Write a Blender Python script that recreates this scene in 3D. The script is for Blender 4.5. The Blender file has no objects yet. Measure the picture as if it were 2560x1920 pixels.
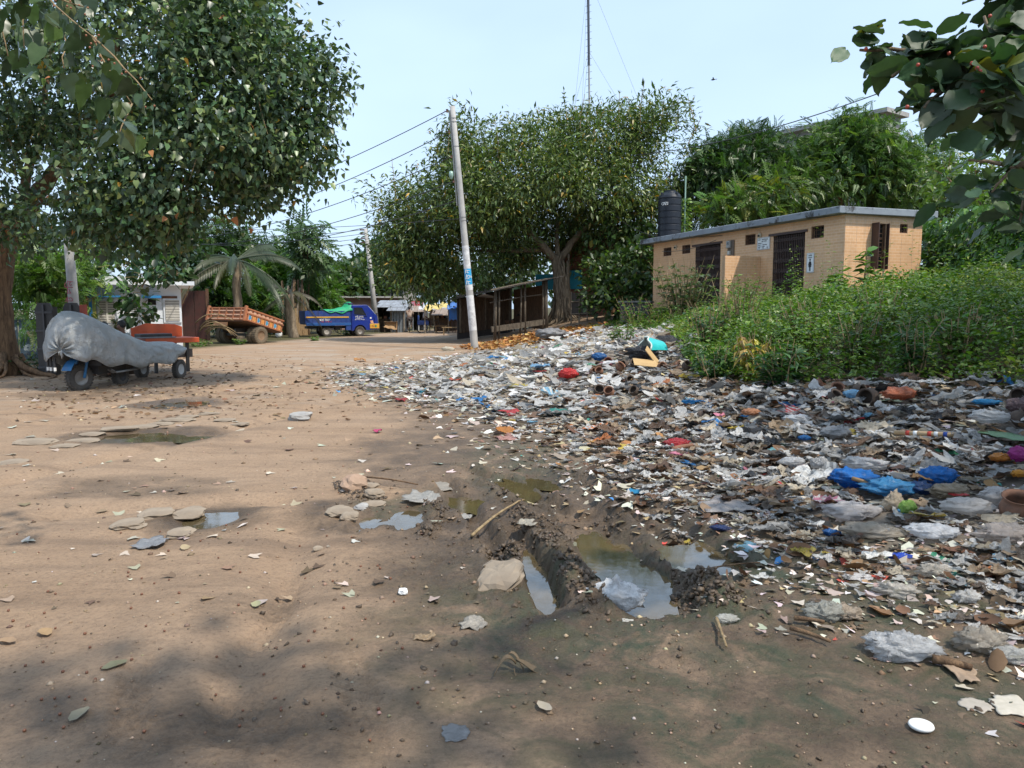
import bpy, math, random
import numpy as np
from mathutils import Vector, Matrix

# ---------------------------------------------------------------- camera, light, exposure
SC = bpy.context.scene
COL = SC.collection
RNG = random.Random(11)
NR = np.random.default_rng(11)
F_PX, CX, CY, HOR = 1900.0, 1280.0, 960.0, 770.0
EYE = 1.65
PITCH = math.atan((CY - HOR) / F_PX)
cam_d = bpy.data.cameras.new('camera')
cam_d.sensor_width = 36.0
cam_d.lens = 36.0 * F_PX / 2560.0
cam_d.clip_start = 0.05
cam_d.clip_end = 3000.0
cam = bpy.data.objects.new('camera', cam_d)
cam.location = (0, 0, EYE)
cam.rotation_euler = (math.pi / 2 - PITCH, 0, 0)
COL.objects.link(cam)
SC.camera = cam

SUN_EL, SUN_AZ = math.radians(57), math.radians(127)      # azimuth clockwise from +Y
sx, sy, sz = math.sin(SUN_AZ) * math.cos(SUN_EL), math.cos(SUN_AZ) * math.cos(SUN_EL), math.sin(SUN_EL)
world = bpy.data.worlds.new('World')
SC.world = world
world.use_nodes = True
wn = world.node_tree.nodes
wl = world.node_tree.links
wn.clear()
sky = wn.new('ShaderNodeTexSky')
sky.sky_type = 'NISHITA'
sky.sun_disc = False
sky.sun_elevation = SUN_EL
sky.sun_rotation = SUN_AZ
sky.air_density = 1.0
sky.dust_density = 2.5
sky.ozone_density = 1.0
bg = wn.new('ShaderNodeBackground')
bg.inputs['Strength'].default_value = 0.15
wo = wn.new('ShaderNodeOutputWorld')
# thin even veil of high cloud over the clear sky, faint soft variation
tc = wn.new('ShaderNodeTexCoord')
mp = wn.new('ShaderNodeMapping'); mp.inputs['Scale'].default_value = (1.2, 1.2, 3.0)
nz = wn.new('ShaderNodeTexNoise'); nz.inputs['Scale'].default_value = 1.6; nz.inputs['Detail'].default_value = 4
mr = wn.new('ShaderNodeMapRange'); mr.inputs['From Min'].default_value = 0.3; mr.inputs['From Max'].default_value = 0.75
mr.inputs['To Min'].default_value = 0.58; mr.inputs['To Max'].default_value = 0.85
mx = wn.new('ShaderNodeMix'); mx.data_type = 'RGBA'
mx.inputs['B'].default_value = (4.1, 5.35, 6.95, 1)
wl.new(tc.outputs['Generated'], mp.inputs['Vector']); wl.new(mp.outputs[0], nz.inputs['Vector'])
wl.new(nz.outputs['Fac'], mr.inputs['Value']); wl.new(mr.outputs[0], mx.inputs['Factor'])
wl.new(sky.outputs[0], mx.inputs['A']); wl.new(mx.outputs['Result'], bg.inputs['Color'])
wl.new(bg.outputs[0], wo.inputs['Surface'])

sun_d = bpy.data.lights.new('sun', 'SUN')
sun_d.energy = 3.6
sun_d.angle = math.radians(1.5)
sun_d.color = (1.0, 0.93, 0.82)
sun = bpy.data.objects.new('sun', sun_d)
sun.rotation_euler = Vector((-sx, -sy, -sz)).to_track_quat('-Z', 'Y').to_euler()
sun.location = (20, -15, 40)
COL.objects.link(sun)
SC.view_settings.view_transform = 'Standard'
SC.view_settings.look = 'None'
SC.view_settings.gamma = 1.0
SC.view_settings.exposure = 0.43
SC.render.engine = 'CYCLES'
SC.cycles.max_bounces = 6
SC.cycles.transparent_max_bounces = 8
SC.cycles.use_denoising = True

# ---------------------------------------------------------------- layout helpers
CP, SP = math.cos(PITCH), math.sin(PITCH)
def ray(px, py):
    a, b = (px - CX) / F_PX, (CY - py) / F_PX
    return np.array([a, CP + b * SP, -SP + b * CP])
def at(px, py, Y):
    d = ray(px, py)
    return Vector((d[0] * Y / d[1], Y, EYE + d[2] * Y / d[1]))
def proj(p):
    """where a world point (n,3) falls in the 2560x1920 frame"""
    p = np.atleast_2d(np.asarray(p, float))
    y = p[:, 1] * CP - (p[:, 2] - EYE) * SP
    u = p[:, 1] * SP + (p[:, 2] - EYE) * CP
    y = np.where(y < 0.05, np.nan, y)
    return CX + F_PX * p[:, 0] / y, CY - F_PX * u / y, y

# value noise -----------------------------------------------------------
def _hash(ix, iy, iz, seed):
    h = (ix.astype(np.int64) * 374761393 + iy.astype(np.int64) * 668265263 + iz.astype(np.int64) * 2147483647 + seed * 974711) & 0xFFFFFFFF
    h = ((h ^ (h >> 13)) * 1274126177) & 0xFFFFFFFF
    h = (h ^ (h >> 16)) & 0xFFFFFFFF
    return h / 4294967295.0
def vnoise(x, y, z=None, seed=0):
    x = np.asarray(x, float); y = np.asarray(y, float)
    z = np.zeros_like(x) if z is None else np.asarray(z, float)
    ix, iy, iz = np.floor(x), np.floor(y), np.floor(z)
    fx, fy, fz = x - ix, y - iy, z - iz
    fx, fy, fz = [f * f * (3 - 2 * f) for f in (fx, fy, fz)]
    def c(a, b, d): return _hash(ix + a, iy + b, iz + d, seed)
    x00 = c(0, 0, 0) * (1 - fx) + c(1, 0, 0) * fx
    x10 = c(0, 1, 0) * (1 - fx) + c(1, 1, 0) * fx
    r0 = x00 * (1 - fy) + x10 * fy
    if not np.any(fz): return r0
    x01 = c(0, 0, 1) * (1 - fx) + c(1, 0, 1) * fx
    x11 = c(0, 1, 1) * (1 - fx) + c(1, 1, 1) * fx
    return r0 * (1 - fz) + (x01 * (1 - fy) + x11 * fy) * fz
def fbm(x, y, z=None, octv=4, seed=0):
    s, a, t = 0, 0.5, 0
    for o in range(octv):
        k = 2.0 ** o
        s = s + a * vnoise(np.asarray(x) * k + 17 * o, np.asarray(y) * k - 9 * o, None if z is None else np.asarray(z) * k, seed + o); t += a; a *= 0.5
    return s / t - 0.5
def sstep(a, b, x):
    t = np.clip((np.asarray(x, float) - a) / (b - a), 0, 1)
    return t * t * (3 - 2 * t)

# ---------------------------------------------------------------- objects
def tag(o, label=None, cat=None, group=None, kind=None):
    if label: o['label'] = label
    if cat: o['category'] = cat
    if group: o['group'] = group
    if kind: o['kind'] = kind
    return o
def thing(name, label, cat, loc=(0, 0, 0), rz=0.0, group=None, rot=None):
    o = bpy.data.objects.new(name, None)
    COL.objects.link(o)
    o.location = loc
    o.rotation_euler = rot if rot else (0, 0, rz)
    o.empty_display_size = 0.2
    return tag(o, label, cat, group)
def link(name, me, parent=None, loc=None, rz=None, rot=None, scale=None, color=None):
    o = bpy.data.objects.new(name, me)
    COL.objects.link(o)
    if parent is not None: o.parent = parent
    if loc is not None: o.location = loc
    if rot is not None: o.rotation_euler = rot
    elif rz is not None: o.rotation_euler = (0, 0, rz)
    if scale is not None: o.scale = scale if hasattr(scale, '__len__') else (scale,) * 3
    if color is not None: o.color = (*color[:3], 1)
    return o
def copy_tree(o, parent=None):
    c = o.copy(); COL.objects.link(c)
    if parent is not None: c.parent = parent; c.matrix_parent_inverse = o.matrix_parent_inverse.copy()
    for ch in list(o.children): copy_tree(ch, c)
    return c

def np_mesh(name, V, faces_flat, counts, mat=None, col=None, smooth=False):
    me = bpy.data.meshes.new(name)
    V = np.asarray(V, np.float32); faces_flat = np.asarray(faces_flat, np.int32); counts = np.asarray(counts, np.int32)
    me.vertices.add(len(V)); me.vertices.foreach_set('co', V.ravel())
    me.loops.add(len(faces_flat)); me.loops.foreach_set('vertex_index', faces_flat)
    me.polygons.add(len(counts))
    st = np.zeros(len(counts), np.int32); st[1:] = np.cumsum(counts)[:-1]
    me.polygons.foreach_set('loop_start', st)
    try: me.polygons.foreach_set('loop_total', counts)
    except Exception: pass
    if smooth: me.polygons.foreach_set('use_smooth', np.ones(len(counts), bool))
    me.update(calc_edges=True)
    if col is not None:
        a = me.attributes.new('col', 'FLOAT_COLOR', 'POINT')
        cc = np.ones((len(V), 4), np.float32); cc[:, :3] = col
        a.data.foreach_set('color', cc.ravel())
    if mat is not None: me.materials.append(mat)
    return me

class MB:
    """collects shapes; build() links them as one mesh object"""
    def __init__(s): s.v = []; s.f = []; s.m = []; s.mi = 0
    def add(s, vs, fs, M=None):
        b = len(s.v)
        if M is not None: vs = [M @ Vector(p) for p in vs]
        s.v.extend([tuple(p) for p in vs])
        s.f.extend([tuple(i + b for i in f) for f in fs]); s.m.extend([s.mi] * len(fs))
        return s
    def box(s, c, d, M=None, rz=0.0, bev=0.0):
        x, y, z = d[0] / 2, d[1] / 2, d[2] / 2
        T = Matrix.Translation(c) @ Matrix.Rotation(rz, 4, 'Z')
        if M is not None: T = M @ T
        if bev <= 0:
            vs = [(i, j, k) for k in (-z, z) for j in (-y, y) for i in (-x, x)]
            fs = [(0, 2, 3, 1), (4, 5, 7, 6), (0, 1, 5, 4), (1, 3, 7, 5), (3, 2, 6, 7), (2, 0, 4, 6)]
            return s.add(vs, fs, T)
        b = min(bev, x * .9, y * .9, z * .9)
        vs = []
        for k in (-1, 1):
            for (rx, ry, rzz) in ((x - b, y - b, z), (x, y, z - b)):
                if k > 0 and False: pass
            pass
        # chamfered box: three rings
        rings = [(-z, b), (-z + b, 0), (z - b, 0), (z, b)]
        for (zz, ins) in rings:
            X, Y = x - ins, y - ins
            c2 = b if ins == 0 else b * .5
            vs += [(-X + c2, -Y, zz), (X - c2, -Y, zz), (X, -Y + c2, zz), (X, Y - c2, zz), (X - c2, Y, zz), (-X + c2, Y, zz), (-X, Y - c2, zz), (-X, -Y + c2, zz)]
        fs = [tuple(range(7, -1, -1)), tuple(range(24, 32))]
        for r in range(3):
            for i in range(8):
                j = (i + 1) % 8
                fs.append((r * 8 + i, r * 8 + j, r * 8 + 8 + j, r * 8 + 8 + i))
        return s.add(vs, fs, T)
    def tube(s, pts, rad, seg=6, cap=True):
        pts = [Vector(p) for p in pts]
        n = len(pts)
        if not hasattr(rad, '__len__'): rad = [rad] * n
        b = len(s.v); up = None
        for i, p in enumerate(pts):
            t = (pts[min(i + 1, n - 1)] - pts[max(i - 1, 0)])
            t = t.normalized() if t.length > 1e-9 else Vector((0, 0, 1))
            if up is None:
                up = Vector((1, 0, 0)) if abs(t.x) < .8 else Vector((0, 1, 0))
            a = (up - t * up.dot(t))
            a = a.normalized() if a.length > 1e-6 else t.orthogonal().normalized()
            c = t.cross(a); up = a
            for k in range(seg):
                an = 2 * math.pi * k / seg
                s.v.append(tuple(p + (a * math.cos(an) + c * math.sin(an)) * rad[i]))
        for i in range(n - 1):
            for k in range(seg):
                k2 = (k + 1) % seg
                s.f.append((b + i * seg + k, b + i * seg + k2, b + (i + 1) * seg + k2, b + (i + 1) * seg + k)); s.m.append(s.mi)
        if cap:
            s.f.append(tuple(b + k for k in range(seg - 1, -1, -1))); s.m.append(s.mi)
            s.f.append(tuple(b + (n - 1) * seg + k for k in range(seg))); s.m.append(s.mi)
        return s
    def lathe(s, prof, seg=16, M=None, cap=(False, False)):
        vs = []; fs = []
        for (r, z) in prof:
            for k in range(seg):
                an = 2 * math.pi * k / seg
                vs.append((r * math.cos(an), r * math.sin(an), z))
        for i in range(len(prof) - 1):
            for k in range(seg):
                k2 = (k + 1) % seg
                fs.append((i * seg + k, i * seg + k2, (i + 1) * seg + k2, (i + 1) * seg + k))
        if cap[0]: fs.append(tuple(range(seg - 1, -1, -1)))
        if cap[1]: fs.append(tuple(range((len(prof) - 1) * seg, len(prof) * seg)))
        return s.add(vs, fs, M)
    def prism(s, poly, h, M=None):
        """poly in xy, extruded along z from 0 to h"""
        n = len(poly)
        vs = [(x, y, 0) for x, y in poly] + [(x, y, h) for x, y in poly]
        fs = [tuple(range(n - 1, -1, -1)), tuple(range(n, 2 * n))] + [(i, (i + 1) % n, n + (i + 1) % n, n + i) for i in range(n)]
        return s.add(vs, fs, M)
    def grid(s, fn, nu, nv, thick=0.0):
        """sheet from fn(u,v) -> point"""
        b = len(s.v)
        for j in range(nv + 1):
            for i in range(nu + 1): s.v.append(tuple(fn(i / nu, j / nv)))
        for j in range(nv):
            for i in range(nu):
                a = b + j * (nu + 1) + i
                s.f.append((a, a + 1, a + nu + 2, a + nu + 1)); s.m.append(s.mi)
        return s
    def mesh(s, name, mats, smooth=False):
        me = bpy.data.meshes.new(name)
        me.from_pydata(s.v, [], s.f)
        mats = mats if isinstance(mats, (list, tuple)) else [mats]
        for m in mats: me.materials.append(m)
        if len(mats) > 1: me.polygons.foreach_set('material_index', s.m)
        if smooth: me.polygons.foreach_set('use_smooth', [True] * len(me.polygons))
        me.update()
        return me
    def build(s, name, mats, parent=None, smooth=False, bevel=0.0, solid=0.0, **kw):
        o = link(name, s.mesh(name, mats, smooth), parent, **kw)
        if solid:
            m = o.modifiers.new('thickness', 'SOLIDIFY'); m.thickness = solid; m.offset = 0
        if bevel:
            m = o.modifiers.new('edge', 'BEVEL'); m.width = bevel; m.segments = 2; m.limit_method = 'ANGLE'
        return o

def text(body, size, mat, parent, loc, rot, name='lettering', extrude=0.002, align='CENTER'):
    c = bpy.data.curves.new(name, 'FONT')
    c.body = body; c.size = size; c.extrude = extrude; c.align_x = align; c.align_y = 'CENTER'
    c.materials.append(mat)
    tmp = bpy.data.objects.new('text', c)
    me = bpy.data.meshes.new_from_object(tmp)
    bpy.data.objects.remove(tmp); bpy.data.curves.remove(c)
    if not me.materials: me.materials.append(mat)
    return link(name, me, parent, loc=loc, rot=rot)

# ---------------------------------------------------------------- instancing into one mesh
def leaf_shape(kind):
    """unit leaf: base at origin, tip along +X, face up +Z -> verts, faces"""
    if kind == 'heart':       # heart with drip tip, folded on its midrib
        V = [(0, 0, 0), (.35, 0, .0), (.72, 0, -.05), (1.12, 0, -.2), (-.05, .26, .05), (.22, .42, .08), (.55, .30, .0), (-.05, -.26, .05), (.22, -.42, .08), (.55, -.30, .0)]
        Fc = [(0, 1, 5, 4), (1, 2, 6, 5), (2, 3, 6), (0, 7, 8, 1), (1, 8, 9, 2), (2, 9, 3)]
    elif kind == 'heart_lo':
        V = [(0, 0, 0), (.5, 0, -.03), (1.12, 0, -.2), (.12, .42, .08), (.12, -.42, .08), (.6, .29, 0), (.6, -.29, 0)]
        Fc = [(0, 1, 5, 3), (1, 2, 5), (0, 4, 6, 1), (1, 6, 2)]
    elif kind == 'oval_lo':
        V = [(0, 0, 0), (.5, 0, -.04), (1, 0, -.14), (.3, .27, .05), (.3, -.27, .05), (.72, .24, 0), (.72, -.24, 0)]
        Fc = [(0, 1, 5, 3), (1, 2, 5), (0, 4, 6, 1), (1, 6, 2)]
    elif kind == 'oval':      # broad leathery fig leaf
        V = [(0, 0, 0), (.33, 0, -.02), (.68, 0, -.05), (1, 0, -.14), (.16, .19, .05), (.5, .28, .05), (.85, .17, -.05), (.16, -.19, .05), (.5, -.28, .05), (.85, -.17, -.05)]
        Fc = [(0, 1, 4), (1, 2, 5, 4), (2, 3, 6, 5), (0, 7, 1), (1, 7, 8, 2), (2, 8, 9, 3)]
    elif kind == 'long':      # narrow pointed leaf
        V = [(0, 0, 0), (.45, 0, -.03), (1, 0, -.22), (.4, .15, .06), (.4, -.15, .06)]
        Fc = [(0, 1, 3), (1, 2, 3), (0, 4, 1), (1, 4, 2)]
    elif kind == 'small':
        V = [(0, 0, 0), (.5, .3, .06), (1, 0, -.1), (.5, -.3, .06)]
        Fc = [(0, 2, 1), (0, 3, 2)]
    elif kind == 'pinnate':   # compound leaf of paired leaflets
        V, Fc = [], []
        for i in range(6):
            x = .12 + i * .15; L = .30 * (1 - .08 * i)
            z = -.28 * (x ** 2)
            for sgn in (1, -1):
                b = len(V)
                V += [(x, 0, z), (x + .09, sgn * L * .5, z + .03), (x + .20, sgn * L, z - .07), (x + .15, sgn * L * .45, z - .0)]
                V[b + 3] = (x + .02 + .15, sgn * L * .42, z)
                V[b + 1] = (x + .01, sgn * L * .45, z + .03)
                Fc.append((b, b + 3, b + 2, b + 1) if sgn > 0 else (b, b + 1, b + 2, b + 3))
        b = len(V); V += [(1.0, 0, -.28), (1.12, .07, -.36), (1.3, 0, -.46), (1.12, -.07, -.36)]; Fc.append((b, b + 1, b + 2, b + 3))
    elif kind in ('heart_hi', 'oval_hi'):      # finely outlined leaf for the boughs close to the eye
        V, Fc, n = [], [], 10
        for i in range(n + 1):
            t = i / n
            if kind == 'heart_hi': x, w = 1.12 * t, .47 * math.sin(math.pi * min(1, t * .93 + .07) ** .55) ** .8 * (1 - .25 * t) * (1 if t < .8 else (1 - t) / .2 * .8 + .2 * (t < 1))
            else: x, w = t, .30 * math.sin(math.pi * min(1, t * .97 + .03) ** .85) ** .75
            z = -.16 * t * t; lob = -.09 if (i == 0 and kind == 'heart_hi') else 0
            V += [(x, 0, z), (x + lob, w * .55, z + .05 + .012 * math.sin(i * 2)), (x + lob * .8, w, z + .05 - .03 * math.cos(i * 1.7)), (x + lob, -w * .55, z + .05), (x + lob * .8, -w, z + .05 + .03 * math.cos(i * 1.3))]
        for i in range(n):
            a, b = i * 5, i * 5 + 5
            Fc += [(a, b, b + 1, a + 1), (a + 1, b + 1, b + 2, a + 2), (a, a + 3, b + 3, b), (a + 3, a + 4, b + 4, b + 3)]
    return np.array(V, float), Fc

def rot_mats(dirs, roll):
    """frames with +X along dirs, +Z as near up as possible then rolled"""
    d = dirs / np.linalg.norm(dirs, axis=1, keepdims=True)
    up = np.tile([0., 0., 1.], (len(d), 1))
    par = np.abs(d[:, 2]) > .97
    up[par] = [1., 0., 0.]
    y = np.cross(up, d); y /= np.linalg.norm(y, axis=1, keepdims=True)
    z = np.cross(d, y)
    c, s = np.cos(roll)[:, None], np.sin(roll)[:, None]
    y2 = y * c + z * s; z2 = -y * s + z * c
    return np.stack([d, y2, z2], axis=2)      # columns
def scatter_mesh(name, shape, pos, mats3, scale, cols, mat, smooth=False):
    V, Fc = shape
    n, k = len(pos), len(V)
    P = np.einsum('nij,kj->nki', mats3, V) * np.asarray(scale).reshape(-1, 1, 1) + pos[:, None, :]
    flat = np.array([i for f in Fc for i in f]); cnt = np.array([len(f) for f in Fc])
    FF = (flat[None, :] + (np.arange(n) * k)[:, None]).ravel()
    CC = np.tile(cnt, n)
    cc = np.repeat(np.asarray(cols, np.float32), k, axis=0) if cols is not None else None
    return np_mesh(name, P.reshape(-1, 3), FF, CC, mat, cc, smooth)
def single_mesh(name, shape, mat, smooth=False):
    V, Fc = shape
    return np_mesh(name, V, [i for f in Fc for i in f], [len(f) for f in Fc], mat, None, smooth)
def leaf_objects(name, parent, mesh_list, pos, mats3, scale, cols):
    for i in range(len(pos)):
        o = bpy.data.objects.new(name, mesh_list[i % len(mesh_list)])
        COL.objects.link(o)
        M = Matrix([[*(mats3[i][r] * scale[i]), pos[i][r]] for r in range(3)] + [[0, 0, 0, 1]])
        o.parent = parent
        o.matrix_basis = (parent.matrix_basis.inverted() @ M) if parent is not None else M
        o.color = (*[float(c) for c in cols[i]], 1)
# ---------------------------------------------------------------- materials
def nt(name):
    m = bpy.data.materials.new(name); m.use_nodes = True
    n, l = m.node_tree.nodes, m.node_tree.links
    n.clear()
    out = n.new('ShaderNodeOutputMaterial'); p = n.new('ShaderNodeBsdfPrincipled')
    l.new(p.outputs[0], out.inputs['Surface'])
    return m, n, l, p, out
def mixc(n, l, fac, a, b, blend='MIX'):
    m = n.new('ShaderNodeMix'); m.data_type = 'RGBA'; m.blend_type = blend
    for k, v in (('Factor', fac), ('A', a), ('B', b)):
        s = m.inputs[k]
        if isinstance(v, (int, float)): s.default_value = v
        elif isinstance(v, (tuple, list)): s.default_value = (*v[:3], 1)
        else: l.new(v, s)
    return m.outputs['Result']
def noise(n, l, scale, detail=5, rough=.6, vec=None, dist=0.0):
    t = n.new('ShaderNodeTexNoise'); t.inputs['Scale'].default_value = scale
    t.inputs['Detail'].default_value = detail; t.inputs['Roughness'].default_value = rough; t.inputs['Distortion'].default_value = dist
    if vec is not None: l.new(vec, t.inputs['Vector'])
    return t.outputs['Fac']
def mrange(n, l, v, a, b, c=0.0, d=1.0):
    m = n.new('ShaderNodeMapRange'); l.new(v, m.inputs['Value'])
    for k, x in zip(('From Min', 'From Max', 'To Min', 'To Max'), (a, b, c, d)): m.inputs[k].default_value = x
    return m.outputs[0]
def coords(n, kind='Object'):
    return n.new('ShaderNodeTexCoord').outputs[kind]
def position(n):
    return n.new('ShaderNodeNewGeometry').outputs['Position']
def bumpn(n, l, p, h, strength=.3, dist=.02, prev=None):
    b = n.new('ShaderNodeBump'); b.inputs['Strength'].default_value = strength; b.inputs['Distance'].default_value = dist
    l.new(h, b.inputs['Height'])
    if prev is not None: l.new(prev, b.inputs['Normal'])
    if p is not None: l.new(b.outputs[0], p.inputs['Normal'])
    return b.outputs[0]
def attr(n, name, out='Color'):
    a = n.new('ShaderNodeAttribute'); a.attribute_name = name
    return a.outputs[out]
_cache = {}
def M(name, c, c2=None, rough=.7, metal=0.0, scale=4.0, bump=.0, bdist=.01, spec=None, dirt=None, dirt_amt=.5, dscale=1.5, coat=0.0, lo=.35, hi=.65, dlo=.5, dhi=.72):
    """painted / mineral surface: two tones mixed by noise, optional dirt patches and fine relief"""
    if name in _cache: return _cache[name]
    m, n, l, p, out = nt(name)
    vec = coords(n)
    f = noise(n, l, scale, 6, .65, vec)
    c2 = c2 or tuple(x * .75 for x in c)
    colr = mixc(n, l, mrange(n, l, f, lo, hi), c, c2)
    if dirt:
        g = noise(n, l, dscale, 7, .7, vec, .4)
        colr = mixc(n, l, mrange(n, l, g, dlo, dhi, 0, dirt_amt), colr, dirt)
    l.new(colr, p.inputs['Base Color'])
    p.inputs['Roughness'].default_value = rough; p.inputs['Metallic'].default_value = metal
    if spec is not None: p.inputs['Specular IOR Level'].default_value = spec
    if coat: p.inputs['Coat Weight'].default_value = coat; p.inputs['Coat Roughness'].default_value = .15
    if bump:
        bumpn(n, l, p, noise(n, l, scale * 5, 6, .7, vec), bump, bdist)
    _cache[name] = m
    return m
def leaf_mat(name, src, rough=.42, trans=.3, tboost=(1.25, 1.5, .55), spec=.5):
    """leaf blade: colour per leaf ('col' attribute, or the object's colour), glossy top, light through it"""
    m, n, l, p, out = nt(name)
    if src == 'attr': c = attr(n, 'col')
    else: c = n.new('ShaderNodeObjectInfo').outputs['Color']
    f = noise(n, l, 30, 2, .5, position(n))
    c = mixc(n, l, mrange(n, l, f, .3, .7, 0, .35), c, mixc(n, l, 1.0, c, (.6, .6, .5), 'MULTIPLY'))
    l.new(c, p.inputs['Base Color']); p.inputs['Roughness'].default_value = rough; p.inputs['Specular IOR Level'].default_value = spec
    t = n.new('ShaderNodeBsdfTranslucent')
    l.new(mixc(n, l, 1.0, c, tboost, 'MULTIPLY'), t.inputs['Color'])
    mx = n.new('ShaderNodeMixShader'); mx.inputs[0].default_value = trans
    l.new(p.outputs[0], mx.inputs[1]); l.new(t.outputs[0], mx.inputs[2]); l.new(mx.outputs[0], out.inputs['Surface'])
    return m
def film_mat(name, src, clear=.0, rough=.28, trans=.3):
    """thin plastic sheet, soiled; colour per piece"""
    m, n, l, p, out = nt(name)
    c = attr(n, 'col') if src == 'attr' else n.new('ShaderNodeObjectInfo').outputs['Color']
    pos = position(n)
    f = noise(n, l, 14, 5, .65, pos)
    c = mixc(n, l, mrange(n, l, f, .52, .8, 0, .5), c, (.16, .125, .095))
    l.new(c, p.inputs['Base Color']); p.inputs['Roughness'].default_value = rough
    bumpn(n, l, p, noise(n, l, 45, 3, .6, pos, 1.0), .5, .012, bumpn(n, l, None, noise(n, l, 15, 5, .65, pos, 2.2), .8, .04))
    t = n.new('ShaderNodeBsdfTranslucent'); l.new(c, t.inputs['Color'])
    mx = n.new('ShaderNodeMixShader'); mx.inputs[0].default_value = trans
    l.new(p.outputs[0], mx.inputs[1]); l.new(t.outputs[0], mx.inputs[2])
    last = mx.outputs[0]
    if clear:
        tr = n.new('ShaderNodeBsdfTransparent'); m2 = n.new('ShaderNodeMixShader'); m2.inputs[0].default_value = clear
        l.new(last, m2.inputs[1]); l.new(tr.outputs[0], m2.inputs[2]); last = m2.outputs[0]
    l.new(last, out.inputs['Surface'])
    return m
LEAF_A = leaf_mat('leaf_blades', 'attr')
LEAF_O = leaf_mat('leaf_blade', 'obj')
GLOSSY_A = leaf_mat('glossy_leaf_blades', 'attr', rough=.36, trans=.2, spec=.45)
GLOSSY_O = leaf_mat('glossy_leaf_blade', 'obj', rough=.36, trans=.2, spec=.45)
FIG_O = leaf_mat('leathery_leaf', 'obj', rough=.52, trans=.22, spec=.4)
DRY_A = leaf_mat('dry_leaf_blades', 'attr', rough=.7, trans=.12, tboost=(1.2, .9, .6), spec=.25)
DRY_O = leaf_mat('dry_leaf_blade', 'obj', rough=.7, trans=.12, tboost=(1.2, .9, .6), spec=.25)
FILM_A = film_mat('plastic_films', 'attr')
FILM_O = film_mat('plastic_film', 'obj')
def print_mat():
    m = film_mat('printed_wrapper', 'obj', trans=.15); n, l = m.node_tree.nodes, m.node_tree.links
    p = [q for q in n if q.type == 'BSDF_PRINCIPLED'][0]; src = p.inputs['Base Color'].links[0].from_socket
    w = n.new('ShaderNodeTexWave'); w.inputs['Scale'].default_value = 1.1; w.inputs['Distortion'].default_value = 3; l.new(coords(n), w.inputs['Vector'])
    l.new(mixc(n, l, mrange(n, l, w.outputs['Fac'], .62, .66), src, (.6, .58, .54)), p.inputs['Base Color'])
    return m
PRINT_O = print_mat()
CLEAR_O = film_mat('clear_plastic_film', 'obj', clear=.3, rough=.15)
PAPER_A = leaf_mat('scrap_flakes', 'attr', rough=.75, trans=.08, tboost=(1, 1, 1), spec=.25)

def bark_mat(name, c, c2, scale=3.0, stretch=6.0):
    m, n, l, p, out = nt(name)
    mpn = n.new('ShaderNodeMapping'); mpn.inputs['Scale'].default_value = (stretch, stretch, 1.0)
    l.new(position(n), mpn.inputs['Vector'])
    f = noise(n, l, scale, 7, .65, mpn.outputs[0], .6)
    l.new(mixc(n, l, mrange(n, l, f, .35, .65), c, c2), p.inputs['Base Color'])
    p.inputs['Roughness'].default_value = .85; p.inputs['Specular IOR Level'].default_value = .2
    bumpn(n, l, p, f, .8, .04)
    return m
BARK = bark_mat('brown_bark', (.24, .15, .085), (.08, .05, .032))
BARK_GREY = bark_mat('grey_bark', (.30, .24, .17), (.13, .095, .065))
BARK_PALE = bark_mat('pale_twig', (.36, .27, .15), (.2, .14, .08))
POST = bark_mat('weathered_wood', (.30, .25, .19), (.13, .105, .08), 5, 4)
WOOD_DARK = bark_mat('dark_wood', (.11, .075, .05), (.05, .035, .025), 5, 4)
WOOD_RAW = bark_mat('raw_planks', (.42, .29, .16), (.26, .17, .09), 5, 4)

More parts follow.
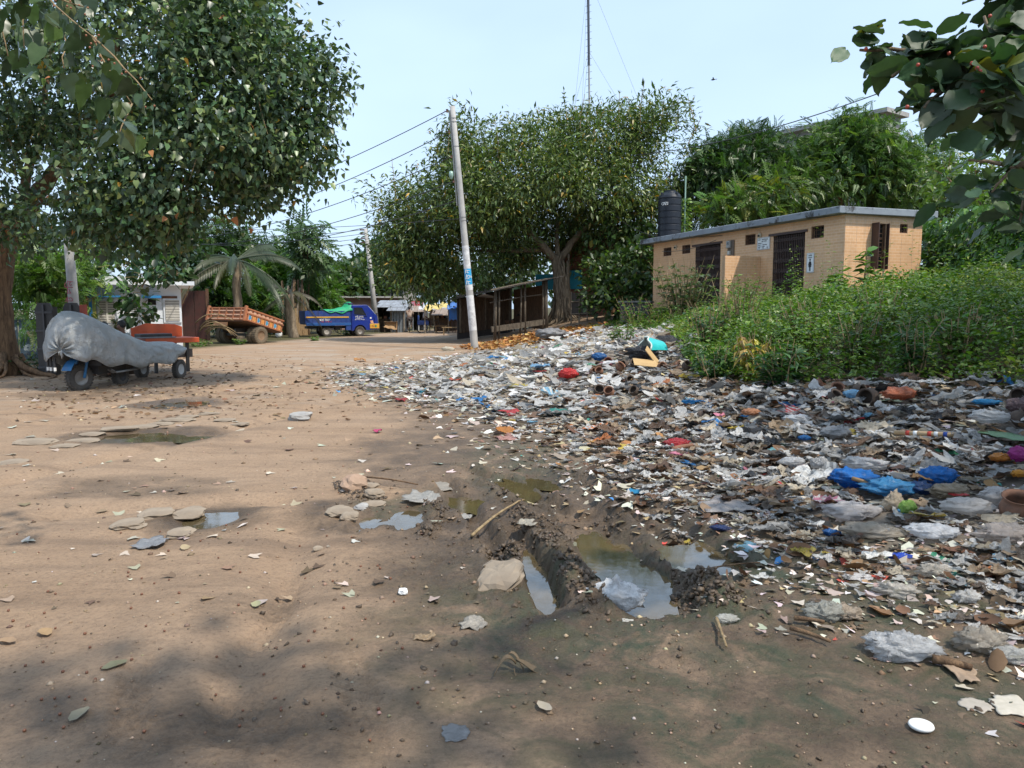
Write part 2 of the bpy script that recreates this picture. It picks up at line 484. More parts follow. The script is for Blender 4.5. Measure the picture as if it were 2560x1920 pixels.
# ground: tan dirt; wetness, algae, black litter soil and moss as spread attributes
def ground_mat():
    m, n, l, p, out = nt('bare_dirt')
    pos = position(n)
    big, mid, fine = noise(n, l, .35, 4, .6, pos), noise(n, l, 2.2, 7, .65, pos, .5), noise(n, l, 38, 5, .7, pos)
    base = mixc(n, l, mrange(n, l, mid, .32, .68), (.385, .262, .166), (.29, .194, .122))
    base = mixc(n, l, mrange(n, l, big, .38, .62, 0, .6), base, (.375, .27, .185))
    mpt = n.new('ShaderNodeMapping'); mpt.inputs['Rotation'].default_value = (0, 0, math.radians(-64)); mpt.inputs['Scale'].default_value = (.22, 2.0, 1); l.new(pos, mpt.inputs['Vector'])
    base = mixc(n, l, mrange(n, l, noise(n, l, 1.3, 7, .68, mpt.outputs[0], .4), .5, .68, 0, .62), base, (.17, .118, .082))
    base = mixc(n, l, mrange(n, l, fine, .46, .74, 0, .7), base, (.16, .11, .075))
    grit = noise(n, l, 95, 2, .5, pos)
    base = mixc(n, l, mrange(n, l, grit, .68, .76, 0, .5), base, (.46, .38, .29))
    wet = attr(n, 'wet', 'Fac'); alg = attr(n, 'algae', 'Fac'); soil = attr(n, 'soil', 'Fac'); moss = attr(n, 'moss', 'Fac'); grey = attr(n, 'grey', 'Fac')
    base = mixc(n, l, grey, base, (.36, .32, .27))
    base = mixc(n, l, soil, base, mixc(n, l, mrange(n, l, mid, .35, .65), (.13, .11, .09), (.27, .235, .195)))
    base = mixc(n, l, moss, base, mixc(n, l, mrange(n, l, fine, .4, .6), (.10, .085, .03), (.06, .055, .025)))
    w = n.new('ShaderNodeMath'); w.operation = 'MULTIPLY_ADD'; l.new(mrange(n, l, mid, .3, .7, -.35, .35), w.inputs[0]); w.inputs[1].default_value = 1.0; l.new(wet, w.inputs[2])
    wc = n.new('ShaderNodeClamp'); l.new(w.outputs[0], wc.inputs[0])
    ww = n.new('ShaderNodeMath'); ww.operation = 'MULTIPLY'; l.new(wc.outputs[0], ww.inputs[0]); l.new(mrange(n, l, wet, 0, .25), ww.inputs[1])
    wetc = mixc(n, l, mrange(n, l, fine, .35, .7), (.115, .08, .05), (.06, .042, .028))
    base = mixc(n, l, ww.outputs[0], base, wetc)
    a2 = n.new('ShaderNodeMath'); a2.operation = 'MULTIPLY'; l.new(alg, a2.inputs[0]); l.new(mrange(n, l, noise(n, l, 3.2, 6, .7, pos, .8), .42, .62), a2.inputs[1])
    base = mixc(n, l, a2.outputs[0], base, mixc(n, l, mrange(n, l, mid, .4, .6), (.05, .062, .036), (.075, .07, .036)))
    l.new(base, p.inputs['Base Color'])
    l.new(mrange(n, l, ww.outputs[0], 0, 1, .9, .42), p.inputs['Roughness'])
    p.inputs['Specular IOR Level'].default_value = .35
    b1 = bumpn(n, l, None, noise(n, l, 7, 9, .75, pos, .3), .7, .06)
    bumpn(n, l, p, noise(n, l, 42, 6, .75, pos), .8, .016, b1)
    return m
GROUND = ground_mat()
def water_mat():
    m, n, l, p, out = nt('murky_water')
    f = noise(n, l, 2.0, 4, .6, position(n))
    l.new(mixc(n, l, mrange(n, l, f, .35, .65), (.115, .082, .035), (.07, .055, .03)), p.inputs['Base Color'])
    p.inputs['Roughness'].default_value = .05; p.inputs['IOR'].default_value = 1.33
    bn = bumpn(n, l, p, noise(n, l, 6, 3, .5, position(n)), .04, .02)
    g = n.new('ShaderNodeBsdfGlossy'); g.inputs['Roughness'].default_value = .07; l.new(bn, g.inputs['Normal'])      # silty surface film
    fr = n.new('ShaderNodeFresnel'); fr.inputs['IOR'].default_value = 2.3; mx = n.new('ShaderNodeMixShader'); sc_ = n.new('ShaderNodeMath'); sc_.operation = 'MULTIPLY'; l.new(fr.outputs[0], sc_.inputs[0]); l.new(mrange(n, l, noise(n, l, 5, 8, .75, position(n), .8), .36, .62, .95, .45), sc_.inputs[1]); l.new(sc_.outputs[0], mx.inputs[0])
    l.new(p.outputs[0], mx.inputs[1]); l.new(g.outputs[0], mx.inputs[2]); l.new(mx.outputs[0], out.inputs['Surface'])
    return m
WATER = water_mat()

TIN = M('grey_tin', (.42, .44, .46), (.25, .25, .26), rough=.5, metal=.5, scale=3, dirt=(.16, .10, .07), dirt_amt=.6, bump=.1)
CONCRETE = M('concrete', (.36, .35, .33), (.25, .24, .23), rough=.9, scale=5, bump=.3, dirt=(.12, .11, .10), dirt_amt=.5)
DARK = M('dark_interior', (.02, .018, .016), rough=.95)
BLACK = M('black_paint', (.02, .02, .022), (.035, .032, .03), rough=.5, dirt=(.10, .08, .06), dirt_amt=.3)
RUBBER = M('dusty_rubber', (.045, .043, .04), (.085, .075, .065), rough=.85, scale=6, bump=.2, dirt=(.22, .17, .12), dirt_amt=.5)
STEEL = M('dull_steel', (.35, .34, .32), (.24, .22, .2), rough=.5, metal=.6)
WHITE = M('white_paint', (.78, .78, .76), (.68, .68, .66), rough=.6)
GLASS = M('dark_glass', (.02, .024, .028), (.03, .035, .04), rough=.05, spec=.8)
RUST = M('rusty_brown', (.16, .075, .04), (.08, .045, .03), rough=.85, scale=6)
# ---------------------------------------------------------------- terrain
TOE_Y = [-20, 2, 3, 4.5, 6.5, 10, 14, 17, 20, 26, 30, 34, 40, 60, 120]
TOE_X = [2.2, 2.2, 2.0, 1.3, .75, -.16, -1.5, -3.0, -2.8, -2.0, -2.6, -3.6, -5.0, -6.0, -6.0]
S_S = [-50, 0, 1, 2.2, 3, 4.2, 6, 8, 10, 15, 40, 400]
S_Z = [0, 0, .05, .15, .28, .5, .8, 1.22, 1.45, 1.6, 1.8, 2.0]
def side(x, y): return x - np.interp(y, TOE_Y, TOE_X)
def base_z(x, y):
    s = side(x, y)
    far = 1 - .45 * sstep(36, 46, y) * (1 - sstep(3, 9, x))
    near = .45 + .55 * sstep(1, 7, y)
    return np.interp(s, S_S, S_Z) * far * near + .10 * fbm(np.asarray(x) * .18, np.asarray(y) * .18, octv=2, seed=3)
def flat_pt(px, py):
    d = ray(px, py); k = EYE / -d[2]
    return d[0] * k, d[1] * k
def seg_dist(x, y, pts):
    best = np.full(np.shape(x), 1e9); tt = np.zeros(np.shape(x)); n = len(pts) - 1
    for i in range(n):
        (ax, ay), (bx, by) = pts[i], pts[i + 1]
        dx, dy = bx - ax, by - ay; L = dx * dx + dy * dy
        t = np.clip(((x - ax) * dx + (y - ay) * dy) / L, 0, 1)
        d = np.hypot(x - ax - t * dx, y - ay - t * dy)
        tt = np.where(d < best, (i + t) / n, tt); best = np.minimum(best, d)
    return best, tt
def P(*pp): return [flat_pt(a, b) for a, b in pp]
RUTS = [  # centre line, half width, depth
    (P((1270, 1310), (1320, 1390), (1355, 1455), (1400, 1540)), .10, .085),
    (P((1400, 1275), (1500, 1345), (1600, 1430), (1690, 1560)), .26, .07),
    (P((1240, 1190), (1330, 1245), (1420, 1290)), .10, .06),
    (P((1085, 1185), (1165, 1275), (1240, 1375), (1290, 1480)), .09, .055),
    (P((1400, 1180), (1530, 1265), (1670, 1345)), .09, .05),
    (P((1140, 1160), (1330, 1265), (1400, 1330)), .08, .045),
    (P((1560, 1255), (1660, 1330), (1760, 1400), (1830, 1440)), .20, .07),
]
BERMS = [  # ridge line, half width, height
    (P((1330, 1345), (1380, 1400), (1440, 1470), (1490, 1545)), .14, .11),
    (P((1240, 1380), (1280, 1420), (1300, 1470)), .10, .11),
    (P((1235, 1215), (1290, 1290), (1330, 1330), (1430, 1345)), .10, .08),
    (P((1500, 1300), (1560, 1350), (1620, 1395), (1700, 1455)), .10, .09),
    (P((1690, 1470), (1750, 1490), (1830, 1520)), .17, .13),
    (P((1080, 1260), (1100, 1310), (1060, 1350)), .09, .06),
    (P((860, 1215), (900, 1240), (930, 1260)), .14, .09),
    (P((1640, 1330), (1720, 1350), (1800, 1400)), .07, .05),
]
PUDDLES = [  # centre px, half width px, half height px, depth
    (1345, 1450, 50, 85, .05), (1570, 1430, 120, 110, .06), (1735, 1400, 95, 42, .06),
    (930, 1310, 42, 22, .05), (1010, 1300, 46, 28, .05), (1160, 1262, 48, 24, .06), (885, 1335, 25, 10, .03),
    (530, 1300, 85, 26, .05), (360, 1093, 130, 14, .05), (440, 1010, 70, 10, .04), (1320, 1222, 85, 26, .05),
    (1815, 1560, 30, 16, .02),
]
PUD = []
for (cx_, cy_, rx_, ry_, dep_) in PUDDLES:
    x0, y0 = flat_pt(cx_, cy_)
    ya, yb = flat_pt(cx_, cy_ - ry_)[1], flat_pt(cx_, cy_ + ry_)[1]
    PUD.append((x0, (ya + yb) / 2, rx_ * y0 / F_PX, (ya - yb) / 2, dep_))
TRACKS = [P((0, 1210), (300, 1140), (640, 1060), (900, 990)), P((0, 1060), (300, 1010), (560, 975), (800, 950)),
          P((300, 980), (560, 945), (860, 905), (1000, 885)), P((150, 1290), (420, 1265), (700, 1260)),
          P((560, 1820), (700, 1520), (760, 1330))]
def tread_marks(x, y):
    """tyre prints pressed in soft dirt"""
    z = 0 * np.asarray(x, float)
    for ln, w in ((P((930, 1920), (900, 1760), (860, 1640)), .09), (P((640, 1920), (620, 1780), (600, 1700)), .16), (P((560, 1680), (700, 1540), (740, 1440)), .07), (P((330, 1900), (330, 1760), (360, 1640)), .08)):
        d, t = seg_dist(x, y, ln)
        m = 1 - sstep(w * .7, w * 1.1, d)
        z = z - m * (.008 + .018 * (np.sin(y * 95 + x * 30) > 0)) * (1 - np.abs(t - .5) * 1.2)
    return z
def fine_z(x, y):
    x = np.asarray(x, float); y = np.asarray(y, float)
    near = 1 - sstep(16, 30, y)
    z = .018 * fbm(x * 1.7, y * 1.7, octv=4, seed=9) * near
    d0 = 0
    for ln in TRACKS:
        d, t = seg_dist(x, y, ln)
        z = z - .045 * (1 - sstep(.0, .3, d)) + .02 * (1 - sstep(.2, .5, np.abs(d - .38)))
    z = z + tread_marks(x, y)
    mud = mud_mask(x, y)
    wob = .05 * fbm(x * 4, y * 4, octv=3, seed=5)
    for ln, w, dep in RUTS:
        d, t = seg_dist(x, y, ln); d = d + wob * 1.5
        ends = sstep(0, .12, t) * (1 - sstep(.88, 1, t))
        z = z - dep * (1 - sstep(w * .55, w * 1.15, d)) * ends
        z = z + .035 * (1 - sstep(.0, .1, np.abs(d - w * 1.35))) * ends
    cl = fbm(x * 13, y * 13, octv=3, seed=21); cl2 = fbm(x * 31, y * 31, octv=2, seed=22); rid = .5 - np.abs(fbm(x * 8, y * 8, octv=3, seed=23)) * 2.6
    for ln, w, h in BERMS:
        d, t = seg_dist(x, y, ln); d = d + wob * 1.6
        k = (1 - sstep(w * .2, w * 1.3, d)) * (.35 + .65 * sstep(0, .2, t) * (1 - sstep(.8, 1, t)))
        z = z + k * h * .8 * (.30 + .9 * cl + .75 * cl2 + .25 * rid)
    z = z + mud * (.040 * cl + .030 * cl2 + .012 * rid)
    z = z + (.006 * cl + .006 * cl2) * (1 - sstep(9, 16, y)) * sstep(.50, .62, vnoise(x * 1.3, y * 1.3, seed=71))
    for (px, py, rx, ry, dep) in PUD:
        r = np.hypot((x - px) / rx, (y - py) / ry) + .5 * fbm(x * 3.0, y * 3.0, octv=3, seed=31)
        z = z - dep * 1.1 * (1 - sstep(.55, 1.35, r))
        z = z + .012 * (1 - sstep(.0, .25, np.abs(r - 1.5)))
    s = side(x, y)
    z = z + .06 * sstep(-.2, 1.5, s) * near * fbm(x * 2.2, y * 2.2, octv=3, seed=41) * 2
    return z
def mud_mask(x, y):
    a = np.hypot((x - .55) / 1.75, (y - 5.6) / 3.0)
    b = np.hypot((x + 1.3) / .55, (y - 5.9) / .6)
    c = np.hypot((x + 1.15) / .75, (y - 2.75) / .3)
    return np.maximum(np.maximum(1 - sstep(.55, 1.15, a), .7 * (1 - sstep(.5, 1.1, b))), .6 * (1 - sstep(.4, 1.1, c)))
def gz(x, y): return base_z(x, y) + fine_z(x, y)
def gz1(x, y): return float(gz(np.array([float(x)]), np.array([float(y)]))[0])
def on_ground(px, py, bare=True):
    d = ray(px, py); t = np.linspace(1.5, 140, 4000)
    x, y, z = d[0] * t, d[1] * t, EYE + d[2] * t
    g = base_z(x, y) if bare else gz(x, y)
    k = np.argmax(z <= g)
    return Vector((x[k], y[k], g[k]))

# polygons on the ground (outlines of the weeds and of the rubbish)
def inside(x, y, poly):
    r = np.zeros(np.shape(x), bool); n = len(poly)
    for i in range(n):
        (ax, ay), (bx, by) = poly[i], poly[(i + 1) % n]
        c = ((ay > y) != (by > y)) & (x < (bx - ax) * (y - ay) / (by - ay + 1e-12) + ax)
        r ^= c
    return r
def poly_dist(x, y, poly):
    return seg_dist(x, y, poly + [poly[0]])[0]
VEG = [tuple(on_ground(a, b)[:2]) for a, b in ((1480, 812), (1560, 822), (1655, 830), (1700, 880), (1735, 950), (1910, 972), (2199, 962), (2560, 985))] + [(8.5, 6.5), (16, 5), (22, 16), (22, 30), (13, 33), (4.5, 33), (3.2, 30)]
LIT_Y = [2, 3, 4, 5, 6, 7, 10, 12, 14, 17, 19, 22, 26, 28.5, 32]
LIT_X = [3.6, 3.0, 2.2, 1.7, 1.2, .9, .2, -.9, -2.2, -4.0, -4.5, -3.9, -2.4, -1.4, 1.5]
def lit_s(x, y): return x - np.interp(y, LIT_Y, LIT_X)

def build_ground():
    ys = [-30, -18, -10, -6, -3, -1, 0, .8, 1.4]
    y = 1.8
    while y < 75: ys.append(y); y += max(.02, y * .0075)
    while y < 900: ys.append(y); y *= 1.12
    us = list(np.arange(-.78, .7801, .0048))
    o = []; u = .79; st = .012
    while u < 14: o.append(u); u += st; st *= 1.22
    us = [-k for k in reversed(o)] + us + o
    Y, U = np.meshgrid(np.array(ys), np.array(us), indexing='ij')
    X = U * (np.maximum(Y, 0) + 1.2)
    ny, nx = X.shape
    Z = gz(X, Y)
    Vv = np.stack([X, Y, Z], -1).reshape(-1, 3)
    i = np.arange(ny - 1)[:, None] * nx + np.arange(nx - 1)[None, :]
    q = np.stack([i, i + 1, i + nx + 1, i + nx], -1).reshape(-1)
    me = np_mesh('ground', Vv, q, np.full((ny - 1) * (nx - 1), 4), GROUND, None, True)
    x, y = X.ravel(), Y.ravel()
    s = side(x, y); ls = lit_s(x, y)
    wet = np.maximum(mud_mask(x, y) * .95, .7 * (1 - sstep(.2, 1.6, np.abs(s + .2))) * (1 - sstep(10, 17, y)))
    for (px, py, rx, ry, dep) in PUD:
        r = np.hypot((x - px) / rx, (y - py) / ry)
        wet = np.maximum(wet, .9 * (1 - sstep(1.0, 2.3, r)))
    for a, b, rx, ry in ((330, 1220, 300, 35), (620, 1520, 150, 40), (240, 1800, 420, 110), (760, 1880, 260, 70), (1500, 1640, 520, 130), (2050, 1480, 400, 160), (1900, 1800, 800, 160), (1150, 1120, 300, 90), (250, 985, 250, 18)):
        cx_, cy_ = flat_pt(a, b); ya, yb = flat_pt(a, b - ry)[1], flat_pt(a, b + ry)[1]
        r = np.hypot((x - cx_) / (rx * cy_ / F_PX), (y - cy_) / ((ya - yb) / 2))
        wet = np.maximum(wet, (.72 if a > 1000 else .5) * (1 - sstep(.4, 1.3, r)) * (1.15 if a > 1400 else 1))
    soil = sstep(-.6, .9, ls) * (1 - sstep(30, 34, y)) * .92
    alg = (1 - sstep(.4, 1.0, np.hypot((x - 1.3) / 2.6, (y - 3.7) / 2.3))) * 1.0
    alg = np.maximum(alg, .9 * (1 - sstep(.3, 1.0, np.hypot((x - .1) / .9, (y - 8) / 2.4))))
    alg = np.maximum(alg, .7 * (1 - sstep(.3, 1.0, np.hypot((x + .9) / .6, (y - 6.2) / .8))))
    veg = inside(x, y, VEG)
    moss = np.where(veg, 1.0, 0.0)
    back = np.maximum(sstep(37, 40, y) * sstep(-2.0, 1.0, x), sstep(-15.5, -17, x - .25 * (y - 18)) * (y > 12))
    moss = np.maximum(moss, back)
    grey = .55 * (1 - sstep(0, .5, np.abs(fbm(x * .35, y * .9, octv=3, seed=77) * 8))) * sstep(10, 18, y)
    for nm, val in (('wet', wet), ('soil', soil), ('algae', alg), ('moss', moss), ('grey', grey)):
        a = me.attributes.new(nm, 'FLOAT', 'POINT'); a.data.foreach_set('value', val.astype(np.float32))
    tag(link('ground', me), 'bare tan dirt ground, muddy and rutted towards the rubbish', kind='structure')
build_ground()
for k, (px, py, rx, ry, dep) in enumerate(PUD):
    mb = MB(); n = 28
    zw = float(base_z(np.array([px]), np.array([py]))[0]) - dep * (.42 if k not in (0, 1) else .62)
    if k in (0, 1): zw -= .035
    pts = []
    for i in range(n):            # the water reaches out until the ground rises above it
        a = 2 * math.pi * i / n; f = np.linspace(.3, 1.5, 40)
        gx, gy = px + rx * f * math.cos(a), py + ry * f * math.sin(a); up = np.where(gz(gx, gy) > zw + .004)[0]
        f = f[min(39, up[0] + 1)] if len(up) else .9
        pts.append((px + rx * f * math.cos(a), py + ry * f * math.sin(a), zw))
    mb.add(pts, [tuple(range(n))])
    tag(mb.build('puddle', WATER), 'murky brown puddle lying in the dirt', kind='structure')
# ---------------------------------------------------------------- plants
SHAPES = {k: leaf_shape(k) for k in ('heart', 'heart_lo', 'oval', 'oval_lo', 'long', 'small', 'pinnate')}
LEAF_ME = {k: single_mesh(k + '_leaf', SHAPES[k], GLOSSY_O) for k in ('heart', 'oval', 'long')}
HI_ME = {k: single_mesh(k[:-3] + '_leaf', leaf_shape(k), GLOSSY_O if k == 'heart_hi' else FIG_O, True) for k in ('heart_hi', 'oval_hi')}
LEAF_ME['small'] = single_mesh('small_leaf', SHAPES['small'], LEAF_O)
LEAF_ME['pinnate'] = single_mesh('pinnate_leaf', SHAPES['pinnate'], LEAF_O)

def palette(n, cols, weights, jit=.22, rng=NR):
    cols = np.array(cols, float); w = np.array(weights, float); w /= w.sum()
    c = cols[rng.choice(len(cols), n, p=w)]
    return np.clip(c * (1 + jit * rng.standard_normal((n, 1))) * (1 + .06 * rng.standard_normal((n, 3))), .004, .9)
def blob_px(px, py, Y, rx, ry, dz=None):
    c = at(px, py, Y); k = Y / F_PX
    return np.array(c), np.array([rx * k, dz if dz else (rx + ry) * .5 * k * .8, ry * k])
def crown(blobs, n_clump, per, spread, size, hang, hole=.0, hs=.9, seed=1, surf=.55, out_w=.8, jitter=.9, size_jit=.25, lumpy=.55):
    r = np.random.default_rng(seed)
    w = np.array([(b[1].prod()) ** .62 for b in blobs]); w /= w.sum()
    bi = r.choice(len(blobs), int(n_clump * (2.2 if hole else 1)), p=w)
    d = r.standard_normal((len(bi), 3)); d /= np.linalg.norm(d, axis=1, keepdims=True)
    rad = np.where(r.random(len(bi)) < surf, .78 + .27 * r.random(len(bi)), r.random(len(bi)) ** .5)
    cen = np.array([b[0] for b in blobs])[bi]; rr = np.array([b[1] for b in blobs])[bi]
    q = d * 1.7 + np.array(bi)[:, None] * 3.7
    lump = 1 + lumpy * (vnoise(q[:, 0], q[:, 1], q[:, 2], seed + 40) - .45)
    pos = cen + d * rr * (rad * lump)[:, None]
    if hole:
        v = vnoise(pos[:, 0] * hs, pos[:, 1] * hs, pos[:, 2] * hs, seed)
        keep = v > hole
        pos, d, cen = pos[keep][:n_clump], d[keep][:n_clump], cen[keep][:n_clump]
    n = len(pos)
    lp = np.repeat(pos, per, 0) + r.standard_normal((n * per, 3)).clip(-1.7, 1.7) * spread
    ld = np.repeat(d, per, 0) * out_w + r.standard_normal((n * per, 3)) * jitter
    ld[:, 2] -= hang
    m = rot_mats(ld, r.normal(0, .6, n * per))
    sc = size * (1 + size_jit * r.standard_normal(n * per)).clip(.5, 1.6)
    return lp, m, sc, pos, cen
def frame_order(lp):
    u, v, dep = proj(lp)
    ok = (u > 0) & (u < 2560) & (v > 0) & (v < 1920) & ~np.isnan(dep)
    idx = np.where(ok)[0]
    return idx[np.argsort(dep[idx])]
def add_leaves(parent, kind, lp, m, sc, cols, mat_a, n_parts, mesh=None):
    """the leaves that show largest as parts of their own, the rest as one part"""
    order = frame_order(lp)[:n_parts]
    rest = np.ones(len(lp), bool); rest[order] = False
    inv = np.array(parent.matrix_basis.translation) if parent is not None else 0
    if n_parts:
        leaf_objects('leaf', parent, [mesh or LEAF_ME[kind]], lp[order], m[order], sc[order], cols[order])
    if rest.any():
        me = scatter_mesh('foliage', SHAPES[kind + '_lo' if kind + '_lo' in SHAPES else kind], lp[rest] - inv, m[rest], sc[rest], cols[rest], mat_a)
        o = link('foliage', me, parent); o['kind'] = 'stuff'
def limb(mb, a, b, r0, r1, bend=.15, n=6, seg=7, rng=RNG):
    a, b = Vector(a), Vector(b); L = (b - a).length
    off = Vector((rng.uniform(-1, 1), rng.uniform(-1, 1), rng.uniform(-.3, 1))) * L * bend
    pts, rr = [], []
    for i in range(n + 1):
        t = i / n
        p = a.lerp(b, t) + off * math.sin(math.pi * t) + Vector([rng.uniform(-1, 1) for _ in range(3)]) * L * .015 * (0 < i < n)
        pts.append(p); rr.append(r0 + (r1 - r0) * t)
    mb.tube(pts, rr, seg)
    return pts
def trunk(mb, pts, rad, seg=18, flute=.18, flare=1.8, seed=1):
    """fluted trunk that spreads into its roots"""
    pts = [np.array(p, float) for p in pts]
    n = 16 * (len(pts) - 1)
    vs, fs = [], []
    for i in range(n + 1):
        t = i / n * (len(pts) - 1); k = min(int(t), len(pts) - 2); f = t - k
        c = pts[k] * (1 - f) + pts[k + 1] * f; r = rad[k] * (1 - f) + rad[k + 1] * f
        h = i / n
        fl = 1 + (flare - 1) * math.exp(-h * 7)
        for j in range(seg):
            a = 2 * math.pi * j / seg
            w = 1 + flute * (math.sin(a * 5 + seed + h * 2.0) * .6 + math.sin(a * 8 + h * 5 + seed * 3) * .4) * (.5 + 1.3 * math.exp(-h * 5))
            w += .18 * float(vnoise(np.array([c[0] * 3 + math.cos(a) * 2]), np.array([c[2] * 2.5]), np.array([math.sin(a) * 2]), seed)[0]) - .09
            vs.append((c[0] + math.cos(a) * r * w * fl, c[1] + math.sin(a) * r * w * fl, c[2]))
    for i in range(n):
        for j in range(seg):
            j2 = (j + 1) % seg
            fs.append((i * seg + j, i * seg + j2, (i + 1) * seg + j2, (i + 1) * seg + j))
    mb.add(vs, fs)
def roots(parent, c, r0, r1, n, mat, seed=3, arc=(0, 6.28), thick=(.05, .12), z_up=.5):
    rg = random.Random(seed)
    inv = parent.location
    for i in range(n):
        a = rg.uniform(*arc); L = rg.uniform(r0, r1) if r1 > r0 else r1
        th = rg.uniform(*thick); pts, rr = [], []
        for k in range(9):
            t = k / 8; d = r0 * .55 + (L - r0 * .3) * t
            aa = a + .35 * math.sin(t * 5 + i) * t
            x, y = c[0] + d * math.cos(aa), c[1] + d * math.sin(aa)
            z = gz1(x, y) + z_up * math.exp(-t * 6) * rg.uniform(.6, 1.2) + th * .45 - .10 * t * t
            pts.append(Vector((x, y, z)) - inv); rr.append(th * (1 - .75 * t))
        MB().tube(pts, rr, 6).build('root', mat, parent, smooth=True)

# ---- the big heart-leaved fig on the left -------------------------------------------
T0 = on_ground(22, 938)
pp = thing('peepal_tree', 'huge spreading fig tree with heart-shaped leaves over the covered rickshaw', 'tree', T0)
o0 = np.array(T0)
mb = MB()
Yt = T0.y
tp = [T0 - Vector((.15, 0, .25)), at(-8, 760, Yt), at(2, 640, Yt), at(38, 560, Yt)]
trunk(mb, [np.array(p) - o0 for p in tp], [.31, .29, .28, .26], seed=2, flare=1.6)
mb.build('trunk', BARK, pp, smooth=True)
for (a, b, r0, r1, bend) in ((at(45, 575, Yt), at(160, 400, Yt - .8), .22, .15, .05), (at(160, 400, Yt - .8), at(285, 210, Yt - 1.2), .15, .09, .08), (at(40, 590, Yt), at(-60, 380, Yt + .4), .2, .12, .1),
                             (at(160, 400, Yt - .8), at(420, 300, Yt - .5), .11, .05, .12), (at(285, 210, Yt - 1.2), at(310, 40, Yt - 1), .09, .05, .06), (at(90, 500, Yt), at(330, 480, Yt - 1.5), .1, .04, .18),
                             (at(420, 300, Yt - .5), at(640, 260, Yt - 1), .06, .03, .1), (at(285, 210, Yt - 1.2), at(560, 80, Yt - 1.4), .07, .03, .1), (at(420, 300, Yt - .5), at(560, 450, Yt - 1.6), .05, .02, .2),
                             (at(20, 600, Yt), at(110, 300, Yt + 1), .14, .08, .1), (at(110, 300, Yt + 1), at(140, 60, Yt + 1), .08, .05, .1), (at(640, 260, Yt - 1), at(800, 230, Yt - .8), .03, .015, .1)):
    m2 = MB(); limb(m2, Vector(a) - T0, Vector(b) - T0, r0, r1, bend, 8, 8); m2.build('limb', BARK, pp, smooth=True)
blobs = [blob_px(*b) for b in (
    (150, 130, 18.8, 330, 200, 2.2), (430, 130, 16.2, 270, 250, 2.6), (600, 250, 15.8, 215, 215, 2.2), (500, 420, 15.5, 210, 130, 1.8),
    (310, 470, 15.6, 160, 90, 1.5), (120, 330, 17.5, 120, 60, .8), (720, 265, 16, 105, 110, 1.3), (620, 375, 15.4, 110, 95, 1.3), (400, -120, 16.5, 340, 190, 2.6),
    (330, 540, 15.4, 170, 80, 1.2), (465, 515, 15.4, 140, 62, 1.2), (290, 558, 15.6, 170, 40, 1.0), (430, 545, 15.2, 130, 40, 1), (800, 190, 16, 60, 60, .8), (580, 60, 16, 85, 80, 1.4), (40, 560, 17.2, 90, 60, 1.0),
    (760, 370, 15.8, 60, 70, .8), (-150, 200, 17, 200, 300, 2.5), (860, 178, 16, 24, 22, .3))]
lp, m, sc, cp, cc = crown(blobs, 5200, 11, .22, .112, .75, hole=.34, hs=.95, seed=5, out_w=.7, jitter=.8)
sel = lp[:, 1] > 13.0
lp, m, sc = lp[sel], m[sel], sc[sel]
cols = palette(len(lp), [(.08, .135, .068), (.06, .10, .058), (.12, .175, .07), (.16, .21, .075), (.42, .25, .05), (.42, .17, .06)], [.36, .3, .2, .1, .006, .003])
add_leaves(pp, 'heart', lp, m, sc, cols, GLOSSY_A, 290)
tw = MB(); rg = random.Random(4)
for i in rg.sample(range(len(cp)), 130):
    a, b = Vector(cp[i]), Vector(cc[i]); b = a.lerp(b, .35) + Vector((0, 0, rg.uniform(0, .5)))
    limb(tw, b - T0, a - T0 - Vector((0, 0, .2)), .014, .005, .15, 4, 4, rg)
o = tw.build('twigs', BARK_PALE, pp); o['kind'] = 'stuff'
roots(pp, (T0.x, T0.y), .5, 2.4, 12, BARK, 7, (-2.4, .6), (.04, .1), .5)

# ---- a nearer bough of the same kind hanging in at the top left ---------------------
b0 = at(120, -60, 4.6)
nb = thing('fig_bough', 'near bough with big drooping heart-shaped leaves and brown figs, in front of the big crown', 'bough', b0)
mb = MB(); rg = random.Random(9)
stems = []
for (p, q) in (((60, -80), (230, 90)), ((230, 90), (330, 260)), ((230, 90), (380, 250)), ((60, -80), (60, 120)), ((150, 10), (160, 170)), ((330, 260), (300, 330)), ((-20, -60), (20, 140)), ((130, -10), (220, 20))):
    stems.append(limb(mb, at(*p, 4.6 + rg.uniform(-.3, .3)) - b0, at(*q, 4.5 + rg.uniform(-.3, .3)) - b0, .006, .003, .06, 6, 5, rg))
mb.build('stem', BARK_PALE, nb, smooth=True)
lp, dd = [], []
for st in stems:
    for k in range(11):
        p = st[min(len(st) - 1, int(rg.random() * len(st)))] + b0
        lp.append(np.array(p) + np.array([rg.gauss(0, .06), rg.gauss(0, .10), rg.gauss(-.03, .05)])); dd.append([rg.gauss(0, .6), rg.gauss(-.2, .5), -1.0])
lp, dd = np.array(lp), np.array(dd)
m = rot_mats(dd, NR.uniform(-1.5, 1.5, len(lp)))
cols = palette(len(lp), [(.06, .10, .03), (.045, .075, .032), (.09, .12, .035)], [.4, .4, .2])
leaf_objects('leaf', nb, [HI_ME['heart_hi']], lp, m, NR.uniform(.085, .135, len(lp)), cols)
fig = MB(); fig.lathe([(0, -.5), (.35, -.38), (.5, 0), (.36, .36), (.12, .48), (0, .5)], 8); fig_me = fig.mesh('fig', M('brown_fig', (.30, .11, .05), (.18, .07, .035), rough=.5, scale=40), True)
for st in stems[:3] + stems[7:8]:
    for k in range(11):
        p = st[int(rg.random() * len(st))]
        link('fig', fig_me, nb, loc=p + Vector((rg.gauss(0, .025), rg.gauss(-.02, .02), rg.gauss(-.01, .03))), scale=.013)

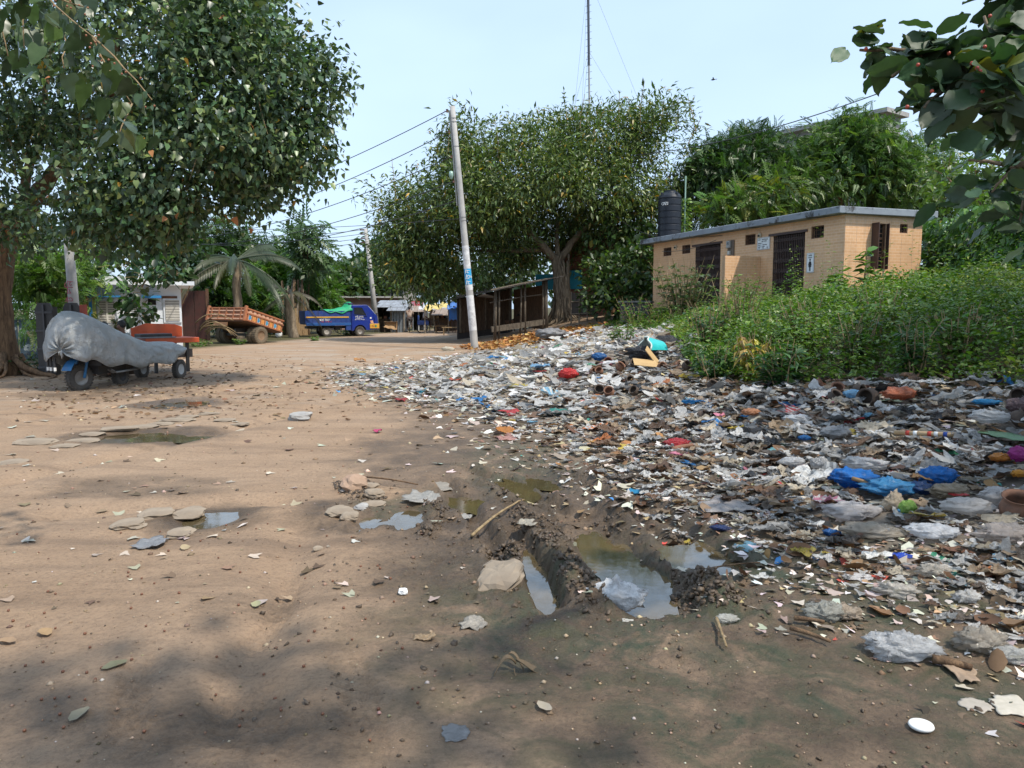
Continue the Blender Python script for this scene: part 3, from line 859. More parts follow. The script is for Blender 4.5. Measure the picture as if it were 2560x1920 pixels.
# ---- fig tree beside the open shed (centre) ------------------------------------------
def grey_fig():
    T1 = on_ground(1405, 806)
    t = thing('grey_fig_tree', 'broad fig tree with a rope-like trunk and yellowing leaves beside the open shed', 'tree', T1)
    o1 = np.array(T1); Y = T1.y
    mb = MB()
    tp = [T1 - Vector((0, 0, .3)), at(1407, 745, Y), at(1400, 690, Y), at(1392, 640, Y)]
    trunk(mb, [np.array(p) - o1 for p in tp], [.42, .40, .33, .30], seed=6, flute=.34, flare=1.9, seg=26)
    mb.build('trunk', BARK_GREY, t, smooth=True)
    rg = random.Random(2)
    for i in range(16):        # aerial roots wound down the trunk
        a0 = rg.uniform(3.4, 6.0); mb = MB(); pts = []
        h0 = rg.uniform(2.2, 3.4)
        for k in range(12):
            f = k / 11; z = h0 * (1 - f); r = .36 + .05 * f + .45 * math.exp(-z * 3.2)
            a = a0 + .5 * math.sin(f * 3 + i) + (.3 * rg.random())
            pts.append(Vector((r * math.cos(a) - .05 * (z > 1.6), r * math.sin(a), z - .05)))
        mb.tube(pts, [.05 - .015 * (k / 11) for k in range(12)], 6); mb.build('aerial_root', BARK_GREY, t, smooth=True)
    roots(t, (T1.x, T1.y), .75, 1.9, 20, BARK_GREY, 5, (2.9, 6.6), (.04, .085), .95)
    L = lambda p, q, y0, y1, r0, r1, b: (at(*p, Y + y0), at(*q, Y + y1), r0, r1, b)
    for a, b, r0, r1, bend in (L((1390, 650), (1300, 560), 0, -1, .22, .14, .03), L((1300, 560), (1190, 470), -1, -2, .14, .07, .06), L((1365, 625), (1180, 628), 0, -.6, .13, .06, .03), L((1400, 650), (1470, 560), 0, 0, .2, .12, .06),
                               L((1470, 560), (1560, 470), 0, .3, .12, .05, .06), L((1300, 560), (1360, 440), -1, -1.5, .09, .04, .08), L((1560, 470), (1620, 340), .3, .3, .05, .02, .08), L((1395, 640), (1400, 520), 0, 1, .14, .06, .08),
                               L((1180, 628), (1060, 590), -.6, -1, .06, .03, .08), L((1470, 560), (1700, 520), 0, .4, .09, .04, .06), L((1330, 590), (1250, 480), -.6, .4, .09, .04, .05)):
        m2 = MB(); limb(m2, Vector(a) - T1, Vector(b) - T1, r0, r1, bend, 7, 8, rg); m2.build('limb', BARK_GREY, t, smooth=True)
    blobs = [blob_px(*b) for b in (
        (1330, 450, Y, 260, 115, 3.5), (1290, 475, Y - 3.2, 190, 70, 1.6), (1430, 450, Y - 3.2, 170, 70, 1.6), (1180, 520, Y - 3, 120, 60, 1.5), (1060, 690, Y - 1, 90, 50, 1.4), (1150, 690, Y + 1.5, 110, 45, 1.2), (1260, 605, Y + 2.8, 150, 60, 1.4), (1380, 600, Y + 3.2, 150, 60, 1.4), (1500, 590, Y + 2.6, 110, 60, 1.4), (1230, 560, Y - 1.5, 120, 45, 1.2), (1130, 500, Y - .5, 165, 110, 2.8), (1060, 600, Y - .5, 100, 95, 2), (1500, 420, Y, 180, 115, 3), (1625, 410, Y, 110, 120, 2.2), (1640, 310, Y, 90, 60, 1.5), (1700, 420, Y + .5, 60, 80, 1.4), (1680, 500, Y + .5, 50, 50, 1.2), (1440, 345, Y, 170, 60, 2.2),
        (1190, 410, Y, 150, 60, 2.2), (1090, 690, Y - .5, 95, 45, 1.6), (1020, 670, Y, 60, 50, 1.5), (1000, 620, Y + .5, 60, 60, 1.5), (1150, 680, Y + 3.5, 130, 45, 1.2), (1300, 650, Y + 3.5, 110, 45, 1), (1200, 625, Y - .5, 150, 60, 2), (1560, 530, Y, 110, 70, 2), (1150, 330, Y - 1.2, 40, 50, .6), (1330, 560, Y + 1.5, 170, 70, 1.5), (1000, 560, Y + .5, 45, 90, 1.2), (1480, 620, Y + 2, 110, 50, 1))]
    lp, m, sc, cp, cc = crown(blobs, 7600, 10, .32, .28, .1, hole=.27, hs=.5, seed=8, out_w=.9, jitter=.8, lumpy=.8)
    lp2, sh = [], []
    for (a, b) in (((1418, 300), (1408, 215)), ((1450, 320), (1462, 235)), ((1545, 320), (1550, 225)), ((1600, 320), (1612, 200)), ((1690, 330), (1695, 240)), ((1720, 360), (1755, 290)), ((1245, 400), (1238, 300)),
                   ((1130, 400), (1160, 300)), ((1150, 380), (1180, 330)), ((1330, 380), (1345, 300)), ((1380, 340), (1372, 270)), ((1500, 330), (1495, 260)), ((1650, 330), (1660, 250)), ((1290, 400), (1280, 330)), ((990, 500), (980, 395)), ((1580, 320), (1570, 250)),
                   ((1200, 400), (1195, 350)), ((1120, 380), (1120, 300)), ((1145, 330), (1133, 275)), ((1740, 330), (1720, 240)), ((1480, 340), (1520, 262))):
        y = Y - 1.5 + RNG.uniform(-1, 1); st = MB(); p = limb(st, at(*a, y) - T1, at(*b, y) - T1, .025, .008, .04, 8, 4, rg); st.build('shoot', BARK_PALE, t)
        for k in range(17):
            f = rg.uniform(.15, 1); q = p[int(f * 8)] + T1
            lp2.append(np.array(q)); an = rg.uniform(0, 6.28); sh.append([math.cos(an), math.sin(an), .55 + .5 * (f > .9)])
    m2 = rot_mats(np.array(sh), NR.normal(0, .3, len(sh)))
    lp = np.concatenate([lp, np.array(lp2)]); m = np.concatenate([m, m2]); sc = np.concatenate([sc, NR.uniform(.22, .32, len(lp2))])
    cols = palette(len(lp), [(.125, .18, .052), (.085, .13, .042), (.19, .225, .065), (.06, .095, .038), (.50, .30, .04), (.26, .20, .05)], [.35, .27, .2, .14, .012, .018])
    add_leaves(t, 'long', lp, m, sc, cols, GLOSSY_A, 290)
grey_fig()

# ---- other trees --------------------------------------------------------------------
def tree(name, label, blobs, kind, n_clump, per, spread, size, hang, cols, w, hole=.3, hs=.6, seed=1, trunk_px=None, r=.15, bark=BARK, parts=0, group=None, mat=LEAF_A, base=None, out_w=.8):
    B = [blob_px(*b) for b in blobs]
    c0 = B[0][0]
    base = base or Vector((c0[0], c0[1], gz1(c0[0], c0[1])))
    t = thing(name, label, 'tree', base, group=group)
    lp, m, sc, cp, cc = crown(B, n_clump, per, spread, size, hang, hole, hs, seed, out_w=out_w)
    c = palette(len(lp), cols, w)
    rg = random.Random(seed)
    mb = MB(); top = Vector(c0) - base
    limb(mb, Vector((0, 0, -.2)), top * 1.0, r, r * .5, .04, 8, 8, rg); mb.build('trunk', bark, t, smooth=True)
    for b in B[1:]:
        mb = MB(); s = Vector((0, 0, 0)).lerp(top, rg.uniform(.5, .9)); limb(mb, s, Vector(b[0]) - base, r * .5, r * .15, .1, 6, 6, rg); mb.build('limb', bark, t, smooth=True)
    tw = MB()
    for i in rg.sample(range(len(cp)), min(60, len(cp))):
        limb(tw, Vector(cc[i]).lerp(Vector(cp[i]), .4) - base, Vector(cp[i]) - base, r * .12, .006, .1, 3, 4, rg)
    o = tw.build('twigs', bark, t); o['kind'] = 'stuff'
    add_leaves(t, kind, lp, m, sc, c, mat, parts)
    return t
FEATHER = ([(.075, .145, .036), (.05, .10, .03), (.115, .19, .045), (.16, .23, .05)], [.38, .3, .24, .08])
BUSHY = ([(.045, .085, .025), (.03, .06, .02), (.08, .125, .03), (.11, .15, .035)], [.38, .32, .22, .08])
tree('feathery_tree', 'tall bushy feather-leaved tree rising highest behind the toilet block roof', [(2110, 450, 37, 140, 90, 3), (2080, 365, 37, 85, 55, 1.8), (2125, 315, 37, 34, 30, .8), (2210, 440, 36, 70, 90, 1.6), (2010, 470, 36, 60, 60, 1.4), (2170, 380, 36.5, 80, 60, 1.5), (2230, 400, 37, 46, 36, 1.2)], 'pinnate', 1500, 8, .34, .36, .35, *FEATHER, seed=11, group='feathery trees behind the toilet block')
tree('feathery_tree', 'darker feather-leaved tree between the water tank and the tallest tree', [(1850, 420, 38, 110, 80, 2.6), (1880, 370, 38, 55, 34, 1.2), (1790, 460, 37.5, 80, 80, 2), (1900, 480, 37, 90, 60, 2)], 'pinnate', 1250, 8, .36, .36, .35, [(.05, .105, .028), (.028, .06, .022), (.06, .105, .03)], [.4, .35, .25], seed=12, group='feathery trees behind the toilet block')
tree('feathery_tree', 'pale loose tree over the far right end of the toilet roof', [(2290, 450, 39, 85, 70, 2.2), (2330, 500, 38, 90, 50, 2), (2325, 360, 39, 22, 30, .5), (2240, 490, 38, 60, 40, 1.4)], 'pinnate', 620, 7, .36, .34, .25, *FEATHER, seed=13, group='feathery trees behind the toilet block')
tree('young_tree', 'bright low shrubby tree just above the toilet roof near the tank', [(1870, 500, 33, 60, 36, 1.2), (1790, 520, 33, 50, 30, 1), (1940, 480, 33.5, 60, 40, 1)], 'pinnate', 150, 5, .25, .5, .3, [(.10, .17, .035), (.065, .12, .03), (.20, .22, .04)], [.5, .35, .15], seed=14, hole=0)
tree('leafy_tree', 'light green tree above the creeper wall at the right', [(2440, 480, 26, 110, 50, 1.4), (2520, 520, 24, 90, 60, 1.4), (2370, 440, 30, 70, 50, 1.2), (2480, 420, 26, 60, 40, 1)], 'oval', 300, 6, .2, .2, .3, [(.10, .17, .035), (.065, .12, .03), (.15, .21, .045)], [.5, .3, .2], seed=15)
tree('shade_bush', 'dense dark bush between the shed and the toilet block', [(1560, 690, 33, 75, 60, 1.4), (1530, 740, 32.5, 80, 45, 1.2), (1600, 650, 33.5, 50, 50, 1.0), (1500, 690, 34, 40, 40, 1), (1580, 740, 32, 60, 50, 1)], 'oval', 520, 6, .2, .24, .2, *BUSHY, seed=16, hole=.2)
tree('vine_mass', 'pale creeper hanging off the wall beside the dark bush', [(1535, 560, 37, 45, 70, .8), (1590, 590, 37, 40, 60, .8), (1500, 600, 37, 40, 50, .8)], 'oval', 160, 7, .25, .26, .6, [(.06, .12, .04), (.09, .15, .05), (.3, .28, .05)], [.5, .46, .04], seed=17, hole=.3)
# behind the road
tree('mango_tree', 'dense rounded dark tree behind the blue truck', [(880, 705, 66, 70, 32, 3), (820, 715, 64, 60, 30, 3), (930, 720, 66, 40, 26, 2), (850, 695, 66, 40, 22, 2)], 'oval', 420, 6, .5, .5, .2, *BUSHY, seed=21, hole=.2, hs=.3, r=.2)
tree('round_tree', 'tall airy tree behind the far utility pole', [(940, 655, 80, 42, 38, 3), (915, 690, 80, 40, 30, 3), (970, 695, 80, 40, 40, 3), (950, 625, 80, 22, 16, 1.2), (985, 660, 80, 25, 30, 2)], 'oval', 330, 6, .6, .7, .2, [(.05, .11, .04), (.035, .08, .035), (.08, .14, .05)], [.4, .35, .25], seed=22, hole=.38, hs=.3, r=.3)
tree('feathery_shrub', 'bright feathery shrub tree between the orange dump trailer and blue truck', [(740, 735, 50, 90, 45, 1.6), (690, 705, 50, 60, 45, 1.5), (800, 755, 49, 34, 18, .8), (655, 770, 49, 40, 34, 1.2), (760, 690, 51, 60, 36, 1.4)], 'pinnate', 760, 6, .34, .6, .2, [(.09, .19, .03), (.06, .13, .025), (.15, .25, .04)], [.5, .3, .2], seed=23, hole=.22)
tree('feathery_shrub', 'feathery shrub tree standing right behind the orange dump trailer', [(560, 750, 43, 60, 34, 1.2), (520, 725, 43, 56, 44, 1.2), (620, 765, 43, 55, 35, 1.1), (480, 760, 43, 40, 36, 1)], 'pinnate', 380, 6, .3, .6, .2, [(.07, .15, .028), (.05, .11, .025), (.11, .19, .035)], [.5, .3, .2], seed=24, hole=.22)
tree('drumstick_tree', 'thin lacy young tree standing up against the sky by the wires', [(768, 620, 47, 26, 50, .8), (765, 575, 47, 24, 22, .6), (772, 665, 47, 30, 30, .8)], 'pinnate', 55, 4, .35, .95, .1, [(.07, .12, .05), (.09, .14, .06)], [.6, .4], seed=25, hole=0, r=.08)
tree('leafy_tree', 'leafy tree behind the coconut palm fronds', [(700, 655, 54, 40, 28, 2), (620, 625, 54, 60, 34, 2), (520, 600, 52, 80, 50, 2), (440, 640, 50, 60, 60, 2), (740, 685, 56, 40, 24, 2)], 'pinnate', 420, 5, .45, .75, .3, [(.055, .11, .03), (.04, .08, .025), (.09, .15, .035)], [.45, .3, .25], seed=26, hole=.3)
tree('drumstick_tree', 'bright lacy tree between the big trunk and the white house', [(130, 710, 24, 80, 60, 1.4), (180, 680, 25, 50, 40, 1.2), (90, 770, 23, 50, 50, 1), (250, 735, 24, 40, 14, .5), (60, 690, 24, 50, 50, 1)], 'pinnate', 230, 6, .24, .34, .1, [(.10, .19, .035), (.07, .13, .028), (.15, .23, .045)], [.5, .3, .2], seed=27, hole=.46, hs=1.0, r=.05)
tree('big_leaf_tree', 'dark tree with tiers of broad leaves before the white house wall', [(370, 690, 25, 60, 50, 1), (335, 730, 25, 36, 50, .8), (300, 660, 25, 50, 30, .8), (420, 680, 25, 50, 30, .8), (350, 775, 24.6, 40, 26, .6)], 'oval', 58, 8, .16, .26, .5, [(.04, .085, .04), (.028, .065, .035), (.07, .14, .04)], [.45, .35, .2], seed=28, hole=.3, hs=1.3, r=.06, bark=BARK_PALE, base=Vector(on_ground(424, 842)))
tree('dark_tree', 'dark leafy tree between the white house and the rusty gate', [(485, 725, 41, 40, 60, 1.4), (470, 670, 41, 50, 45, 1.4), (420, 610, 41, 70, 50, 1.5)], 'oval', 330, 6, .25, .34, .4, [(.03, .07, .028), (.022, .05, .022), (.05, .10, .03)], [.45, .35, .2], seed=29, hole=.25, r=.12)
tree('leafy_tree', 'green trees glimpsed behind the covered rickshaw and the big trunk', [(60, 640, 34, 120, 70, 2), (200, 620, 36, 110, 60, 2), (-60, 700, 30, 80, 100, 2)], 'oval', 420, 6, .3, .36, .3, *BUSHY, seed=30, hole=.25)
tree('hedge_tree', 'low dark trees behind the market stalls', [(1080, 700, 74, 120, 50, 4), (1200, 690, 72, 120, 60, 4), (1330, 680, 60, 110, 60, 4), (1000, 720, 80, 50, 20, 3)], 'oval', 520, 6, .5, .55, .2, *BUSHY, seed=31, hole=.1, hs=.3, r=.25)

def palm(name, label, base, head, n, L, rad, seed, cols, droop=1.0, group=None, leaflet=.55):
    t = thing(name, label, 'palm tree', base, group=group)
    rg = random.Random(seed)
    mb = MB(); h = head - base
    limb(mb, Vector((0, 0, -.2)), h, rad, rad * .8, .03, 10, 10, rg); mb.build('trunk', BARK_GREY, t, smooth=True)
    for i in range(n):
        a = 2 * math.pi * i / n + rg.uniform(-.2, .2); el = rg.uniform(-.5, 1.1); LL = L * rg.uniform(.8, 1.1)
        vs, fs, mbm = [], [], MB(); pts = []
        K = 22
        for k in range(K + 1):
            f = k / K
            r = LL * (math.sin(f * 1.2) / math.sin(1.2)) * math.cos(el * .6)
            z = LL * (math.sin(el) * f - droop * .62 * f * f)
            pts.append(Vector((r * math.cos(a), r * math.sin(a), z)))
        mbm.tube([h + p for p in pts], [.045 * LL / 3 * (1 - .85 * k / K) for k in range(K + 1)], 4)
        side_v = Vector((-math.sin(a), math.cos(a), 0))
        for k in range(3, K):
            for s in (1, -1):
                tdir = (pts[k + 1] - pts[k]).normalized(); w = leaflet * LL / 3 * (math.sin(math.pi * min(1, k / K * .85 + .15)) ** .6) * rg.uniform(.8, 1.15)
                for q in (0, .5):
                    p = h + pts[k].lerp(pts[k + 1], q)
                    e = p + (side_v * s * .62 + tdir * .55 + Vector((0, 0, -.75))).normalized() * w
                    b = len(mbm.v); d = tdir * .028 * LL / 3
                    mid = p.lerp(e, .5) + Vector((0, 0, .05 * w))
                    mbm.v += [tuple(p - d), tuple(p + d), tuple(mid + d), tuple(mid - d), tuple(e)]
                    mbm.f += [(b, b + 1, b + 2, b + 3), (b + 3, b + 2, b + 4)]; mbm.m += [0, 0]
        c = cols[rg.randrange(len(cols))]
        fm = mbm.mesh('frond', LEAF_O); link('frond', fm, t, color=c)
    return t
PC = [(.05, .075, .035), (.038, .06, .03), (.07, .085, .042), (.09, .09, .045)]
b = on_ground(598, 840)
palm('coconut_palm', 'coconut palm with long drooping fronds behind the orange dump trailer', Vector((at(598, 700, 40).x, 40, 0)), at(592, 650, 40), 19, 3.5, .26, 3, PC, .95)
palm('coconut_palm', 'small far coconut palm showing above the dark round tree', Vector((at(850, 700, 90).x, 90, 0)), at(850, 664, 90), 15, 3.6, .2, 5, [(.05, .08, .05), (.07, .10, .06)], 1.0)
palm('coconut_palm', 'hidden short palm with dead fronds beside the stacked logs', Vector((at(730, 700, 42.5).x, 42.5, 0)), at(722, 735, 42.5), 9, 2.2, .3, 8, [(.10, .085, .06), (.13, .12, .06)], 1.3)
# ---- broad-leaved fig at the right edge, its bough close to the eye -------------------
def right_fig():
    base = Vector((5.9, 4.3, gz1(5.9, 4.3)))
    t = thing('broad_leaf_fig', 'dark fig with big leathery leaves and red figs reaching in from the right edge', 'tree', base)
    rg = random.Random(31)
    mb = MB(); trunk(mb, [(0, 0, -.3), (.1, 0, 1.5), (0, -.1, 3.2), (-.1, -.2, 4.6)], [.4, .34, .3, .24], seed=4); mb.build('trunk', BARK_GREY, t, smooth=True)
    def L(a, b, r0, r1, bend=.06, seg=7):
        m2 = MB(); p = limb(m2, Vector(a) - base, Vector(b) - base, r0, r1, bend, 8, seg, rg); m2.build('limb', BARK_GREY, t, smooth=True)
        return [q + base for q in p]
    ft = Vector((5.8, 4.1, 4.2))
    s1 = L(ft, at(2520, 180, 3.6), .10, .035)
    st = [s1[4:], L(at(2520, 180, 3.6), at(2330, 130, 3.5), .022, .012), L(at(2330, 130, 3.5), at(2150, 125, 3.5), .012, .006), L(at(2450, 170, 3.6), at(2310, 270, 3.3), .016, .006), L(at(2520, 180, 3.6), at(2460, 40, 3.7), .014, .006),
          L(at(2540, 200, 3.6), at(2520, 330, 3.4), .014, .006), L(at(2480, 170, 3.4), at(2420, 270, 3.2), .012, .006), L(at(2540, 60, 3.8), at(2500, -60, 3.8), .014, .008), L(at(2330, 130, 3.5), at(2230, 190, 3.4), .010, .006)]
    s2 = L(ft, at(2540, 420, 4.8), .09, .03)
    st2 = [s2[5:], L(at(2540, 420, 4.8), at(2420, 400, 4.9), .018, .008), L(at(2540, 420, 4.8), at(2480, 480, 4.8), .015, .006), L(at(2570, 470, 4.8), at(2550, 560, 4.8), .015, .006)]
    lp, dd, sz = [], [], []
    for S, n, s in ((st[0], 60, 1.0), (st[1], 60, 1.0), (st[2], 38, .8), (st[3], 30, .95), (st[4], 38, 1), (st[5], 46, 1), (st[6], 34, 1.1), (st[7], 34, 1), (st[8], 18, .9)):
        for k in range(n):
            q = S[rg.randrange(len(S))]; lp.append(np.array(q) + [rg.gauss(.02, .045), rg.gauss(0, .07), rg.gauss(0, .045)])
            an = rg.uniform(0, 6.28); dd.append([math.cos(an), math.sin(an), rg.uniform(-.9, .5)]); sz.append(rg.uniform(.13, .21) * s)
    for S, n in ((st2[0], 44), (st2[1], 40), (st2[2], 34), (st2[3], 24)):
        for k in range(n):
            q = S[rg.randrange(len(S))]; lp.append(np.array(q) + [rg.gauss(.08, .16), rg.gauss(0, .16), rg.gauss(0, .12)])
            an = rg.uniform(0, 6.28); dd.append([math.cos(an), math.sin(an), rg.uniform(-1.1, .2)]); sz.append(rg.uniform(.13, .19))
    lp, dd, sz = np.array(lp), np.array(dd), np.array(sz)
    m = rot_mats(dd, NR.normal(0, .7, len(lp)))
    cols = palette(len(lp), [(.050, .092, .044), (.036, .068, .036), (.07, .12, .05), (.2, .2, .03)], [.5, .33, .15, .02])
    order = frame_order(lp)[:300]; rest = np.ones(len(lp), bool); rest[order] = False
    leaf_objects('leaf', t, [HI_ME['oval_hi']], lp[order], m[order], sz[order], cols[order])
    o = link('near_foliage', scatter_mesh('near_foliage', leaf_shape('oval_hi'), lp[rest] - np.array(base), m[rest], sz[rest], cols[rest], GLOSSY_A, True), t); o['kind'] = 'stuff'
    fm = MB().lathe([(0, -.5), (.4, -.3), (.5, 0), (.36, .36), (0, .5)], 8).mesh('red_fig', M('red_fig', (.42, .06, .035), (.3, .05, .03), rough=.4, scale=30), True)
    for (a, b, y) in ((2165, 122, 3.4), (2372, 133, 3.35), (2295, 162, 3.3), (2462, 117, 3.3), (2443, 170, 3.1), (2450, 178, 3.1), (2330, 228, 3.25), (2268, 267, 3.2), (2430, 158, 3.2), (2457, 228, 3.2), (2475, 40, 3.5)):
        link('fig', fm, t, loc=at(a, b, y) - base, scale=.017)
    # the crown overhead and to the right, whose shade lies on the near ground and the weeds
    B = [(np.array(c), np.array(r)) for c, r in (((8.4, 6.2, 5.6), (2.9, 3.0, 1.3)), ((8.4, 2.2, 6.0), (2.4, 2.2, 1.2)), ((1.5, .7, 5.2), (1.5, .55, .4)), ((6.6, -1.5, 5.8), (1.8, 1.5, 1.0)), ((10.8, 10.4, 5.2), (1.8, 2.0, 1.2)), ((9.2, 8.6, 5.4), (2.0, 2.2, 1.2)))]
    lp, m, sc, cp, cc = crown(B, 1150, 8, .24, .2, .3, hole=.33, hs=.8, seed=33)
    u, v, d = proj(lp)
    seen = (u > -60) & (u < 2620) & (v > -60) & (v < 1980) & (lp[:, 1] < 7)
    lp, m, sc = lp[~seen], m[~seen], sc[~seen]
    cols = palette(len(lp), [(.030, .058, .032), (.022, .042, .026), (.05, .09, .036)], [.5, .3, .2])
    me = scatter_mesh('foliage', SHAPES['small'], lp - np.array(base), m, sc * 1.15, cols, GLOSSY_A); o = link('foliage', me, t); o['kind'] = 'stuff'
    for b in B: L(ft, b[0], .12, .03, .05)
right_fig()
# ---------------------------------------------------------------- the tiled toilet block
D1 = 21.0
NEAR = np.array([.4316 * D1, D1]); AX = np.array([-.332, .943]); BX = np.array([.943, .332])
ZF, ZT = 1.65, 4.19
LA, LB = 10.27, 2.74
TILE_M = None
def tile_mat():
    m, n, l, p, out = nt('peach_wall_tile')
    br = n.new('ShaderNodeTexBrick'); l.new(coords(n, 'UV'), br.inputs['Vector'])
    br.inputs['Color1'].default_value = (.72, .43, .235, 1); br.inputs['Color2'].default_value = (.67, .39, .205, 1); br.inputs['Mortar'].default_value = (.73, .50, .32, 1)
    br.inputs['Scale'].default_value = 1.0; br.inputs['Mortar Size'].default_value = .012; br.inputs['Brick Width'].default_value = .2; br.inputs['Row Height'].default_value = .083
    br.inputs['Mortar Smooth'].default_value = .6
    pos = position(n)
    c = mixc(n, l, mrange(n, l, noise(n, l, .9, 5, .6, pos), .42, .7, 0, .5), br.outputs['Color'], (.42, .27, .16))
    c = mixc(n, l, mrange(n, l, noise(n, l, 6, 6, .7, pos), .55, .8, 0, .25), c, (.30, .21, .14))
    ms_ = n.new('ShaderNodeMapping'); ms_.inputs['Scale'].default_value = (2.2, 2.2, .22); l.new(pos, ms_.inputs['Vector'])
    c = mixc(n, l, mrange(n, l, noise(n, l, 1.6, 6, .7, ms_.outputs[0], .3), .55, .75, 0, .45), c, (.30, .205, .135))
    l.new(c, p.inputs['Base Color']); p.inputs['Roughness'].default_value = .38
    return m
TILE_M = tile_mat()
GRIME = M('grey_slab_paint', (.24, .275, .31), (.19, .215, .25), rough=.8, scale=2, dirt=(.03, .028, .026), dirt_amt=.92, dscale=1.3, bump=.2, dlo=.53, dhi=.60)
GATE_M = M('brown_gate_paint', (.065, .035, .03), (.045, .025, .022), rough=.5, scale=8, dirt=(.12, .09, .07), dirt_amt=.4)
MORTAR = M('joint_mortar', (.56, .36, .22), rough=.95)
tb = thing('toilet_block', 'small flat-roofed public toilet block faced with peach tiles on the mound', 'building', (NEAR[0], NEAR[1], ZF), math.atan2(BX[1], BX[0]))
# local frame: +x along the side wall (BX), +y along the front wall away from the near corner (AX)
assert abs(AX @ BX) < .01
W_FRONT = [('window', .80, 1.31, 1.98, 2.33), ('gate', 1.555, 2.97, 0, 2.28), ('window', 3.855, 4.38, 2.03, 2.36), ('gate', 5.73, 7.28, 0, 2.28), ('window', 7.62, 8.18, 2.0, 2.32), ('window', 8.93, 9.52, 2.0, 2.32)]
W_SIDE = [('tall', .948, 1.43, 1.07, 2.33), ('window', 1.92, 2.20, 2.09, 2.34)]
H = ZT - ZF
def cut(rects, hole):
    out = []; (a, b, c, d) = hole
    for (x0, x1, y0, y1) in rects:
        if b <= x0 or a >= x1 or d <= y0 or c >= y1: out.append((x0, x1, y0, y1)); continue
        if a > x0: out.append((x0, a, y0, y1))
        if b < x1: out.append((b, x1, y0, y1))
        xa, xb = max(x0, a), min(x1, b)
        if c > y0: out.append((xa, xb, y0, c))
        if d < y1: out.append((xa, xb, d, y1))
    return [r for r in out if r[1] - r[0] > .012 and r[3] - r[2] > .012]
def tile_wall(parent, L, Hh, holes, place, tw=.40, th=.254, gap=.0025):
    """place(u,w,d): point of the wall plane; every tile its own part"""
    w = MB()
    for r in (cutr := [(0, L, -.5, Hh)]): pass
    R = [(0, L, 0, Hh)]
    for h in holes: R = cut(R, h)
    for (a, b, c, d) in R:
        q = [place(a, c, 0), place(b, c, 0), place(b, d, 0), place(a, d, 0), place(a, c, -.14), place(b, c, -.14), place(b, d, -.14), place(a, d, -.14)]
        w.add(q, [(0, 1, 2, 3), (7, 6, 5, 4), (0, 4, 5, 1), (1, 5, 6, 2), (2, 6, 7, 3), (3, 7, 4, 0)])
    w.build('wall', MORTAR, parent)
    cache = {}
    nu, nw = int(math.ceil(L / tw)), int(math.ceil(Hh / th))
    for i in range(nu):
        for j in range(nw):
            R = [(i * tw + gap, min((i + 1) * tw, L) - gap * .5, j * th + gap, min((j + 1) * th, Hh) - gap * .5)]
            for h in holes: R = cut(R, h)
            for (a, b, c, d) in R:
                key = (round(b - a, 3), round(d - c, 3), round((a / .2) % 1, 2), round((c / .083) % 2, 2))
                if key not in cache:
                    W, T = b - a, d - c; e = .0035
                    P0 = Vector(place(0, 0, 0)); ux = Vector(place(1, 0, 0)) - P0; uy = Vector(place(0, 1, 0)) - P0; un = Vector(place(0, 0, 1)) - P0
                    pt = lambda u, v, k: tuple(ux * u + uy * v + un * k)
                    V = [pt(0, 0, .001), pt(W, 0, .001), pt(W, T, .001), pt(0, T, .001), pt(e, e, .005), pt(W - e, e, .005), pt(W - e, T - e, .005), pt(e, T - e, .005)]
                    Fc = [(4, 5, 6, 7), (0, 1, 5, 4), (1, 2, 6, 5), (2, 3, 7, 6), (3, 0, 4, 7)]
                    me = bpy.data.meshes.new('tile'); me.from_pydata(V, [], Fc); me.materials.append(TILE_M)
                    uv = me.uv_layers.new(name='UVMap')
                    UV = [(0, 0), (W, 0), (W, T), (0, T)] * 2
                    for lp_ in me.loops: uv.data[lp_.index].uv = (a + UV[lp_.vertex_index][0], c + UV[lp_.vertex_index][1])
                    cache[key] = me
                link('tile', cache[key], parent, loc=place(a, c, 0))
front = lambda u, w, d: (-d, u, w)          # outward is -x
sidew = lambda u, w, d: (u, -d, w)          # outward is -y
tile_wall(tb, LA, H, [w[1:] for w in W_FRONT], front)
tile_wall(tb, LB, H, [w[1:] for w in W_SIDE], sidew, tw=.40)
mb = MB(); mb.box((LB - .07, LA / 2, H / 2), (.14, LA - .02, H)); mb.box((LB / 2, LA - .07, H / 2), (LB - .30, .14, H)); mb.build('rear_wall', MORTAR, tb)
MB().box((LB / 2, LA / 2, .02), (LB - .35, LA - .35, .06)).build('floor', CONCRETE, tb)
mb = MB(); mb.box((LB / 2, LA / 2 + .14, H + .09), (LB + .75, LA + .64, .19), bev=.015); mb.build('roof_slab', GRIME, tb)
mb = MB(); mb.box((LB / 2 + .05, LA / 2 + .05, -.75), (LB - .1, LA - .1, 1.49)); mb.build('plinth', M('mossy_plinth', (.12, .125, .13), (.06, .065, .06), rough=.9, scale=3), tb)
MB().box((LB / 2, 3.45, H / 2), (LB - .32, .1, H - .02)).build('partition', M('inner_wall', (.30, .22, .16)), tb)
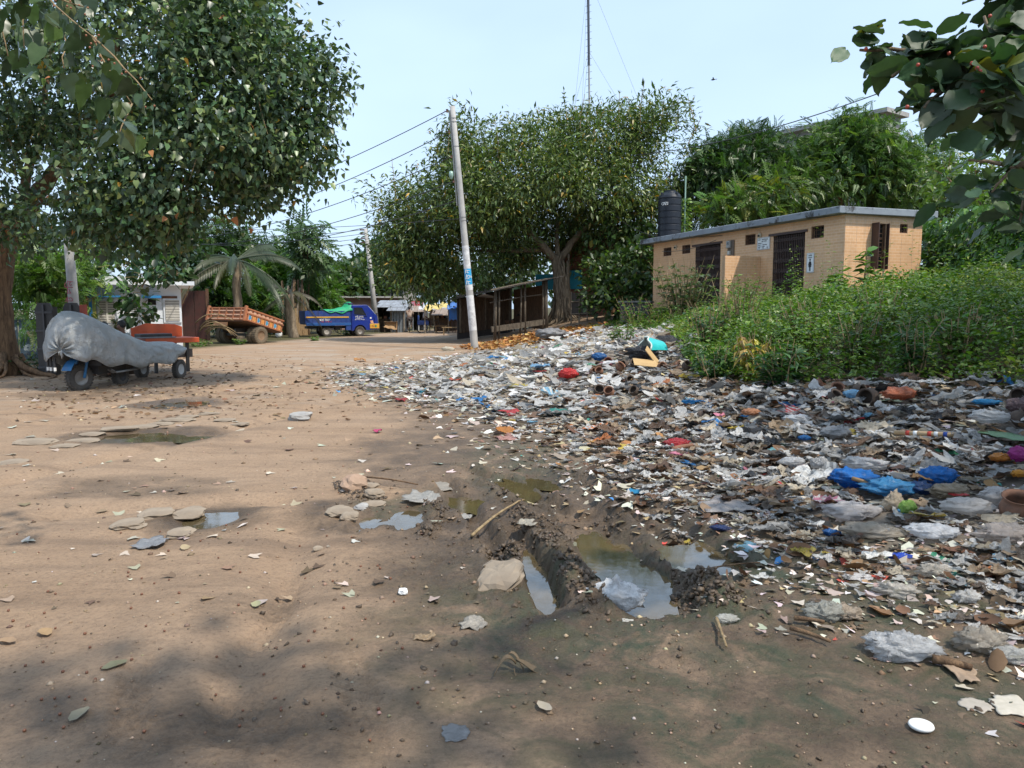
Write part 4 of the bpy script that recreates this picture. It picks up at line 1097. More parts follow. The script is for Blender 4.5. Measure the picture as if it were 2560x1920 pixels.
def window(u0, u1, z0, z1, place, bars=4):
    w = MB(); f = .03; d0 = -.03
    def bx(a, b, c, e, d, t=.03):
        p0, p1 = Vector(place(a, c, d)), Vector(place(b, e, d - t))
        w.box(tuple((p0 + p1) / 2), tuple(abs(x) for x in (p1 - p0)))
    bx(u0, u1, z0, z0 + f, d0); bx(u0, u1, z1 - f, z1, d0); bx(u0, u0 + f, z0 + f, z1 - f, d0); bx(u1 - f, u1, z0 + f, z1 - f, d0)
    o = w.build('window', RUST, tb)
    for k in range(bars):
        w = MB(); a = u0 + (u1 - u0) * (k + 1) / (bars + 1)
        bx(a - .006, a + .006, z0 + f, z1 - f, d0 - .005, .012); w.build('bar', RUST, o)
    for k in range(2):
        w = MB(); a = z0 + (z1 - z0) * (k + 1) / 3
        bx(u0 + f, u1 - f, a - .006, a + .006, d0 - .018, .012); w.build('bar', RUST, o)
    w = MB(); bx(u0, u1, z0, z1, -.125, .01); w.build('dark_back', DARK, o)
for w in W_FRONT:
    if w[0] == 'window': window(*w[1:], front, 5 if w[1] > 3 else 2)
window(*W_SIDE[1][1:], sidew, 2)
# tall side window with one leaf swung open
_, u0, u1, z0, z1 = W_SIDE[0]
window(u0, u1, z0, z1, sidew, 1)
WIN = [o for o in tb.children if o.name.startswith('window')][-1]
for k in range(9):
    MB().box(((u0 + u1) / 2, .045, z0 + .12 + k * .125), (u1 - u0 - .06, .012, .012)).build('bar', RUST, WIN)
sh = MB(); sh.box((u0 - .015, -.135, (z0 + z1) / 2), (.03, .25, z1 - z0)); sh.box((u0 + .004, -.135, (z0 + z1) / 2), (.01, .17, z1 - z0 - .14)); sh.build('shutter', GATE_M, tb)
sh = MB(); sh.box((u1 + .012, -.06, (z0 + z1) / 2), (.02, .1, z1 - z0)); sh.build('shutter', GATE_M, tb)
# collapsible lattice gates
def gate(u0, u1, z1):
    g = MB(); g.box((-.012, (u0 + u1) / 2 + .05, z1 - .04), (.05, u1 - u0 + .3, .07)); fr = g.build('gate', GATE_M, tb)
    n = int((u1 - u0) / .075)
    for k in range(n + 1):
        MB().box((.03, u0 + (u1 - u0) * k / n * .985 + .01, (z1 - .09) / 2), (.02, .022, z1 - .1)).build('slat', GATE_M, fr)
    lat = MB()
    for k in range(n):
        a, b = u0 + (u1 - u0) * k / n, u0 + (u1 - u0) * (k + 1) / n
        for j in range(7):
            zc = .12 + j * .31
            for (p, q) in (((a, zc), (b, zc + .15)), ((b, zc), (a, zc + .15))):
                lat.tube([(.018, p[0], p[1]), (.018, q[0], q[1])], .008, 4, False)
    o = lat.build('lattice', GATE_M, fr); o['kind'] = 'stuff'
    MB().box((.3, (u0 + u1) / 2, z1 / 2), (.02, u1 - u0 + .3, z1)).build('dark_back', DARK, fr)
    MB().box((.012, (u0 + u1) / 2 + .02, z1 * .47), (.05, .05, .07), bev=.01).build('padlock', STEEL, fr)
gate(1.555, 2.97, 2.28); gate(5.73, 7.28, 2.28)
# tiled privacy screen standing out from the front wall
ps = (3.57, 1.31, 1.62)
class _S: pass
tile_wall(tb, ps[1], ps[2], [], lambda u, w, d: (-ps[1] - .01 + u, ps[0] - d - .0, w), tw=.40)
MB().box((-ps[1] / 2 - .01, ps[0] + .075, ps[2] / 2), (ps[1] - .02, .13, ps[2] - .006)).build('screen_wall', MORTAR, tb)

def tw(u, w, d):      # world point on the front wall
    b = NEAR + AX * u - BX * d
    return Vector((b[0], b[1], ZF + w))
RZF = math.atan2(BX[1], BX[0]) - math.pi / 2       # text facing outward from the front wall
FR = (math.pi / 2, 0, math.atan2(-AX[1], -AX[0]))
INK = M('black_print', (.03, .03, .035), rough=.7)
INK2 = M('grey_print', (.12, .12, .15), rough=.7)
sg = thing('restroom_sign', 'white sign with a dark figure of a woman beside the brown gate', 'sign', tw(1.28, 1.3, .016), FR[2])
sg['group'] = 'signs on the toilet block'
MB().box((0, -.006, 0), (.30, .014, .56), bev=.003).build('board', M('sign_white', (.80, .82, .84), (.74, .76, .78), rough=.4), sg)
def strip(pts, nm='border', parent=sg, mat=INK2, y=-.0155, w=.006):
    m_ = MB()
    for (a, b), (c, d) in zip(pts, pts[1:] + pts[:1]):
        m_.box(((a + c) / 2, y, (b + d) / 2), (abs(c - a) + w, .003, abs(d - b) + w))
    return m_.build(nm, mat, parent)
strip([(-.13, -.26), (.13, -.26), (.13, .26), (-.13, .26)])
text('মহিলা', .062, INK, sg, (0, -.015, .205), (math.pi / 2, 0, 0))
text('টয়লেট', .056, INK, sg, (0, -.015, .145), (math.pi / 2, 0, 0))
fg = MB(); rot = Matrix.Rotation(math.pi / 2, 4, 'X')
fg.prism([(.03 * math.cos(a * .3927), .085 + .033 * math.sin(a * .3927)) for a in range(16)], .003, Matrix.Translation((0, -.0135, 0)) @ rot)
fg.prism([(-.035, .04), (.035, .04), (.05, .02), (.075, -.075), (.06, -.08), (.038, -.02), (.06, -.125), (.03, -.125), (.028, -.235), (.005, -.235), (.004, -.125), (-.004, -.125), (-.005, -.235), (-.028, -.235), (-.03, -.125), (-.06, -.125), (-.038, -.02), (-.06, -.08), (-.075, -.075), (-.05, .02)], .003, Matrix.Translation((0, -.0135, 0)) @ rot)
fg.build('pictogram', INK, sg)
nb_ = thing('notice_board', 'white notice board with lines of print under the round lamp', 'sign', tw(3.42, 2.02, .016), FR[2], group='signs on the toilet block')
MB().box((0, -.006, 0), (.62, .014, .38), bev=.003).build('board', M('notice_white', (.74, .78, .80), (.66, .70, .73), rough=.4), nb_)
strip([(-.29, -.17), (.29, -.17), (.29, .17), (-.29, .17)], parent=nb_)
for j, (a, b) in enumerate((('সেবার', 'পাবলিক টয়লেট'), ('', 'মূল্য তালিকা'), ('প্রস্রাব', '৫'), ('টয়লেট', '১০ টাকা মাত্র'), ('গোসল', '১৫ টাকা'))):
    if a: text(a, .045, INK, nb_, (-.26, -.015, .12 - j * .055), (math.pi / 2, 0, 0), align='LEFT')
    text(b, .045, INK, nb_, (-.08, -.015, .12 - j * .055), (math.pi / 2, 0, 0), align='LEFT')
for k in (-.2, 0, .2):
    strip([(k - .02, -.15), (k + .02, -.15), (k + .02, -.115), (k - .02, -.115)], 'emblem', nb_, INK2, w=.01)
mt = thing('electric_meter', 'grey electric meter on a board between the gate and the screen wall', 'meter', tw(5.15, 2.0, .02), FR[2])
MB().box((.04, -.01, -.05), (.34, .03, .62)).build('backboard', M('meter_board', (.20, .15, .11), (.13, .1, .08)), mt)
MB().box((0, -.07, .12), (.2, .09, .24), bev=.015).build('meter_case', M('meter_grey', (.38, .38, .37), (.3, .3, .29), rough=.5), mt)
MB().box((0, -.118, .15), (.12, .006, .09)).build('meter_window', GLASS, mt)
MB().box((.01, -.06, -.16), (.13, .07, .13), bev=.01).build('fuse_box', M('fuse_white', (.55, .53, .48), rough=.5), mt)
mb = MB(); mb.tube([(0, -.05, -.22), (-.02, -.04, -.3), (-.12, -.03, -.34), (-.16, -.03, -.45)], .008, 5); mb.build('cable', BLACK, mt)
MB().box((-.04, -.05, -.40), (.42, .12, .02)).build('rusty_bracket', RUST, mt)
for u, lab in ((3.62, 'round white lamp holder above the notice board'), (8.6, 'round white lamp holder between the two far windows')):
    lt = thing('lamp_holder', lab, 'lamp', tw(u, 2.28, .012), FR[2], group='lamp holders on the toilet block')
    RX = Matrix.Rotation(math.pi / 2, 4, 'X')
    MB().lathe([(0, 0), (.085, 0), (.085, .03), (.05, .04), (0, .04)], 16, RX).build('base', M('lamp_cream', (.62, .52, .38), (.5, .42, .3), rough=.5), lt)
    MB().lathe([(.03, .035), (.035, .08), (0, .085)], 10, Matrix.Translation((.01, 0, -.01)) @ RX).build('socket', BLACK, lt)

# water tank on the roof
pt = at(1673, 590, 30.3)
wt = thing('water_tank', 'black ribbed plastic water tank on the far end of the toilet roof', 'water tank', (pt.x, pt.y, ZT + .19))
TANK = M('black_tank_plastic', (.008, .011, .018), (.012, .015, .022), rough=.4, spec=.4, dirt=(.035, .035, .04), dirt_amt=.3)
prof = [(0, 0), (.44, 0), (.455, .03)]
z = .06
for k in range(6):
    prof += [(.455, z), (.455, z + .17), (.435, z + .19), (.435, z + .215), (.455, z + .235)]; z += .245
prof += [(.455, z + .02), (.43, z + .09), (.36, z + .17), (.25, z + .22), (.24, z + .25), (.24, z + .3), (0, z + .31)]
MB().lathe(prof, 40).build('tank_body', TANK, wt, smooth=False)
for k in range(4):
    a = k * math.pi / 2 + .5
    MB().box((.40 * math.cos(a), .40 * math.sin(a), z + .1), (.09, .1, .2), rz=a, bev=.015).build('lug', TANK, wt)
for i, ch in enumerate('GAZI'):
    a = -math.pi / 2 - .62 + i * .15 - math.atan2(pt.x, pt.y)
    text(ch, .17, WHITE, wt, (.460 * math.cos(a), .460 * math.sin(a), 1.28), (math.pi / 2, 0, a + math.pi / 2), extrude=.003)
vp_ = at(1711, 590, 31.0)
vt = thing('vine_covered_pipe', 'pale vertical pipe wrapped in yellow-green creeper beside the water tank', 'pipe', (vp_.x, vp_.y, ZT + .1))
MB().tube([(0, 0, 0), (0, 0, 2.6)], .03, 8).build('pipe', M('pvc_green', (.30, .45, .36), rough=.5), vt)
n = 380
a = NR.uniform(0, 6.28, n); zz = NR.uniform(.1, 1.75, n); rr = NR.uniform(.03, .24, n) * (1.1 - .3 * zz / 1.75)
lp = np.stack([rr * np.cos(a), rr * np.sin(a), zz], 1); dd = np.stack([np.cos(a), np.sin(a), -.4 + 0 * a], 1)
lc = palette(n, [(.12, .22, .05), (.22, .30, .05), (.07, .14, .04)], [.5, .25, .25])
o = link('creeper', scatter_mesh('creeper', SHAPES['small'], lp, rot_mats(dd, NR.normal(0, .6, n)), NR.uniform(.09, .16, n), lc, LEAF_A), vt); o['kind'] = 'stuff'
# ---------------------------------------------------------------- vehicles
def wheel(parent, c, r, w, axis_rz=0.0, rim_mat=None, tread=True, name='wheel', hub=True, tyre_mat=None, tilt=0):
    """upright wheel, axle along local y turned by axis_rz"""
    e = bpy.data.objects.new(name, None); COL.objects.link(e); e.parent = parent; e.location = c; e.rotation_euler = (tilt, 0, axis_rz); e.empty_display_size = .1
    R = Matrix.Rotation(math.pi / 2, 4, 'X')
    ri = r * .56
    prof = [(ri, -w * .42), (r * .80, -w * .5), (r * .95, -w * .44), (r, -w * .3), (r, w * .3), (r * .95, w * .44), (r * .80, w * .5), (ri, w * .42)]
    t = MB(); t.lathe(prof, 28, R)
    if tread:
        n = 26
        for k in range(n):
            a = 2 * math.pi * k / n
            for s in (-1, 1):
                T = Matrix.Rotation(-a, 4, 'Y') @ Matrix.Translation((r * 1.0, s * w * .25, 0)) @ Matrix.Rotation(s * .35, 4, 'X')
                t.box((0, 0, 0), (r * .07, w * .42, r * .12), T)
    t.build('tyre', tyre_mat or RUBBER, e)
    m = MB(); m.lathe([(ri * 1.01, -w * .40), (ri * .92, -w * .3), (ri * .85, 0), (ri * .55, -.02 * w), (ri * .5, -w * .22), (ri * .22, -w * .28), (0, -w * .28)], 24, R)
    m.lathe([(0, w * .2), (ri * .5, w * .2), (ri * .9, w * .3), (ri * 1.01, w * .40)], 24, R)
    m.build('rim', rim_mat or STEEL, e)
    if hub:
        for k in range(5):
            a = k * 1.2566
            MB().tube([(ri * .33 * math.cos(a), w * .3, ri * .33 * math.sin(a)), (ri * .33 * math.cos(a), w * .2, ri * .33 * math.sin(a))], ri * .06, 6).build('nut', STEEL, e)
    return e
def frame_of(a, b):
    d = Vector(b) - Vector(a); return math.atan2(d.y, d.x)

# ---- covered three-wheel cargo rickshaw --------------------------------------------
A = on_ground(200, 975); B = on_ground(402, 944)
rz = frame_of(A, B); Lw = (Vector((B.x, B.y, 0)) - Vector((A.x, A.y, 0))).length
rk = thing('cargo_rickshaw', 'three-wheeled cargo rickshaw parked by the big trunk under a grey plastic sheet', 'rickshaw', (A.x, A.y, (A.z + B.z) / 2 - .02), rz)
BLUE = M('blue_rickshaw_paint', (.03, .16, .36), (.025, .12, .28), rough=.45, dirt=(.16, .13, .1), dirt_amt=.45)
k = A.y / F_PX
wr = 33 * k
wheel(rk, (0, 0, wr), wr, .16, -0.28, STEEL)
fk = MB()
for s in (-.11, .11): fk.tube([(0, s, wr), (.12, s, .62), (.2, s * .8, .95)], .028, 8)
fk.build('fork', BLUE, rk, smooth=True)
mud = MB(); mud.grid(lambda u, v: (.42 * math.cos(2.7 - u * 2.1) * 1.0 + .02, -.1 + v * .2, wr + .40 * math.sin(2.7 - u * 2.1)), 10, 2); mud.build('mudguard', BLUE, rk, solid=.012)
ha = MB(); ha.tube([(.2, -.38, 1.1), (.22, -.1, 1.06), (.22, .1, 1.06), (.2, .38, 1.1)], .018, 8); ha.build('handlebar', STEEL, rk)
body = MB(); body.box((1.0, 0, .55), (1.7, .78, .1)); body.box((.7, 0, .42), (.9, .5, .2)); body.box((Lw - .4, 0, .55), (1.4, .74, .08)); body.build('chassis', BLACK, rk)
rl = MB()
for y in (-.40, -.32): rl.tube([(.45, y, .40), (.6, y, .33), (1.6, y, .36)], .018, 6)
rl.build('step_rail', STEEL, rk)
for s in (-.48, .48): wheel(rk, (Lw, s, wr * .85), wr * .85, .13, 0, M('pale_rim', (.5, .5, .48)))
wheel(rk, (1.15, -.1, .22), .22, .14, 0, BLACK, name='spare_wheel')
lo = MB()
for i, x in enumerate((-.22, -.3, -.36)): lo.tube([(x, .5 - .13 * i, .72), (x, .5 - .13 * i, .40)], .022, 6)
lo.build('front_guard', BLACK, rk)
lv = MB()
for i, x in enumerate((-.22, -.3, -.36)): lv.tube([(x, .5 - .13 * i, .50), (x, .5 - .13 * i, .43)], .026, 6)
o = lv.build('white_knobs', WHITE, rk); o['kind'] = 'stuff'
seatb = MB(); seatb.box((.6, 0, .85), (.6, .5, .4), bev=.06); seatb.box((1.4, 0, .7), (1.2, .7, .3), bev=.06); seatb.build('load', M('load_cloth', (.2, .19, .18)), rk)
def tarp_mat():
    m, n, l, p, out = nt('grey_plastic_sheet')
    pos = coords(n)
    f = noise(n, l, 2.2, 6, .65, pos, .5)
    c = mixc(n, l, mrange(n, l, f, .3, .7), (.50, .50, .48), (.34, .37, .38))
    c = mixc(n, l, mrange(n, l, noise(n, l, 1.1, 5, .6, pos), .55, .75, 0, .6), c, (.44, .41, .33))
    l.new(c, p.inputs['Base Color']); p.inputs['Roughness'].default_value = .35
    bumpn(n, l, p, noise(n, l, 5, 6, .65, pos, 1.6), .9, .08)
    t = n.new('ShaderNodeBsdfTranslucent'); l.new(c, t.inputs['Color'])
    mx = n.new('ShaderNodeMixShader'); mx.inputs[0].default_value = .2
    l.new(p.outputs[0], mx.inputs[1]); l.new(t.outputs[0], mx.inputs[2]); l.new(mx.outputs[0], out.inputs['Surface'])
    return m
TARP = tarp_mat()
SEC = [(-.40, .50, 1.40, .60), (-.15, .53, 1.52, .60), (.3, .55, 1.44, .50), (.9, .56, 1.24, .43), (1.5, .56, 1.02, .40), (2.0, .58, .89, .40), (2.5, .58, .87, .42), (2.95, .57, .86, .52), (3.15, .52, .80, .62)]
def sec_pt(x, v):
    X_ = [q[0] for q in SEC]; hw, zt, zb = [float(np.interp(x, X_, [q[i] for q in SEC])) for i in (1, 2, 3)]
    t = v * math.pi; c, s_ = math.cos(t), math.sin(t)
    peak = .10 * math.exp(-((x + .2) / .5) ** 2)
    y = hw * math.copysign(abs(c) ** .62, c) + .04; z = zb + (zt - zb) * max(s_, 0) ** .68 + peak * math.exp(-((c - .1) / .4) ** 2)
    return y, z
def tarp_pt(u, v):
    x, y, z = tarp_raw(u, v); return (x + .10 * (1 - sstep(0, .6, u)), (y - .04) * .9 + .02, z)
def tarp_raw(u, v):
    v = 1 - v
    wr_ = .16 * (.16 - abs(float(fbm(np.array([u * 8 + v * 3]), np.array([v * 6 - u * 4]), octv=4, seed=3)[0])))
    if u < .28:               # front sheet drawn in to the knot
        r = u / .28; y1, z1 = sec_pt(-.40, v); ky, kz = .06, .86
        rr = r ** 1.15; y = ky + (y1 - ky) * rr; z = kz + (z1 - kz) * rr
        th = math.atan2(z - kz, y - ky); f = math.sin(th * 15 + 1.5 * math.sin(th * 4)) * .05 * math.sin(math.pi * min(1, r * 1.15 + .08)) * (1.25 - r)
        return (-.47 + .10 * r ** 2 - .09 * math.sin(math.pi * r) + f * 1.2 + wr_ * .6 * r, y, z - .02 * math.sin(math.pi * r))
    w = (u - .28) / .72; x = -.40 + 3.55 * w
    y, z = sec_pt(x, v); e = abs(v - .5) * 2
    fold = .035 * math.sin(w * 30 + e * 5) * sstep(.35, 1, e) + .03 * math.sin(w * 16 - e * 9) * sstep(.2, .8, e) + wr_
    hem = .05 * math.sin(w * 21 + 1) * sstep(.8, 1, e)
    return (x, y + math.copysign(fold, y), z + wr_ * .6 + hem)
sht = MB(); sht.grid(tarp_pt, 84, 40)
cover = sht.build('cover', TARP, rk, smooth=True, solid=.006); cover['label'] = 'grey dusty plastic sheet tied over the rickshaw'
kn = MB()
for i in range(7):
    a = i * .9; kn.tube([(-.47, .06, .86), (-.52, .06 + .07 * math.cos(a), .85 + .06 * math.sin(a)), (-.50, .06 + .10 * math.cos(a), .82 + .10 * math.sin(a))], [.03, .022, .014], 5)
kn.tube([(-.47, .06, .88), (-.52, .05, .78), (-.50, .07, .68)], [.035, .03, .012], 6)
kn.build('knot', TARP, rk, smooth=True, loc=(.10, -.02, 0))
seam = MB()
for i in range(14):
    q = tarp_pt(.345 + .004 * (i % 2), .62 + i * .026); seam.box((q[0], q[1] - .012, q[2]), (.05, .014, .018), rz=.3)
o = seam.build('stitching', M('pale_cord', (.42, .40, .35)), rk); o['kind'] = 'stuff'

# ---- orange flat trailer with low bench board ---------------------------------------
ORANGE = M('orange_red_paint', (.52, .085, .02), (.42, .07, .02), rough=.5, dirt=(.25, .12, .06), dirt_amt=.4)
A = at(362, 855, 19.2); B = at(490, 850, 20.2)
rz = frame_of((A.x, A.y, 0), (B.x, B.y, 0)); L = (Vector((B.x, B.y, 0)) - Vector((A.x, A.y, 0))).length; g = gz1(A.x, A.y)
ft = thing('flat_trailer', 'orange flat trailer with a low headboard standing behind the covered rickshaw', 'trailer', (A.x, A.y, g), rz)
hb = EYE + (HOR - 850) / F_PX * 19.6 - g + .03
b = MB(); b.box((L / 2, .45, hb), (L * 1.05, 1.1, .06)); b.box((L / 2, -.10, hb - .04), (L * 1.05, .04, .13)); b.build('deck', ORANGE, ft, bevel=.01)
hd = MB(); hd.prism([(0.05, 0), (L * 1.05, 0), (L * 1.05, .26), (L * .9, .33), (L * .32, .36), (.05, .24)], .05, Matrix.Translation((0, .95, hb + .03)) @ Matrix.Rotation(math.pi / 2, 4, 'X')); hd.build('headboard', ORANGE, ft, bevel=.008)
for (x0, w_) in ((.06, .45), (.5, .36)):
    MB().box((x0 + w_ / 2 - .15, .2, hb + .09), (w_, .4, .1), bev=.015).build('seat_cushion', BLACK, ft)
MB().box((.25, -.02, hb + .05), (1.0, .2, .03)).build('loose_plank', M('grey_board', (.22, .22, .23)), ft)
for x in (.3, L - .2):
    for y in (.1, .8): MB().box((x, y, hb / 2 - .05), (.07, .07, hb - .02)).build('leg', BLACK, ft)
ch = MB(); ch.box((L / 2 + .1, .4, hb * .55), (L * .8, .5, .22)); ch.build('chassis', M('grey_brown_frame', (.14, .11, .09)), ft)

# ---- orange dump trailer, nose down --------------------------------------------------
DOR = M('faded_orange_paint', (.38, .145, .065), (.30, .11, .05), rough=.7, scale=5, dirt=(.13, .075, .05), dirt_amt=.8)
DPA = M('pale_strip_paint', (.62, .42, .30), (.5, .26, .16), rough=.6, scale=14)
DPY = M('painted_cream_panel', (.66, .42, .14), (.58, .30, .08), rough=.6, scale=9)
DPW = M('painted_pale_panel', (.62, .52, .42), (.52, .34, .22), rough=.6, scale=9)
DPB = M('painted_blue_motif', (.05, .27, .45), (.04, .2, .36), rough=.6)
W0 = on_ground(632, 859); Yd = W0.y
# side panel facing us: from the tail corner (612,770) to the nose (702,800..830)
tl, tr_ = at(612, 800, Yd - .9), at(703, 830, Yd + 1.1)
rz = frame_of((tl.x, tl.y, 0), (tr_.x, tr_.y, 0)); Ld = math.hypot(tr_.x - tl.x, tr_.y - tl.y)
pitch = math.atan2(tr_.z - tl.z, Ld); LL = Ld / math.cos(pitch)
g = gz1(tl.x, tl.y)
dt = thing('dump_trailer', 'faded orange dump trailer tipped nose down with painted side squares', 'trailer', (tl.x, tl.y, g), rz)
bed = bpy.data.objects.new('tipping_bed', None); COL.objects.link(bed); bed.parent = dt; bed.location = (0, 0, tl.z - g); bed.rotation_euler = (0, -pitch, 0)
hp = 30 * Yd / F_PX; Wd = 2.35
s_ = MB(); s_.box((LL / 2, 0, hp / 2), (LL, .05, hp)); s_.build('side_panel', DOR, bed)
s_ = MB(); s_.box((LL / 2, Wd, hp / 2), (LL, .05, hp)); s_.build('side_panel', DOR, bed)
for zz in (.02, hp * .60, hp * .97): MB().box((LL / 2, -.045, zz), (LL * 1.01, .06, .06)).build('rail', DOR, bed)
MB().box((LL / 2, -.032, hp * .70), (LL * .97, .012, .045)).build('pale_stripe', DPA, bed)
NP = 8
for k in range(NP):
    x0 = .1 + (LL - .2) * k / NP; wd = (LL - .2) / NP
    MB().box((x0 + wd * .5, -.034, hp * .30), (wd * .74, .014, hp * .44)).build('panel', DPW if k % 2 == 0 else DPY, bed)
    MB().box((x0, -.045, hp * .3), (.05, .05, hp * .52)).build('rib', DOR, bed)
    MB().box((x0 + wd * .5, -.034, hp * .82), (wd * .6, .014, hp * .17)).build('lettering_strip', DPA, bed)
    mo = MB(); mo.prism([(.075 * (1 + .2 * math.cos(3 * a)) * math.cos(a), .1 * math.sin(a)) for a in [i * .3142 for i in range(20)]], .006, Matrix.Translation((x0 + wd * .5, -.040, hp * .30)) @ Matrix.Rotation(math.pi / 2, 4, 'X'))
    mo.build('motif', DPB if k % 2 == 0 else M('orange_motif', (.62, .24, .06), (.5, .2, .06)), bed)
MB().box((LL / 2, Wd / 2, -.03), (LL, Wd, .06)).build('bed_floor', RUST, bed)
MB().box((LL, Wd / 2, hp / 2), (.05, Wd, hp)).build('front_panel', DOR, bed)
tg = MB(); tg.box((0, Wd / 2, hp * .52), (.05, Wd - .1, hp * .96)); tgo = tg.build('tailgate', DOR, bed)
for zz in (.05, hp * .42, hp * .76, hp * 1.0): MB().box((-.04, Wd / 2, zz), (.05, Wd - .12, .05)).build('rail', DPA if 0 < zz < hp * .9 else DOR, tgo)
for k in range(5): MB().box((-.045, .25 + (Wd - .5) * k / 4, hp * .5), (.05, .07, hp * .9)).build('rib', DOR, tgo)
for y in (0, Wd): MB().box((-.03, y, hp * .55), (.12, .12, hp * 1.25), bev=.01).build('corner_post', DOR, bed)
MB().box((-.02, Wd * .62, -.2), (.05, .85, .17)).build('number_board', M('brown_board', (.24, .12, .06), (.18, .1, .05)), bed)
fr = MB(); fr.box((LL * .5, Wd * .32, .62), (LL * .9, .1, .16)); fr.box((LL * .5, Wd * .68, .62), (LL * .9, .1, .16)); fr.box((LL * .28, Wd / 2, .42), (.12, Wd * .9, .12)); fr.build('chassis', BLACK, dt)
rw = 21.5 * Yd / F_PX
lx = (W0 - Vector((tl.x, tl.y, g))); lx = Matrix.Rotation(-rz, 4, 'Z') @ lx
DRIM = M('dusty_rim', (.16, .09, .05), (.22, .15, .09), rough=.8)
MUDDY = M('muddy_tyre', (.17, .13, .085), (.10, .08, .055), rough=.9, scale=7, bump=.2)
for y in (.0, .31, Wd - .35, Wd - .05): wheel(dt, (lx.x + .05, y, rw - .02), rw, .27, 0, DRIM, tyre_mat=MUDDY)
# white drum and grey jerrican under its nose
p = on_ground(697, 844); o = MB(); o.lathe([(0, 0), (.14, .02), (.19, .12), (.19, .26), (.12, .36), (.05, .4), (0, .4)], 14); o2 = tag(o.build('plastic_jar', WHITE, None, True, loc=(p.x, p.y, gz1(p.x, p.y))), 'round white plastic jar on the ground under the dump trailer nose', 'jar')

# ---- blue pickup truck ---------------------------------------------------------------
PB = M('truck_blue_paint', (.010, .028, .27), (.012, .035, .22), rough=.35, coat=.4, scale=2, dirt=(.06, .07, .13), dirt_amt=.35)
PB2 = M('bed_blue_paint', (.012, .05, .24), (.01, .04, .17), rough=.55, scale=4, dirt=(.08, .07, .08), dirt_amt=.5)
YEL = M('yellow_paint', (.62, .36, .05), (.55, .28, .04), rough=.5, scale=6)
W1 = at(818, 842, 44.0); W2 = at(901, 839, 44.9)
kpx = (W1.y) / F_PX
rz = frame_of((W1.x, W1.y, 0), (W2.x, W2.y, 0)); base_l = math.hypot(W2.x - W1.x, W2.y - W1.y)
tr = thing('blue_truck', 'small blue dump truck with a green net over its load parked by the far pole', 'truck', (W1.x, W1.y, (W1.z + W2.z) / 2), rz)
u = base_l / 84.0            # metres per source pixel along the side
wr = 12.2 * u
X = lambda px: (px - 817) * u
Z = lambda py: (843 - py) * u - .02
Wt = 1.5
RIMW = M('worn_white_rim', (.45, .42, .38), (.2, .17, .14), rough=.7, scale=18)
for x, w_ in ((0, .16), (base_l, .2)):
    wheel(tr, (x, .12, wr), wr, .2, 0, RIMW if x == 0 else STEEL); wheel(tr, (x, Wt - .12, wr), wr, .2, 0, STEEL)
wheel(tr, (0, .36, wr), wr, .18, 0, BLACK)
bd = MB(); bd.box(((X(765) + X(876)) / 2, 0.0, (Z(779) + Z(808)) / 2), (X(876) - X(765), .05, Z(779) - Z(808))); bd.build('bed_side', PB2, tr)
bd = MB(); bd.box(((X(765) + X(876)) / 2, Wt, (Z(779) + Z(808)) / 2), (X(876) - X(765), .05, Z(779) - Z(808))); bd.build('bed_side', PB2, tr)
for x in (X(765), X(876)): MB().box((x, Wt / 2, (Z(779) + Z(810)) / 2), (.05, Wt + .05, Z(779) - Z(810))).build('bed_end', PB2, tr)
MB().box(((X(765) + X(876)) / 2, Wt / 2, Z(811)), (X(876) - X(765), Wt, .08)).build('bed_floor', PB2, tr)
MB().box(((X(766) + X(877)) / 2, -.04, Z(812)), (X(877) - X(766), .07, Z(808) - Z(815)), bev=.01).build('bed_sill', M('sill_blue', (.015, .09, .30), (.012, .07, .24), rough=.5), tr)
MB().box(((X(766) + X(872)) / 2, -.035, Z(794.5)), (X(872) - X(766), .03, .075)).build('yellow_rail', YEL, tr)
for px in (770, 783, 797, 811, 825, 839, 853, 866): MB().box((X(px), -.03, (Z(779) + Z(808)) / 2), (.035, .03, Z(779) - Z(808) - .02)).build('rib', PB2, tr)
MB().box(((X(864) + X(877)) / 2, .1, Z(820)), (X(877) - X(864), .3, Z(812) - Z(828)), bev=.03).build('side_tank', PB2, tr)
text('পরিবহন', .2, WHITE, tr, (X(812), -.033, Z(801.5)), (math.pi / 2, 0, 0))
text('সেবা ও পণ্য', .12, M('red_print', (.5, .05, .08)), tr, (X(815), -.033, Z(806)), (math.pi / 2, 0, 0))
# cab: side outline extruded over the width
cabp = [(X(879), Z(829)), (X(879), Z(768)), (X(882), Z(764.5)), (X(917), Z(764)), (X(922), Z(766)), (X(941), Z(787)), (X(946), Z(793)), (X(948), Z(812)), (X(946), Z(826)), (X(913), Z(828))]
arch = []
cx_, r_ = base_l, wr * 1.28
for i in range(9):
    a = math.radians(8 + i * (170 - 8) / 8); arch.append((cx_ + r_ * math.cos(a), wr + r_ * math.sin(a)))
outline = cabp[:-1] + [(arch[0][0] + .02, Z(828))] + arch + [(arch[-1][0] - .02, Z(829))]
cab = MB(); cab.prism(outline, Wt, Matrix.Translation((0, Wt, 0)) @ Matrix.Rotation(math.pi / 2, 4, 'X'))
cab.build('cab', PB, tr, bevel=.03)
def flat(poly, nm, mat, y=-.012, th=.014):
    m_ = MB(); m_.prism(poly, th, Matrix.Translation((0, y + th, 0)) @ Matrix.Rotation(math.pi / 2, 4, 'X')); return m_.build(nm, mat, tr)
flat([(X(886), Z(788)), (X(886), Z(771)), (X(906), Z(771)), (X(917), Z(791)), (X(899), Z(790))], 'side_window', GLASS)
